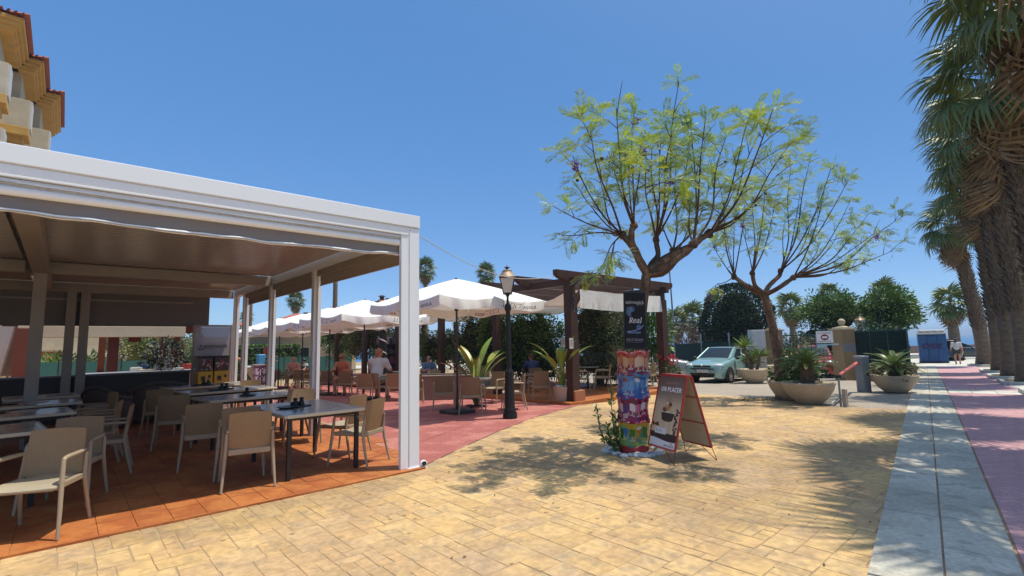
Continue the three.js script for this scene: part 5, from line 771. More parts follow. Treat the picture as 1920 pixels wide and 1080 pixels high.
function person(label, p, yaw, J, o) {
  const t = thing('person', label, 'person', p, yaw); const S = o.s ?? 1; t.scale.setScalar(S);
  const B = [[J.pel, J.belly, .13, .125], [J.belly, J.chest, .125, .14], [J.chest, J.neck, .12, .06], [J.neck, J.head.clone().add(V(0, -.06, 0)), .052, .05], [J.shL, J.shR, .07, .07]], up = [], dn = [];
  for (const s of ['L', 'R']) { B.push([J['sh' + s], J['el' + s], .055, .042], [J['el' + s], J['wr' + s], .042, .027], [J['hi' + s], J['kn' + s], .088, .056], [J['kn' + s], J['an' + s], .056, .036], [J['an' + s], J['an' + s].clone().add(o.foot ?? V(0, -.05, .15)), .036, .026], [J['an' + s], J['an' + s].clone().add(V(0, -.05, -.02)), .034, .03]); }
  const body = new MB().add(field(B, .05, 76)); const [hg, hm] = headGeo(J.head, o.hyaw ?? 0, o.hpitch ?? 0); body.add(hg);
  for (const s of ['L', 'R']) { const d = J['wr' + s].clone().sub(J['el' + s]).normalize(), q = new THREE.Quaternion().setFromUnitVectors(V(0, 0, 1), d); body.add(handGeo(), new THREE.Matrix4().compose(J['wr' + s].clone().addScaledVector(d, -.01), q, V(s === 'L' ? -1 : 1, 1, 1))); }
  body.build('body', o.skin, t);
  const T2 = [[J.pel.clone().add(V(0, .03, 0)), J.belly, .148, .142], [J.belly, J.chest, .142, .155], [J.chest, J.neck.clone().lerp(J.chest, .35), .137, .085], [J.shL, J.shR, .085, .085]]; if (o.sleeve) for (const s of ['L', 'R']) T2.push([J['sh' + s], J['sh' + s].clone().lerp(J['el' + s], o.sleeve), .075, .066]);
  new MB().add(field(o.tank ? T2.slice(0, 2).concat([[J.chest, J.chest.clone().add(V(0, .08, .0)), .145, .12], [J.shL.clone().lerp(J.shR, .2), J.shL.clone().lerp(J.shR, .8), .066, .066]]) : T2, .06, 56)).build('shirt', o.shirt, t);
  const D = [[J.pel, J.belly.clone().lerp(J.pel, .6), .146, .142]]; for (const s of ['L', 'R']) D.push([J['hi' + s], J['hi' + s].clone().lerp(J['kn' + s], o.shorts ?? .8), .105, .088]); new MB().add(field(D, .05, 48)).build('shorts', o.pants, t);
  if (o.hair) { const hb = [[V(0, .045, -.03), V(0, .05, .012), .082, .072], [V(0, .0, -.055), V(0, -.04, -.05), .068, .055]]; if (o.long) hb.push([V(0, -.04, -.06), V(0, -.22, -.085), .05, .03]); if (o.vol) hb.push([V(-.045, .03, -.02), V(.045, .03, -.02), .07, .07]); new MB().add(field(hb, .03, 44), hm).build('hair', o.hair, t); }
  const e = new MB(); for (const s of [-1, 1]) e.add(new THREE.SphereGeometry(.0115, 10, 8), hm.clone().multiply(M4(V(s * .031, .008, .082)))); e.build('eyes', mats.black, t);
  if (o.glasses) { const gl = new MB(); for (const s of [-1, 1]) gl.add(new THREE.CylinderGeometry(.026, .026, .008, 14), hm.clone().multiply(M4(V(s * .032, .008, .096), 0, 1, PI / 2))); gl.build('sunglasses', mats.black, t); }
  const sh = new MB(); for (const s of ['L', 'R']) { const a = J['an' + s], f = o.foot ?? V(0, -.05, .15); sh.add(field([[a.clone().add(V(0, -.052, -.03)), a.clone().add(f).add(V(0, -.012, .02)), .038, .032]], .02, 24)); } sh.build('shoes', o.shoes ?? mats.dark, t);
  return t;
}
const sit = (o = {}) => { const l = o.lean ?? .06; return { pel: V(0, .53, 0), belly: V(0, .70, l * .4), chest: V(0, .90, l), neck: V(0, 1.06, l + .03), head: V(0, 1.20, l + .06), shL: V(.185, .985, l), shR: V(-.185, .985, l), elL: V(.27, .77, l + .14), elR: V(-.27, .77, l + .14), wrL: V(.15, .80, l + .36), wrR: V(-.17, .82, l + .34), hiL: V(.095, .51, .03), hiR: V(-.095, .51, .03), knL: V(.15, .52, .44), knR: V(-.14, .52, .44), anL: V(.15, .10, .42), anR: V(-.16, .10, .38), ...o.j }; };
const wht = plain(.66, .66, .64, .9), sk1 = skinM(.50, .24, .14), sk2 = skinM(.55, .30, .20), sk3 = skinM(.42, .19, .11);
const pAt = (px, py) => { const p = G(px, py); p.y += .006; return p; };
const seatAt = (p, dir, label) => chair(p.clone(), dir, label, GT2);
{
  let p = pAt(704, 751), d = V(.15, 0, -1).normalize(); seatAt(p, d, 'brown armchair that the man in the white shirt sits on'); person('seated man with cropped hair in a white T-shirt, back to us', p, yawTo(d), sit({ lean: .16 }), { s: 1.2, skin: sk1, shirt: wht, sleeve: .75, pants: plain(.30, .26, .18, .9), shorts: .95, hair: skinM(.36, .17, .09), hyaw: -.3, hpitch: .3 });
  p = pAt(643, 740); d = V(.1, 0, 1).normalize(); seatAt(p, d, 'brown armchair that the person in the orange top sits on'); person('seated person in an orange top and sunglasses facing us at a table', p, yawTo(d), sit({ lean: .10 }), { s: 1.12, skin: sk1, shirt: plain(.60, .17, .10, .85), tank: true, pants: plain(.45, .2, .12, .9), shorts: .7, hair: plain(.36, .26, .15, .8), vol: true, glasses: true, hpitch: .2 });
  p = pAt(803, 733); d = V(.5, 0, .8).normalize(); seatAt(p, d, 'brown armchair that the person in the blue patterned shirt sits on'); person('seated person with fair hair and dark glasses in a blue patterned shirt', p, yawTo(d), sit({ lean: .02 }), { s: 1.0, skin: sk2, shirt: plain(.16, .25, .42, .85), sleeve: .7, pants: mats.dark, hair: plain(.42, .33, .22, .8), glasses: true });
  p = pAt(1000, 735); d = V(-.25, 0, -1).normalize(); seatAt(p, d, 'brown armchair that the person in the navy shirt sits on'); person('seated person in a navy blue shirt in the shade under the pergola', p, yawTo(d), sit({ lean: .12 }), { s: 1.0, skin: sk3, shirt: plain(.05, .075, .17, .9), sleeve: .7, pants: mats.dark, hair: plain(.14, .07, .04, .8), hyaw: .5 });
  p = pAt(549, 726); d = V(.3, 0, 1).normalize(); seatAt(p, d, 'brown armchair far back that the person in pink sits on'); person('seated person with fair hair in a pink top far back between dark posts', p, yawTo(d), sit({ lean: .05 }), { s: 1.05, skin: sk2, shirt: plain(.62, .30, .24, .85), sleeve: .4, pants: plain(.3, .25, .2, .9), hair: plain(.50, .36, .20, .8), vol: true });
  p = pAt(572, 724); d = V(-.6, 0, .7).normalize(); seatAt(p, d, 'brown armchair that the person in the black and white top sits on'); person('seated person in a black and white top with dark hair far back', p, yawTo(d), sit({ lean: .05 }), { s: 1.0, skin: sk2, shirt: std({ map: tex(128, .16, (u, v) => fbm(u, v, 6, 2, 3) > .5 ? 30 : 190), roughness: .9 }), sleeve: .6, pants: mats.dark, hair: mats.black, vol: true });
  p = G(1797, 683); const wd = WD.clone(); person('person in a white top and dark shorts walking away towards the sea', p, yawTo(wd), { pel: V(0, .95, 0), belly: V(0, 1.10, .02), chest: V(0, 1.28, .03), neck: V(0, 1.44, .02), head: V(0, 1.58, .05), shL: V(.18, 1.37, .02), shR: V(-.18, 1.37, .02), elL: V(.27, 1.10, -.03), elR: V(-.27, 1.10, .04), wrL: V(.29, .86, .06), wrR: V(-.29, .86, .14), hiL: V(.10, .92, 0), hiR: V(-.10, .92, 0), knL: V(.11, .50, .12), knR: V(-.11, .50, -.02), anL: V(.10, .09, .14), anR: V(-.10, .11, -.22) }, { s: .98, skin: sk1, shirt: plain(.62, .60, .58, .9), sleeve: .75, pants: mats.black, shorts: .45, hair: mats.black, long: true });
  const bag = thing('shoulder_bag', 'bright blue bag hanging at the left hip of the walking person', 'bag', p.clone().addScaledVector(WR, -.33)); bag.rotation.y = yawTo(wd); const bb = new MB(); bb.rbox(0, .66, 0, .14, .36, .30, .05); bb.build('bag_body', mats.blue, bag); new MB().tube(curve([V(-.04, .82, .1), V(-.05, 1.0, 0), V(-.04, .82, -.1)], 8), .012, 6).build('strap', mats.blue, bag);
}
// ------------------------------------------------------------------ cars (z forward, x to the car's left)
const chromeM = plain(.7, .7, .7, .2, { metalness: .9 });
function car(name, label, p, dir, paint, o = {}) {
  const t = thing(name, label, 'car', p, yawTo(dir)), L = (o.L ?? 3.8) / 3.8, W = (o.W ?? 1.64) / 1.64, H = (o.H ?? 1.44) / 1.44, q = (x, y, z) => V(x * W, y * H, z * L);
  const pm = new THREE.MeshPhysicalMaterial({ color: paint, roughness: .32, metalness: .25, clearcoat: 1, clearcoatRoughness: .05 });
  const st = [[1.90, .60, .56, .34], [1.885, .68, .66, .25], [1.82, .75, .745, .20], [1.66, .80, .795, .17], [1.4, .85, .815, .17], [1.1, .895, .825, .17], [.82, .95, .825, .17], [.5, .98, .825, .17], [0, .985, .83, .17], [-.6, .99, .83, .17], [-1.1, 1.0, .82, .17], [-1.5, 1.0, .79, .18], [-1.74, .98, .74, .22], [-1.85, .90, .69, .28], [-1.89, .72, .62, .36]];
  const sec = ([z, yt, w, yb]) => { const m = lerp(yb, yt, .5), h = [[.80 * w, yb], [.95 * w, yb + .05], [w, lerp(yb, m, .6)], [w, m + .02], [.985 * w, lerp(m, yt, .55)], [.955 * w, yt - .05], [.90 * w, yt - .012], [.74 * w, yt + .008], [.4 * w, yt + .028], [0, yt + .034]]; return [...h.map(([x, y]) => q(x, y, z)), ...h.slice(0, -1).reverse().map(([x, y]) => q(-x, y, z))]; };
  const rows = st.map(sec), b = new MB().add(gridGeo(rows)); for (const R of [rows[0], rows.at(-1)]) { const c = R.reduce((a, v) => a.add(v), V(0, 0, 0)).multiplyScalar(1 / R.length); b.add(gridGeo([R, R.map(() => c)])); } b.build('car_body', pm, t);
  // cabin: corner points of the belt line and the roof
  const y0 = .955, y1 = 1.405, A = [q(.70, y0, .86), q(-.70, y0, .86), q(-.56, y1, -.02), q(.56, y1, -.02)], R = [q(.70, y0 + .02, -1.80), q(-.70, y0 + .02, -1.80), q(-.56, y1 - .03, -1.42), q(.56, y1 - .03, -1.42)];
  const patch = (a, b2, c, d, n, bulge, s0 = 0, s1 = 1, t0 = 0, t1 = 1, off = 0) => { const rr = [], nn = b2.clone().sub(a).cross(d.clone().sub(a)).normalize(); for (let j = 0; j <= n; j++) { const row = []; for (let i = 0; i <= n; i++) { const s = lerp(s0, s1, i / n), u = lerp(t0, t1, j / n); row.push(a.clone().lerp(b2, s).lerp(d.clone().lerp(c, s), u).addScaledVector(nn, bulge * 4 * s * (1 - s) * .5 + bulge * .5 * 4 * u * (1 - u) * .4 + off)); } rr.push(row); } return gridGeo(rr); };
  const ws = [A[1], A[0], A[3], A[2]], rf = [A[2], A[3], R[3], R[2]], sl = [A[0], R[0], R[3], A[3]], sr = [R[1], A[1], A[2], R[2]], rw = [R[0], R[1], R[2], R[3]];
  const cab = new MB(); cab.add(patch(...ws, 6, .05)); cab.add(patch(...rf, 8, .06)); cab.add(patch(...sl, 6, .03)); cab.add(patch(...sr, 6, .03)); cab.add(patch(...rw, 6, .05)); for (const [a, b2] of [[A[3], R[3]], [A[2], R[2]], [A[2], A[3]], [R[2], R[3]]]) cab.tube([a, a.clone().lerp(b2, .5).add(V(0, .012, 0)), b2], .022, 8); for (const [a, b2] of [[A[0], A[3]], [A[1], A[2]], [R[0], R[3]], [R[1], R[2]]]) cab.tube([a, a.clone().lerp(b2, .5), b2], .028, 8); cab.build('cabin', pm, t);
  const gl = (P, name, s0, s1, t0, t1, bu) => new MB().add(patch(...P, 6, bu, s0, s1, t0, t1, .010)).build(name, mats.carglass, t);
  gl(ws, 'windscreen', .05, .95, .06, .93, .05); gl(rw, 'rear_window', .07, .93, .1, .9, .05);
  for (const P of [sl, sr]) { const m = P === sr; const f = m ? [.60, .92] : [.08, .40], r2 = m ? [.12, .54] : [.46, .88]; gl(P, 'side_window', f[0] + (m ? 0 : .05), f[1] - (m ? .05 : 0), .12, .88, .03); gl(P, 'side_window', ...r2, .14, .86, .03); }
  for (const s of [-1, 1]) {
    for (const z of [1.2, -1.22]) { const c = q(s * .80, .29, z); const a = new MB(); a.cyl(V(s * .60, c.y + .015, c.z), V(s * .838 * W, c.y + .015, c.z), .355, .355, 24); a.build('wheel_arch', mats.black, t); const w = new MB(); const tyre = new THREE.LatheGeometry([[.20, -.085], [.27, -.088], [.288, -.06], [.292, 0], [.288, .06], [.27, .088], [.20, .085]].map((v) => new THREE.Vector2(...v)), 28); w.add(tyre, new THREE.Matrix4().makeRotationZ(PI / 2).setPosition(s * .775 * W, c.y, c.z)); const wh = w.build('wheel', mats.rubber, t); const rm = new MB(); rm.cyl(V(s * .80 * W, c.y, c.z), V(s * .845 * W, c.y, c.z), .205, .19, 24); rm.build('rim', plain(.55, .56, .57, .35, { metalness: .5 }), wh); const hb = new MB(); for (let k = 0; k < 7; k++) { const a2 = k / 7 * 2 * PI; hb.cyl(V(s * .843 * W, c.y + sin(a2) * .12, c.z + cos(a2) * .12), V(s * .852 * W, c.y + sin(a2) * .12, c.z + cos(a2) * .12), .032, .032, 8); } hb.build('rim_hole', mats.dark, wh); }
    const hl = new MB(); hl.add(new THREE.SphereGeometry(1, 16, 10), M4(q(s * .60, .725, 1.73), s * .42, V(.20, .078, .13))); hl.build('headlight', std({ color: col(.75, .76, .72), roughness: .12, metalness: .25 }), t);
    const mi = new MB(); mi.add(new THREE.SphereGeometry(1, 12, 8), M4(q(s * .92, .99, .62), 0, V(.10, .065, .07))); mi.build('mirror', mats.black, t);
    const dl = new MB(); dl.bar(q(s * .832, .24, .60), q(s * .826, .93, .66), .012, .014); dl.bar(q(s * .834, .24, -.42), q(s * .822, .95, -.40), .012, .014); dl.build('door_gap', mats.black, t);
    new MB().rbox(s * .835 * W, .80 * H, -.22 * L, .02, .035, .16, .008).build('door_handle', mats.black, t);
    new MB().bar(q(s * .838, .46, .6), q(s * .838, .46, -.9), .02, .045, .006).build('side_strip', mats.black, t);
    const tl = new MB(); tl.add(new THREE.SphereGeometry(1, 12, 8), M4(q(s * .66, .80, -1.80), 0, V(.08, .14, .08))); tl.build('tail_light', mats.redpaint, t);
  }
  new MB().rbox(0, .695 * H, 1.885 * L, .72, .075, .04, .01).build('grille', mats.black, t); new MB().rbox(0, .728 * H, 1.898 * L, .74, .016, .03, .005).add(new THREE.SphereGeometry(.035, 12, 8), M4(q(0, .715, 1.905))).build('badge_bar', chromeM, t);
  const bp = new MB(); { const pts = []; for (let k = 0; k <= 12; k++) { const a = (k / 6 - 1) * 1.25; pts.push(q(sin(a) * .80, .585, 1.62 + .30 * cos(a) ** .7)); } bp.tube(pts, .030, 8); } bp.build('bumper_strip', mats.black, t);
  new MB().rbox(0, .375 * H, 1.885 * L, 1.02, .10, .05, .012).build('lower_intake', mats.black, t);
  const pt = canvasTex(256, 64, (c, w, h) => { c.fillStyle = '#e9e9e4'; c.fillRect(0, 0, w, h); c.fillStyle = '#1d3f8f'; c.fillRect(0, 0, 24, h); c.fillStyle = '#151515'; c.font = 'bold 48px sans-serif'; c.fillText(o.plate ?? '4808 BSM', 34, 50, 212); }); const pl = new MB().rbox(0, .505 * H, 1.93 * L, .53, .12, .02, .004).build('number_plate', mats.wallwhite, t); new MB().add(new THREE.PlaneGeometry(.51, .11), M4(V(0, .505 * H, 1.9425 * L)), null, true).build('plate_text', std({ map: pt, roughness: .4 }), pl);
  return t;
}
const fwd = V(-.72, 0, .69).normalize();
car('parked_car', 'pale turquoise hatchback parked nose towards us beside the green screen', V(8.95, gy(-21.7), -21.55), fwd, col(.27, .45, .41), { plate: '4808 BSM' });
car('parked_car', 'silver estate car half hidden behind the right timber post', V(6.3, gy(-24), -24.4), V(.95, 0, .3).normalize(), col(.48, .50, .52), { L: 4.3, H: 1.5, plate: '2175 CKD' });
car('parked_car', 'red car showing only its bonnet behind the gate', V(14.1, gy(-24), -23.6), V(-.5, 0, .86).normalize(), col(.50, .06, .06), { L: 4.1, H: 1.42, plate: '7316 DFL' });
{ const c = car('parked_car', 'black off-road car with raised tailgate beside the blue toilet cabin', G(1787, 676).add(V(.3, 0, -1)), V(.55, 0, -.8), col(.012, .013, .015), { L: 4.3, H: 1.66, W: 1.8, plate: '9042 HJR' }); const g = new MB(); g.bar(V(0, 1.62, -1.65), V(0, 1.68, -2.75), 1.35, .06, .02); g.build('tailgate', mats.black, c); }
car('parked_car', 'dark grey car parked by the sea wall right of the walking person', G(1822, 673).add(V(.5, 0, -1.5)), V(.75, 0, .6), col(.03, .04, .042), { L: 4.2, plate: '6650 GTV' });
// ------------------------------------------------------------------ gate, pillars, barrier, screens
function pillar(label, p, h, w = .58) { const t = thing('gate_pillar', label, 'pillar', p, .12); t.userData.group = 'ochre gate pillars with ball tops'; new MB().rbox(0, h / 2, 0, w, h, w, .012).build('shaft', mats.ochre, t); const c = new MB(); c.rbox(0, h + .035, 0, w + .14, .07, w + .14, .012); c.rbox(0, h + .095, 0, w - .08, .05, w - .08, .01); c.lathe([[.24, h + .12], [.17, h + .15], [.10, h + .17], [.08, h + .21], [.10, h + .225]], V(0, 0, 0), 18); c.build('cap', mats.cream, t); new MB().add(new THREE.SphereGeometry(.135, 20, 14), M4(V(0, h + .335, 0))).build('ball', mats.cream, t); return t; }
const A1 = G(1588, 712), A2 = G(1456, 704), wallC = G(1710, 717);
{
  const a = pillar('ochre gate pillar with ball top and a grey sign band, right of the gate', A1, 2.0); new MB().rbox(0, 1.28, .285, .56, .36, .02, .004).build('sign_plate', plain(.30, .31, .31, .6), a); new MB().rbox(.33, 1.05, -.1, .05, 2.1, .3, .005).build('gate_jamb', mats.greenmetal, a);
  pillar('ochre gate pillar with ball top behind the leaning tree trunk', A2, 2.15);
  // gate leaf
  const g = thing('metal_gate', 'dark green open metal gate carrying the no entry sign', 'gate', A2.clone().add(V(.35, 0, 0))); const d = A1.clone().sub(A2); d.y = 0; const len = d.length() - .7; g.rotation.y = atan2(-d.z, d.x);
  const f = new MB(); for (const y of [.12, 1.0, 1.92]) f.rbox(len / 2, y, 0, len, .05, .04, .006); for (const x of [.02, len - .02]) f.rbox(x, 1.0, 0, .05, 1.9, .045, .006); f.build('gate_frame', mats.greenmetal, g); for (let x = .2; x < len - .1; x += .22) new MB().rbox(x, 1.0, 0, .018, 1.84, .018, .003).build('bar', mats.greenmetal, g);
  const st = canvasTex(256, 192, (c, w, h) => { c.fillStyle = '#ece9e6'; c.fillRect(0, 0, w, h); c.fillStyle = '#35302f'; c.font = 'bold 25px sans-serif'; c.fillText('SOLO RESIDENTES', 14, 38, 228); c.fillText('RESIDENTS ONLY', 22, 176, 212); c.fillStyle = '#8c2a2a'; c.beginPath(); c.ellipse(128, 100, 62, 50, 0, 0, 7); c.fill(); c.fillStyle = '#f4efec'; c.fillRect(88, 84, 80, 32); });
  const s = thing('no_entry_sign', 'white sign with red no entry oval hanging on the gate', 'sign', atZ(1546, 632, -19.2)); s.rotation.y = -.15; new MB().rbox(0, 0, 0, .60, .46, .02, .006).build('sign_board', mats.wallwhite, s); new MB().add(new THREE.PlaneGeometry(.58, .44), M4(V(0, 0, .0125)), null, true).build('sign_print', std({ map: st, roughness: .5 }), s); const pl = new MB(); pl.rbox(.1, -.29, .0, .74, .05, .03, .006); pl.rbox(-.12, -.36, 0, .34, .12, .02, .004); pl.build('lower_plate', plain(.42, .58, .68, .5), s); new MB().cyl(V(-.30, -1.9, -.03), V(-.30, .1, -.03), .02, .02, 8).build('post', mats.steel, s);
  // barrier
  const bp = G(1621, 735), b = thing('barrier_cabinet', 'slim grey barrier cabinet beside the bowl planter', 'barrier', bp, .25); new MB().rbox(0, .50, 0, .26, 1.0, .26, .015).build('cabinet', mats.bluegrey, b); new MB().rbox(0, 1.03, 0, .29, .07, .29, .02).build('cabinet_lid', plain(.36, .38, .40, .45), b); new MB().rbox(.03, .52, .135, .055, .085, .012, .006).build('lock', mats.black, b);
  const ae = G(1577, 762).setY(.70 + gy(-12)), as = bp.clone().setY(bp.y + .85).add(V(-.16, 0, .02)), ar = thing('road_barrier', 'faded red barrier arm resting on a thin grey post', 'barrier', V(0, 0, 0)); new MB().cyl(as, as.clone().lerp(ae, .96), .045, .03, 12).build('arm', mats.redpink, ar); new MB().rbox(ae.x, ae.y - .02, ae.z, .09, .07, .09, .01).build('rest', mats.black, ar); new MB().cyl(ae.clone().setY(gy(ae.z)), ae, .022, .022, 10).build('post', mats.steel, ar); new MB().cyl(ae.clone().setY(gy(ae.z) + .22), ae.clone().add(V(-.28, -.72 + .10, .1)), .02, .02, 8).build('strut', mats.steel, ar);
  const lp = G(1586, 763); const sp = thing('short_post', 'short weathered square post next to the barrier arm rest', 'post', lp, .3); new MB().rbox(0, .20, 0, .085, .40, .085, .012).build('post_body', plain(.46, .40, .32, .8), sp);
  // low wall, screened fence on it and the row of small posts up the path
  const w = thing('garden_wall', 'low ochre wall carrying the dark green screened fence', 'wall', V(0, 0, 0)), m = new MB(), w0 = A1.clone().add(V(.3, 0, .05)); const we = wk(33.5, -.9), wb = wallC;
  const wallseg = (a, b2, h, th) => { const aa = a.clone(), bb = b2.clone(); aa.y = gy(aa.z) + h / 2; bb.y = gy(bb.z) + h / 2; m.bar(aa, bb, th, h, .01); }; wallseg(w0, wb, .42, .24); wallseg(wb, we, .42, .24); m.build('wall_body', mats.ochre, w);
  for (let k = 0; k < 6; k++) { const p = wb.clone().lerp(we, k / 5); new MB().rbox(p.x, gy(p.z) + .32, p.z, .30, .64, .30, .012, .6).build('wall_post', mats.ochre, w); }
  const fn = thing('screened_fence', 'dark green mesh fence with screening on the low ochre wall', 'fence', V(0, 0, 0)); const seg = (a, b2, n) => { for (let k = 0; k < n; k++) { const p = a.clone().lerp(b2, k / n), q2 = a.clone().lerp(b2, (k + 1) / n); p.y = gy(p.z) + 1.18; q2.y = gy(q2.z) + 1.18; { const g = new MB(), nn = 14; for (let i = 0; i < nn; i++) { const e = p.clone().lerp(q2, (i + .5) / nn); g.bar(e.clone().add(V(0, -.8, 0)), e.clone().add(V(0, .72, 0)), .05, .01); } for (let i = 0; i < 9; i++) { const y = -.75 + i * .18; g.bar(p.clone().add(V(0, y, .012)), q2.clone().add(V(0, y, .012)), .012, .05); } g.build('screen', mats.greenscreen, fn); } const c = p.clone(); new MB().bar(c.clone().setY(gy(c.z) + .4), c.clone().setY(gy(c.z) + 1.95), .05, .05).build('fence_post', mats.greenmetal, fn); new MB().bar(p.clone().add(V(0, .75, 0)), q2.clone().add(V(0, .75, 0)), .03, .04).build('rail', mats.greenmetal, fn); } }; seg(w0.clone().add(V(.1, 0, 0)), wb, 3); seg(wb, we, 9);
  // fence with ragged green screen behind the parked cars
  const f2 = thing('green_screen_fence', 'long ragged dark green screen fence behind the parked cars', 'fence', V(0, 0, 0)), fa = V(4.6, 0, -26.5), fb = V(11.4, 0, -23.2); for (let k = 0; k < 6; k++) { const p = fa.clone().lerp(fb, k / 6), q2 = fa.clone().lerp(fb, (k + 1) / 6), hh = 1.62 + .06 * sin(k * 2.1); p.y = gy(p.z) + hh / 2; q2.y = gy(q2.z) + hh / 2; new MB().bar(p, q2, .03, hh).build('screen', mats.greenscreen, f2); new MB().bar(p.clone().setY(gy(p.z)), p.clone().setY(gy(p.z) + 2.1), .06, .06).build('fence_post', mats.steel, f2); for (const y of [1.75, 1.95, 2.08]) { const s2 = p.clone().setY(gy(p.z) + y), e2 = q2.clone().setY(gy(q2.z) + y); new MB().bar(s2, e2, .012, .012).build('wire', mats.greenmetal, f2); } }
  const mb = thing('meter_cabinet', 'pale grey square utility cabinet standing by the fence', 'cabinet', atZ(1421, 665, -21.4).setY(gy(-21.4)), .1); new MB().rbox(0, 1.62, 0, .62, 1.0, .3, .012).build('cabinet_body', mats.meter, mb); for (const x of [-.155, .155]) { new MB().rbox(x, 1.62, .153, .29, .94, .012, .004).build('cabinet_door', plain(.60, .61, .62, .55), mb); } new MB().rbox(0, .56, 0, .6, 1.12, .28, .01).build('plinth', mats.conc, mb);
  const gl = thing('garden_lamp', 'white-shaded lantern on a post in front of the two green trees', 'street lamp', atZ(1622, 700, -25).setY(gy(-25))); new MB().cyl(V(0, 0, 0), V(0, 2.2, 0), .04, .03, 10).build('column', mats.iron, gl); lantern(gl, 2.2, 1.1);
}
{ // portable toilet cabin
  const p = G(1752, 681).add(V(.4, 0, -.5)), t = thing('portable_toilet', 'blue portable toilet cabin with white roof and purple graffiti', 'toilet cabin', p, yawTo(V(-WD.x, 0, -WD.z)) + .05), b = new MB(); b.rbox(0, 1.06, 0, 1.55, 1.96, 1.2, .03); b.build('cabin', mats.blue, t);
  for (const x of [-.52, .52]) new MB().rbox(x, 1.05, .605, .46, 1.8, .02, .01).build('side_panel', plain(.02, .085, .23, .5), t); new MB().rbox(0, 1.02, .61, .5, 1.75, .03, .01).build('door', plain(.018, .078, .215, .5), t);
  const r = new MB(); r.rbox(0, 2.08, 0, 1.62, .10, 1.28, .02); r.add(new RoundedBoxGeometry(1.48, .26, 1.1, 3, .1), M4(V(0, 2.22, 0))); for (const x of [-.36, .42]) r.rbox(x, 2.2, .54, .46, .18, .06, .03); r.build('roof', mats.wallwhite, t); const v = new MB(); for (const x of [-.55, -.2, .2, .55]) for (let k = 0; k < 3; k++) v.rbox(x, 2.15 + k * .04, .575, .2, .012, .02, .003); v.build('vents', mats.steel, t); new MB().rbox(0, .05, 0, 1.6, .10, 1.25, .02).build('skid', mats.dark, t);
  const gt = canvasTex(512, 192, (c, w, h) => { c.clearRect(0, 0, w, h); c.strokeStyle = '#331f4e'; c.lineWidth = 15; c.lineJoin = 'round'; c.font = 'bold italic 150px sans-serif'; c.strokeText('CNOS', 16, 140, 470); c.lineWidth = 7; c.beginPath(); c.moveTo(20, 168); c.lineTo(480, 158); c.stroke(); }); new MB().add(new THREE.PlaneGeometry(1.35, .55), M4(V(.02, 1.18, .632)), null, true).build('graffiti', std({ map: gt, transparent: true, alphaTest: .4, roughness: .6 }), t);
}
// ------------------------------------------------------------------ palms
const GP = 'tall fan palms in the row along the right of the footway';
[[G(1850, 686), [-1.4, 8.3, .4], .36, 'first small-looking palm of the row, farthest along the footway', 1.0], [G(1884, 698), [-.8, 8.6, .5], .35, 'second palm from the far end of the row, leaning left', 1.0], [G(1908, 709), [-.7, 8.7, .4], .35, 'third palm from the far end of the row, its thick trunk at the picture edge', 1.0], [V(16.9, gy(-16.4), -16.4), [-.6, 8.6, .2], .34, 'fourth palm of the row, its hanging fronds at the right picture edge', 1.0], [V(14.0, gy(-12.8), -12.8), [-.9, 8.3, .3], .4, 'fifth palm of the row with the big sunlit fan frond', 1.05], [V(11.0, 0, -9.2), [-.6, 8.3, .2], .4, 'sixth palm of the row whose fronds hang into the top right corner', 1.0], [V(9.0, 0, -6.5), [-1.3, 8.0, .1], .4, 'seventh palm of the row, outside the picture but shading the pavement', 1.0], [V(7.7, 0, -3.9), [-.9, 7.8, -.3], .4, 'nearest palm of the row, outside the picture but shading the plaza corner', 1.0]].forEach(([b, tp, r0, l, s], k) => {
  fanPalm(l, b, b.clone().add(V(...tp)), r0, .25, 400 + k, { name: 'fan_palm', group: GP, boots: 420, bootFrom: .26, n: k < 6 ? 27 : 26, hang: k < 4 ? 15 : k < 6 ? 11 : 8, skirt: k < 4 ? 1.2 : .8, size: s });
  const pit = thing('tree_pit', ['farthest square kerb around a palm', 'second square kerb from the far end, around a palm', 'third square kerb from the far end, around a thick palm', 'square kerb around the fourth palm of the row', 'square kerb around the fifth palm', 'square kerb around the sixth palm', 'square kerb around the seventh palm', 'nearest square kerb around a palm'][k], 'kerb', b.clone(), yawTo(WD)); pit.userData.group = 'square kerbs around the palms'; for (const e of [-1, 1]) { new MB().rbox(e * .75, .05, 0, .12, .12, 1.62, .015).build('kerb_stone', mats.paleconc, pit); new MB().rbox(0, .05, e * .75, 1.36, .12, .12, .015).build('kerb_stone', mats.paleconc, pit); } new MB().rbox(0, .012, 0, 1.38, .02, 1.38, .002).build('soil', mats.sand, pit);
});
const farPalm = (label, px, pyTop, z, size, seed, r0 = .22) => { const tp = atZ(px, pyTop, z), b = V(tp.x, gy(z), z); return fanPalm(label, b, tp, r0, r0 * .75, seed, { name: 'distant_palm', group: 'palms in the distance', lite: true, n: 26, hang: 12, size, skirt: .4 }); };
farPalm('palm beyond the blue toilet cabin by the sea', 1782, 572, -42, 1.25, 501, .42);
farPalm('pale bushy palm left of the big round dark tree', 1299, 601, -40, 1.05, 502, .3); farPalm('small palm just right of the right timber post', 1268, 606, -42, .9, 503, .25);
farPalm('palm beyond the gate left of the green trees', 1483, 580, -38, .95, 504, .25); farPalm('palm top rising behind the right green tree', 1658, 552, -33, .75, 505); farPalm('small palm behind the left green tree', 1556, 556, -30, .6, 515);
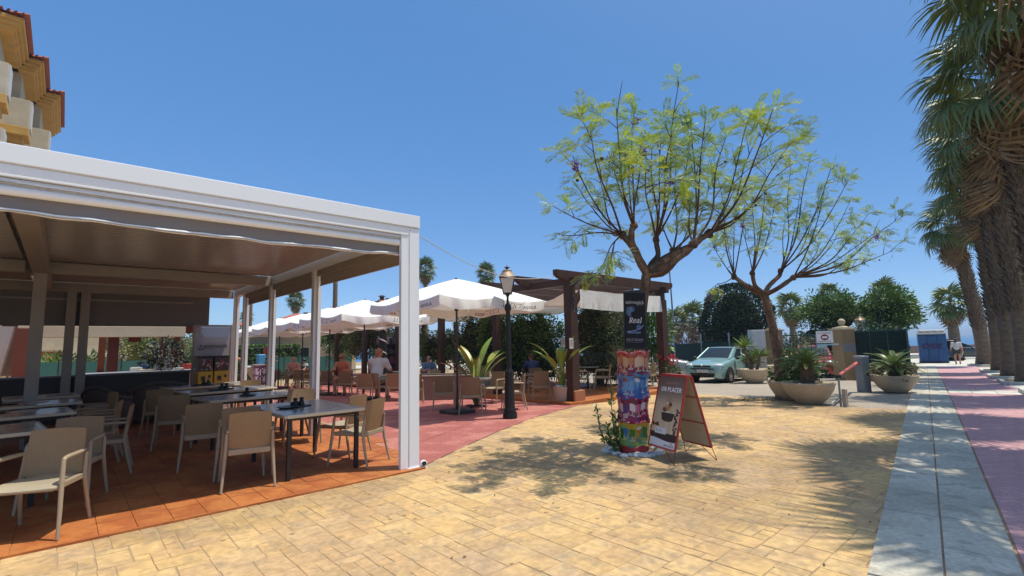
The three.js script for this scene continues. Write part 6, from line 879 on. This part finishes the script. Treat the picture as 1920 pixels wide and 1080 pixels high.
farPalm('small palm seen between the inner pavilion posts', 555, 565, -60, .95, 506, .35); farPalm('tall palm trunk rising out of view above the parasols', 631, 420, -42, 1, 507, .22); farPalm('thin palm trunk seen beside the third pavilion post', 474, 470, -45, 1, 508, .18); farPalm('palm head just right of the white corner post', 798, 508, -48, .95, 509, .25); farPalm('wind-blown palm head left of the street lamp', 912, 518, -46, .85, 510, .25); farPalm('tiny palm beside the yellow house, seen under the blinds', 462, 596, -62, .7, 511);
{ const p = atZ(1266, 640, -30), t = thing('lamp_mast', 'slender grey lamp mast rising beyond the right timber post', 'mast', V(p.x, gy(-30), -30)); const top = atZ(1264, 505, -30).y; new MB().cyl(V(0, 0, 0), V(-.1, top - gy(-30), 0), .07, .04, 10).build('column', mats.steel, t); new MB().rbox(-.1, top - gy(-30), .1, .25, .08, .5, .03).build('lamp_head', mats.steel, t); }
// ------------------------------------------------------------------ hedges and trees beyond
const at = (px, py, z) => atZ(px, py, z);
{ // clipped dome of dark leaves behind the parked car
  const c = at(1381, 612, -27), r = rng(600), base = V(c.x, gy(-27), -27), t = thing('clipped_tree', 'big dark rounded clipped tree behind the parked turquoise car', 'tree', base), L = new Leaves(); const R = 1.78, H0 = .2, HT = at(1381, 534, -27).y - base.y;
  for (let k = 0; k < 15000; k++) { const a = r() * 2 * PI, q = r(), y = lerp(H0, HT, q), s = q < .55 ? 1 : sqrt(max(0, 1 - ((q - .55) / .45) ** 2)) ** .85, wob = 1 + .10 * (vn(a * 3 + 7, q * 7, 999, 3) - .5) * 2, rr = R * s * wob * (1 - .22 * r() ** 2), p = V(cos(a) * rr, y, sin(a) * rr); const n = V(cos(a), .45 + q * .6, sin(a)).normalize(), d = n.add(rdir(r).multiplyScalar(.9)).normalize(), cl = vn(a * 5 + 3, q * 10, 999, 8), c2 = mix3([.012, .034, .012], [.042, .082, .028], clamp(cl * 1.3 - .15, 0, 1)); L.kite(p, d, perp(d, r), .13 + .06 * r(), .075, c2.map((x) => x * (.7 + .6 * r())), .5); }
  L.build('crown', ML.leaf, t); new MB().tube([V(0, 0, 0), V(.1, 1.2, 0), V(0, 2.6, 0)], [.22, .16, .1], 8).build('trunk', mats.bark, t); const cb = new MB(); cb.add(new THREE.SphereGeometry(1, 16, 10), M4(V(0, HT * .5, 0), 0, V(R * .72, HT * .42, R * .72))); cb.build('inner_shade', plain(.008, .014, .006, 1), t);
}
const pxShrub = (name, label, cat, px, py, z, rx, ry, n, leaf, cols, seed, opt) => { const c = at(px, py, z); return shrub(name, label, cat, c, V(rx, ry, rx * (opt?.rz ?? .8)), n, leaf, cols, seed, opt); };
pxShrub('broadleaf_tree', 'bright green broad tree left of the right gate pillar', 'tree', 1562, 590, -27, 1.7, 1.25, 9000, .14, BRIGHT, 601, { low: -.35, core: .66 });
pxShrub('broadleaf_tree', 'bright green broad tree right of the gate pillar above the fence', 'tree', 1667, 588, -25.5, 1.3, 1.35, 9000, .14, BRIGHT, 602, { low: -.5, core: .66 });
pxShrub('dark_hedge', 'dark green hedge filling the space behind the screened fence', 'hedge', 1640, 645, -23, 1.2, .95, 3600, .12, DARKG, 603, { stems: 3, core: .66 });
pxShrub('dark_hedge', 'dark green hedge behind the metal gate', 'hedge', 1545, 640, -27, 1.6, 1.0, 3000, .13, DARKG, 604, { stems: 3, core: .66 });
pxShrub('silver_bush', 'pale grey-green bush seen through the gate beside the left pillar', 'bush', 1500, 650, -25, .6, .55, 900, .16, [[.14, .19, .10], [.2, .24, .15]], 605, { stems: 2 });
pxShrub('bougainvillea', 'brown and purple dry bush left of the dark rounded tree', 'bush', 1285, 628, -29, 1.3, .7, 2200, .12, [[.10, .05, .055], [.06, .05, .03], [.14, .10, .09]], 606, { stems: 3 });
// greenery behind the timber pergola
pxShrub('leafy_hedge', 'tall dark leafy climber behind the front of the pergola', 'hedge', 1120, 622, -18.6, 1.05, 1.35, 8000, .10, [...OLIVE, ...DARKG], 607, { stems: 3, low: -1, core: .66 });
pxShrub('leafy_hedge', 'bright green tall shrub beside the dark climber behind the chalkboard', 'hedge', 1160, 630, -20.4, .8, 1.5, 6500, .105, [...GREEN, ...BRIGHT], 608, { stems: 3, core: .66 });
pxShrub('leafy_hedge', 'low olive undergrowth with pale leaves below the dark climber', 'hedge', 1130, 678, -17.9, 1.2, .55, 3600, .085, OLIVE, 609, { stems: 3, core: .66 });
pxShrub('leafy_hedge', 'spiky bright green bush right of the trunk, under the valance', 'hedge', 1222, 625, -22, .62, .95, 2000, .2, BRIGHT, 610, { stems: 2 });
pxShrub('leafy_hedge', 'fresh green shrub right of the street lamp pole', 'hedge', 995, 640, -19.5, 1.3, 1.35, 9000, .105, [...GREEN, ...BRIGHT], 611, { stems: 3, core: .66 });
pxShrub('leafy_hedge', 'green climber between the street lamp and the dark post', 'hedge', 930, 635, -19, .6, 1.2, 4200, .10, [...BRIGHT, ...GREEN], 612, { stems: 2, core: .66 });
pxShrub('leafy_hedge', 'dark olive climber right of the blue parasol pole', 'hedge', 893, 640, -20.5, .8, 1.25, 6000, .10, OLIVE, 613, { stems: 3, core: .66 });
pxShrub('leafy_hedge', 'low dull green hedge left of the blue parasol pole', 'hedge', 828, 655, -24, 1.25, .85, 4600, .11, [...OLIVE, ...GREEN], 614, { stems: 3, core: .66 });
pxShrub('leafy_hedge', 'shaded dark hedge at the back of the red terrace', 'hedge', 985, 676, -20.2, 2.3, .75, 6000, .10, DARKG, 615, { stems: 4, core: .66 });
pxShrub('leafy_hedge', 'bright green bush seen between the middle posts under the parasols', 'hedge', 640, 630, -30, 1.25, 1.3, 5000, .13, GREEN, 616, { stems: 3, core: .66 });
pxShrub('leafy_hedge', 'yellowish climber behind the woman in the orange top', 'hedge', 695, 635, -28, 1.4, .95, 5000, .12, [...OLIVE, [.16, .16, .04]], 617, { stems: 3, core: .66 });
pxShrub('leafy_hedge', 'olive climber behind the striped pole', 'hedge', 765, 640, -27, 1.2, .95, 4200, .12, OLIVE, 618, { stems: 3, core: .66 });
{ // clipped box hedge by the yellow house
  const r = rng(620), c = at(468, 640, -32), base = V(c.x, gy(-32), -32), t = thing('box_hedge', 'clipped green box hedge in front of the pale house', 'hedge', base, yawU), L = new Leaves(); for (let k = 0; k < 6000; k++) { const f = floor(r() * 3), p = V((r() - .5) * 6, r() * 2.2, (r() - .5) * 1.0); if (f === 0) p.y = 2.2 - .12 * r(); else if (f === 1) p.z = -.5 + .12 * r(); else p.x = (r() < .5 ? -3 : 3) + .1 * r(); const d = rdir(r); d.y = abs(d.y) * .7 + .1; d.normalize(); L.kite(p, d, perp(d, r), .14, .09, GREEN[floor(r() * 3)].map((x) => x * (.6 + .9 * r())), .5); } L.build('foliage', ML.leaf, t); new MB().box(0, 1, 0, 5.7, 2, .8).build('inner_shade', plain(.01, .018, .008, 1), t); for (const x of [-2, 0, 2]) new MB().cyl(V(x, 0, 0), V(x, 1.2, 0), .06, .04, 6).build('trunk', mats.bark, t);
}
// ------------------------------------------------------------------ left background: neighbouring terrace, houses, planting
const uAt = (px, w) => { const d = ray(px, 655), o = uw(0, w), den = EU.x * d.z - EU.z * d.x; return (-o.x * d.z + o.z * d.x) / den; };
{
  const t = thing('timber_canopy', 'neighbouring terrace canopy on red brown posts behind the pavilion', 'canopy', V(0, 0, 0));
  for (const [px, w, s] of [[212, 13.5, .26], [191, 18, .2], [305, 17.5, .2], [328, 16.5, .24], [42, 13.2, .34], [372, 18.5, .2]]) { const u = uAt(px, w), p = uw(u, w); new MB().add(new THREE.BoxGeometry(s, 2.32, s), M4(V(p.x, gy(p.z) + 1.16, p.z), yawU)).build('post', mats.redwood, t); }
  const bm = new MB(); const p0 = uw(uAt(30, 13.3), 13.3), p1 = uw(uAt(345, 13.3), 13.3); p0.y = p1.y = 2.19; bm.bar(p0, p1, .25, .32, .01); bm.build('fascia', mats.creampale, t);
  const q0 = uw(uAt(0, 17.5), 17.5), q1 = uw(uAt(372, 17.5), 17.5); q0.y = q1.y = 2.42; new MB().bar(q0, q1, .2, .3).build('beam', mats.redwood, t);
  const r0 = p0.clone().add(V(0, .23, 0)), sh = new THREE.Shape([[r0.x, -r0.z], [p1.x, -p1.z], [q1.x, -q1.z], [q0.x, -q0.z]].map((a) => new THREE.Vector2(...a))); new MB().add(new THREE.ExtrudeGeometry(sh, { depth: .05, bevelEnabled: false }), new THREE.Matrix4().makeRotationX(-PI / 2).setPosition(0, 2.58, 0)).build('roof', mats.creampale, t);
  for (const [px, w, y] of [[303, 17.2, 2.3], [330, 16.2, 2.35]]) { const p = uw(uAt(px, w), w); const s = thing('spot_lamp', px < 310 ? 'white spotlight on the left thin red brown post' : 'white spotlight on the right thick red brown post', 'spotlight', V(p.x, y - .1, p.z)); new MB().cyl(V(0, 0, .1), V(.02, -.14, .26), .06, .08, 10).build('lamp_head', mats.wallwhite, s); new MB().bar(V(0, 0, -.02), V(0, .02, .14), .03, .03).build('bracket', mats.black, s); }
  const hs = thing('hanging_sign', 'small dark wooden sign hanging under the canopy', 'sign', uw(uAt(252, 15.5), 15.5, 2.02), yawU); new MB().rbox(0, 0, 0, .34, .2, .03, .01).build('board', mats.redwood, hs); for (const x of [-.12, .12]) new MB().cyl(V(x, .1, 0), V(x, .42, 0), .008, .008, 6).build('chain', mats.black, hs);
  // white slanted sail at far left
  const sl = thing('awning_sail', 'pale slanted awning panel at the far left beyond the back wall', 'awning', V(0, 0, 0)); const g = gridGeo([[at(-60, 612, -14), at(28, 612, -14)], [at(-60, 700, -14), at(0, 700, -14)]]); new MB().add(g).build('sheet', plain(.72, .78, .76, .8, { side: THREE.DoubleSide }), sl); new MB().bar(at(30, 612, -14), at(2, 705, -14), .05, .05).build('edge_bar', mats.whiteIn, sl);
  const pn = thing('leaning_panel', 'grey leaning panel beside the slanted awning', 'panel', V(0, 0, 0)); new MB().add(gridGeo([[at(32, 614, -14.3), at(48, 614, -14.6)], [at(2, 705, -14.3), at(44, 705, -14.6)]])).build('sheet', plain(.42, .40, .36, .8, { side: THREE.DoubleSide }), pn); 
}
{
  // serving counter with things on it, seen through the back opening
  const t = thing('counter', 'long grey counter behind the pavilion carrying boxes and glasses', 'counter', uw(uAt(430, 11.6), 11.6), yawU), len = uAt(150, 11.6) - uAt(430, 11.6); new MB().rbox(len / 2, .5, 0, len, 1.0, .5, .02).build('counter_body', mats.bluegrey, t); new MB().rbox(len / 2, 1.02, 0, len + .1, .05, .7, .012).build('counter_top', plain(.32, .32, .34, .35), t);
  const r = rng(700), items = [['napkin_box', 'white napkin box on the counter left of the dark plant', .28, .10, .2, mats.wallwhite, 258], ['tray', 'pale tray lying on the counter near the middle', .42, .05, .3, mats.creampale, 278], ['storage_box', 'blue box on the counter behind the glass back opening', .2, .18, .2, mats.blue, 273], ['paper_stack', 'stack of white paper on the counter right of the dark plant', .5, .06, .3, mats.wallwhite, 325], ['storage_box', 'red box on the counter near the glass door', .3, .15, .2, mats.redpaint, 352], ['napkin_box', 'small white box in front of the dark plant on the counter', .16, .14, .12, mats.wallwhite, 296]];
  for (const [n, l, w, h, d, m, px] of items) { const u = uAt(px, 11.6), p = uw(u, 11.6, 1.045), o = thing(n, l, n.replace('_', ' '), p, yawU + (r() - .5) * .4); new MB().rbox(0, h / 2, 0, w, h, d, .012).build('box_body', m, o); if (h > .09) new MB().rbox(0, h + .006, 0, w * .9, .012, d * .9, .004).build('lid', m, o); }
  const pp = uw(uAt(312, 11.7), 11.7); shrub('potted_plant', 'dark round potted plant on the counter behind the pavilion', 'plant', V(pp.x, 1.42, pp.z), V(.42, .36, .42), 900, .11, [[.02, .03, .015], [.035, .05, .02], [.1, .08, .06]], 701, { stems: 2, tr: .012 });
}
{ // houses
  const hz = thing('pale_house', 'long cream house wall with a white ledge far behind the pavilion', 'house', at(150, 660, -46).setY(gy(-46)), yawU); new MB().box(1, 2.4, 2, 11, 4.8, 4).build('wall', mats.cream, hz); new MB().box(0, 1.85, -.3, 13.2, .34, 1.0).build('ledge', mats.wallwhite, hz); for (const x of [-4, -1.5, 1, 3.5, 6]) { const w = new MB().box(x, .85, -.02, 1.0, 1.3, .06).build('window', mats.ochre, hz); new MB().box(x, .85, -.06, .8, 1.1, .03).build('pane', mats.carglass, w); } new MB().box(1, 4.85, 2, 11.4, .14, 4.4).build('roof', mats.creampale, hz);
  const oh = thing('orange_house', 'small orange kiosk house with a flat roof at far left', 'house', at(80, 668, -38).setY(gy(-38)), yawU); new MB().box(0, 1.1, 0, 2.6, 2.2, 2).build('wall', mats.orangewall, oh); new MB().box(0, 2.25, 0, 2.8, .12, 2.2).build('roof', mats.ochre, oh); const ow = new MB().box(.3, 1.1, -1.02, .6, 1.0, .06).build('window', mats.yellowtrim, oh); new MB().box(.3, 1.1, -1.06, .4, .8, .03).build('pane', mats.carglass, ow); new MB().box(-.6, .95, -1.02, .7, 1.9, .06).build('door', mats.yellowtrim, oh);
  const yh = thing('villa', 'pale yellow villa wall behind the dark posts of the terrace', 'house', at(575, 640, -36).setY(gy(-36)), yawU); new MB().box(0, 1.65, 2, 7.5, 3.3, 4).build('wall', mats.cream, yh); new MB().box(0, 3.42, 1.8, 8.0, .16, 4.8).build('eave', mats.wallwhite, yh); const rf = new MB(); { const s = new THREE.CylinderGeometry(.6, 5.6, 1.1, 4, 1); rf.add(s, M4(V(0, 4.05, 1.8), PI / 4, V(1, 1, .6))); } rf.build('roof', mats.rooftile, yh); for (const x of [-2.4, .2, 2.6]) { const w = new MB().box(x, 1.5, -.02, .9, 1.3, .06).build('window', mats.creampale, yh); new MB().box(x, 1.5, -.06, .7, 1.1, .03).build('pane', mats.carglass, w); }
  const wh = thing('white_house', 'white flat-roofed house with brown trim left of the box hedge', 'house', at(458, 650, -48).setY(gy(-48)), yawU); new MB().box(0, 1.5, 2, 9, 3.0, 4).build('wall', mats.creampale, wh); new MB().box(0, 3.15, 1.9, 9.4, .5, 4.6).build('parapet', mats.wallwhite, wh); new MB().box(0, 2.75, -.25, 9.2, .18, .4).build('trim', mats.ochre, wh); for (const x of [-2.6, 0, 2.6]) { const w = new MB().box(x, 1.4, -.02, 1.1, 1.2, .06).build('window', mats.wallwhite, wh); new MB().box(x, 1.4, -.06, .9, 1.0, .03).build('pane', mats.carglass, w); }
  for (const [px, py, z, l] of [[446, 606, -50, 'small capped chimney seen above the parasols at the left'], [716, 566, -34, 'capped chimney with tiled hood above the parasol row']]) { const p = at(px, py, z), t = thing('chimney', l, 'chimney', V(p.x, gy(z), z), yawU), y = p.y - gy(z); new MB().box(0, y / 2 - .3, 0, .8, y - .6, .8).build('stack', mats.cream, t); const c = new MB(); c.box(0, y - .56, 0, 1.05, .10, 1.05); for (const x of [-.34, .34]) for (const zz of [-.34, .34]) c.box(x, y - .36, zz, .12, .3, .12); c.build('hood_posts', mats.cream, t); new MB().add(new THREE.CylinderGeometry(.2, .78, .36, 4, 1), M4(V(0, y - .02, 0), PI / 4)).build('hood', mats.rooftile, t); new MB().cyl(V(0, y + .14, 0), V(0, y + .34, 0), .14, .16, 10).add(new THREE.CylinderGeometry(.05, .28, .1, 10), M4(V(0, y + .42, 0))).build('cowl', mats.dark, t); }
  // turquoise glazed garden fences
  const gf = (label, px0, px1, w) => { const t = thing('glass_fence', label, 'fence', V(0, 0, 0)), a = uw(uAt(px0, w), w), b = uw(uAt(px1, w), w), n = 6; for (let k = 0; k < n; k++) { const p = a.clone().lerp(b, k / n), q = a.clone().lerp(b, (k + 1) / n); p.y = gy(p.z) + .95; q.y = gy(q.z) + .95; new MB().bar(p.clone().lerp(q, .01), q.clone().lerp(p, .01), .02, .9).build('pane', plain(.06, .17, .15, .25), t); new MB().bar(p.clone().setY(gy(p.z)), p.clone().setY(gy(p.z) + 1.5), .05, .05).build('fence_post', mats.dark, t); } new MB().bar(a.clone().setY(gy(a.z) + .48), b.clone().setY(gy(b.z) + .48), .05, .06).build('rail', mats.dark, t); };
  gf('turquoise glazed garden fence behind the counter', 70, 300, 22); gf('turquoise glazed fence in front of the yellow villa', 505, 660, 26);
}
pxShrub('garden_bush', 'sunny yellow-green feathery bush behind the counter', 'bush', 290, 650, -32, 1.7, 1.15, 3600, .17, [[.16, .20, .03], [.11, .16, .03], [.2, .2, .05]], 720, { stems: 3 });
pxShrub('garden_bush', 'tall grey-green tree left of the sunny feathery bush', 'tree', 243, 640, -34, 1.6, 1.9, 3800, .17, [[.12, .14, .05], [.08, .11, .035], [.16, .15, .06]], 721, { stems: 3 });
pxShrub('garden_bush', 'low green bed in front of the turquoise fence at the left', 'bush', 120, 688, -26, 2.4, .35, 2200, .2, GREEN, 722, { stems: 3 });
pxShrub('garden_bush', 'dark green bush behind the red brown posts near the glass door', 'bush', 345, 640, -34, 1.0, 1.5, 2200, .17, GREEN, 723, { stems: 3 });
{ // play machines and stands on the far side of the terrace
  const p = (px, w) => { const q = uw(uAt(px, w), w); q.y = gy(q.z) + .01; return q; };
  let t = thing('slide', 'orange and yellow play slide beyond the pavilion posts', 'slide', p(452, 17.5), yawU); new MB().rbox(.35, .75, .2, .5, 1.5, .5, .03).build('tower', mats.redwood, t); new MB().bar(V(0, 1.15, 0), V(-.75, .1, -.2), .5, .06, .02).build('chute', mats.yellow, t); new MB().bar(V(.35, 1.5, .2), V(-.2, 1.25, 0), .6, .08, .02).build('roof', mats.orange, t);
  t = thing('pedestal_stand', 'white pedestal stand with a wide flat top beyond the pavilion posts', 'stand', p(479, 16), yawU); new MB().lathe([[.26, 0], [.24, .04], [.08, .12], [.09, .5], [.2, .8], [.38, .95], [.42, 1.0], [.42, 1.08], [0, 1.08]], V(0, 0, 0), 24).build('stand_body', mats.wallwhite, t);
  t = thing('toy_machine', 'white patterned machine with a light blue top beside an inner post', 'vending machine', p(487, 14.5), yawU); new MB().rbox(0, .55, 0, .36, 1.1, .4, .03).build('machine_body', std({ map: tex(128, .3, (u, v) => { const n = fbm(u, v, 8, 2, 9); return n > .55 ? [60, 60, 90] : n > .45 ? [200, 120, 130] : [225, 222, 225]; }), roughness: .5 }), t); new MB().rbox(-.05, 1.33, 0, .26, .36, .3, .03).build('top_box', mats.sky, t); new MB().rbox(0, 1.12, 0, .40, .06, .44, .02).build('collar', mats.cushion, t);
  t = thing('display_stand', 'red ice cream display stand on a black base beside an inner post', 'display', p(508, 14.8), yawU); new MB().lathe([[.24, 0], [.26, .05], [.2, .1], [.2, .42], [.23, .5], [.2, .56], [.2, .85], [0, .86]], V(0, 0, 0), 20).build('base', mats.black, t); new MB().rbox(.08, 1.02, 0, .3, .34, .3, .02).build('panel', mats.redpaint, t); for (const y of [1.25, 1.42]) new MB().rbox(0, y, 0, .44, .05, .4, .01).build('shelf', mats.wallwhite, t); new MB().rbox(.08, 1.62, 0, .3, .3, .26, .02).build('top_panel', mats.redpaint, t); new MB().rbox(.08, 1.5, -.14, .2, .16, .03, .01).build('picture', mats.yellow, t);
  t = thing('striped_pole', 'black pole wound with a white spiral stripe behind the parasols', 'pole', (() => { const q = at(717, 700, -19.5); return V(q.x, gy(-19.5), -19.5); })()); new MB().cyl(V(0, 0, 0), V(0, 3, 0), .15, .15, 20).build('pole_body', mats.black, t); const pts = []; for (let k = 0; k <= 120; k++) { const a = k / 120 * 6.3 * 2 * PI; pts.push(V(cos(a) * .148, .1 + 2.8 * k / 120, sin(a) * .148)); } new MB().tube(pts, .026, 6).build('stripe', mats.wallwhite, t);
  t = thing('souvenir_rack', 'dark souvenir rack full of colourful small goods behind the man in white', 'rack', (() => { const q = at(745, 700, -21); return V(q.x, gy(-21), -21); })(), .3); const r = rng(800); new MB().box(0, 1.0, -.2, 1.7, 2.0, .06).build('rack_back', mats.black, t); for (let j = 0; j < 5; j++) { new MB().rbox(0, .25 + j * .4, 0, 1.7, .03, .36, .006).build('shelf', mats.dark, t); const g = new MB(); for (let k = 0; k < 16; k++) { const h = .12 + .18 * r(); g.box(-.8 + k * .105, .265 + j * .4 + h / 2, (r() - .5) * .1, .06 + .03 * r(), h, .08, 0, col(...[[.3, .04, .05], [.06, .06, .22], [.3, .25, .2], [.25, .08, .2], [.05, .05, .05], [.12, .1, .14]][floor(r() * 6)])); } stuff(g.build('goods', std({ vertexColors: true, roughness: .5 }), t)); }
  t = thing('planter_box', 'long beige planter box behind the tables left of the strelitzia', 'planter', (() => { const q = at(835, 700, -15.5); return V(q.x, gy(-15.5), -15.5); })(), .1); new MB().rbox(0, .36, 0, 1.9, .72, .45, .02).build('box_body', plain(.24, .17, .125, .7), t); new MB().rbox(0, .735, 0, 1.95, .04, .5, .01).build('rim', plain(.42, .34, .28, .6), t); new MB().rbox(0, .77, 0, 1.75, .04, .34, .01).build('soil', mats.soil, t);
  t = thing('sea_wall', 'long low brown sea wall along the seafront at the right', 'wall', V(62, gy(-60), -62), 0); new MB().rbox(0, .42, 0, 70, .95, .4, .02).build('wall_body', plain(.30, .20, .18, .85), t);
  t = thing('white_kerb_wall', 'long white kerb wall in front of the brown sea wall', 'wall', V(48, gy(-47), -47), 0); new MB().rbox(0, .18, 0, 46, .4, .35, .02).build('wall_body', mats.wallwhite, t);
}
{ const t = thing('restaurant_building', 'cream restaurant building joined to the left end of the pavilion', 'building', uw(0, 0), yawU); new MB().box(14, 2.4, 14.6, 12, 4.8, 10).build('wall', mats.creampale, t); new MB().rbox(14, 4.88, 14.6, 12.4, .16, 10.4, .03).build('roof', mats.rooftile, t); for (const u of [9.6, 12.4, 15.2]) { const w = new MB().rbox(u, 1.5, 9.57, 1.7, 1.9, .08, .01).build('window', mats.wallwhite, t); new MB().box(u, 1.5, 9.54, 1.5, 1.7, .04).build('pane', mats.carglass, w); } }
// ------------------------------------------------------------------ apartment block at the upper left
{
  const t = thing('apartment_block', 'stepped apartment block with ochre cornices, tiled eaves and balconies at upper left', 'building', uw(0, 0), yawU);
  const HR = 17.5, tile = new THREE.CylinderGeometry(.10, .12, .7, 8, 1, true, 0, PI); 
  [[5.61, 25.47], [5.02, 29.6], [4.37, 33.8]].forEach(([u0, w0], k) => {
    const D = k < 2 ? 5 : 6.5, fu = u0 + .93, fw = w0 + .93, wall = new MB(); wall.box(fu + 4.8, (HR - .8) / 2, fw + D / 2, 9.6, HR - .8, D); wall.build('wall', mats.cream, t);
    for (const y of [13.2, 10.1, 7.0]) { new MB().rbox(u0 + .42 + 4.4, y - .05, w0 + .7, 8.8, .46, 1.5, .04).build('balcony_slab', mats.yellowtrim, t); new MB().rbox(u0 + .62 + 4.3, y - .42, w0 + .85, 8.6, .3, 1.1, .04).build('balcony_corbel', mats.yellowtrim, t); new MB().rbox(u0 + .45 + 4.3, y + .93, w0 + .05, 8.6, 1.5, .14, .02).build('parapet', mats.creampale, t); new MB().rbox(u0 + .45, y + .93, w0 + .62, .14, 1.5, 1.0, .02).build('parapet', mats.wallwhite, t); new MB().rbox(fu + 1.3, y + 1.3, fw - .01, 1.6, 2.2, .06, .01).build('glass_door', mats.carglass, t); }
    const cor = new MB(); for (const [o, y, h] of [[.10, HR - .31, .22], [.22, HR - .50, .18], [.36, HR - .67, .18], [.46, HR - .80, .12]]) { const th = .98 - o; cor.rbox(u0 + o + 4.8, y, w0 + o + th / 2, 9.6, h, th, .03); cor.rbox(u0 + o + th / 2, y, w0 + o + th + (D - .98) / 2 + .03, th, h, D - .98, .03); } cor.build('cornice', mats.yellowtrim, t);
    new MB().box(u0 + .45 + 4.8, HR - .2, w0 + D / 2 + .2, 9.6, .08, D).build('eave_board', mats.yellowtrim, t);
    const rt = new MB(); for (let w = w0 + .1; w < w0 + D; w += .24) rt.add(tile, new THREE.Matrix4().makeRotationZ(PI / 2 - .2).setPosition(u0 + .25, HR - .08, w)); for (let u = u0 + .1; u < u0 + 9.5; u += .24) rt.add(tile, new THREE.Matrix4().makeRotationX(PI / 2 - .2).setPosition(u, HR - .08, w0 + .25)); stuff(rt.build('edge_tiles', mats.rooftile, t));
    const rf = new MB(); rf.add(gridGeo([[V(u0 + .1, HR - .08, w0 + .1), V(u0 + 9.6, HR - .08, w0 + .1)], [V(u0 + 3, HR + .9, w0 + 3), V(u0 + 9.6, HR + .9, w0 + 3)]])); rf.add(gridGeo([[V(u0 + .1, HR - .08, w0 + .1), V(u0 + 3, HR + .9, w0 + 3)], [V(u0 + .1, HR - .08, w0 + D + 1), V(u0 + 3, HR + .9, w0 + D + 1)]])); rf.build('roof', std({ color: col(.42, .13, .07), roughness: .85, side: THREE.DoubleSide }), t);
  });
  const tw = new MB(); tw.box(10.2, 19.5, 29, 6, 5, 5); tw.build('upper_wall', mats.cream, t);
  const g = thing('balcony_person_lamp', 'dark wall lamp hanging in the upper balcony of the apartment block', 'wall lamp', (() => { const q = at(56, 183, -29); return q; })()); new MB().lathe([[.0, -.3], [.12, -.25], [.16, .1], [.06, .25], [0, .3]], V(0, 0, 0), 12).build('lamp_body', mats.dark, g);
}
// a few fallen leaves on the plaza
{ const r = rng(900), L = new Leaves(); for (let k = 0; k < 110; k++) { const p = V(-1 + 7 * r(), .012, -2.6 - 8 * r()); if (!inPoly(p, plazaPoly)) continue; const a = r() * 6.3, d = V(cos(a), .15, sin(a)).normalize(), s = V(-sin(a), .1, cos(a)).normalize(); L.kite(p, d, s, .025 + .035 * r() * r(), .02, [.10, .065, .03].map((x) => x * (.5 + r())), .5); } const o = L.build('fallen_leaves', ML.dry); tag(o, 'dry fallen leaves scattered over the stamped plaza paving', 'leaves', null, 'stuff'); }
// dry grass at the foot of the leaning tree
{ const r = rng(901), L = new Leaves(), b = G(1466, 750); for (let k = 0; k < 700; k++) { const a = r() * 6.3, q = .9 * sqrt(r()), p = V(b.x + cos(a) * q * 1.3, gy(b.z), b.z + sin(a) * q * .6), d = rdir(r); d.y = abs(d.y) * .8 + .2; d.normalize(); L.kite(p, d, perp(d, r), .05 + .08 * r(), .012, [.34, .26, .12].map((x) => x * (.6 + .6 * r())), .4); } tag(L.build('dry_grass', ML.dry), 'dry straw grass round the foot of the leaning tree', 'grass', null, 'stuff'); }
renderer.render(scene, camera);
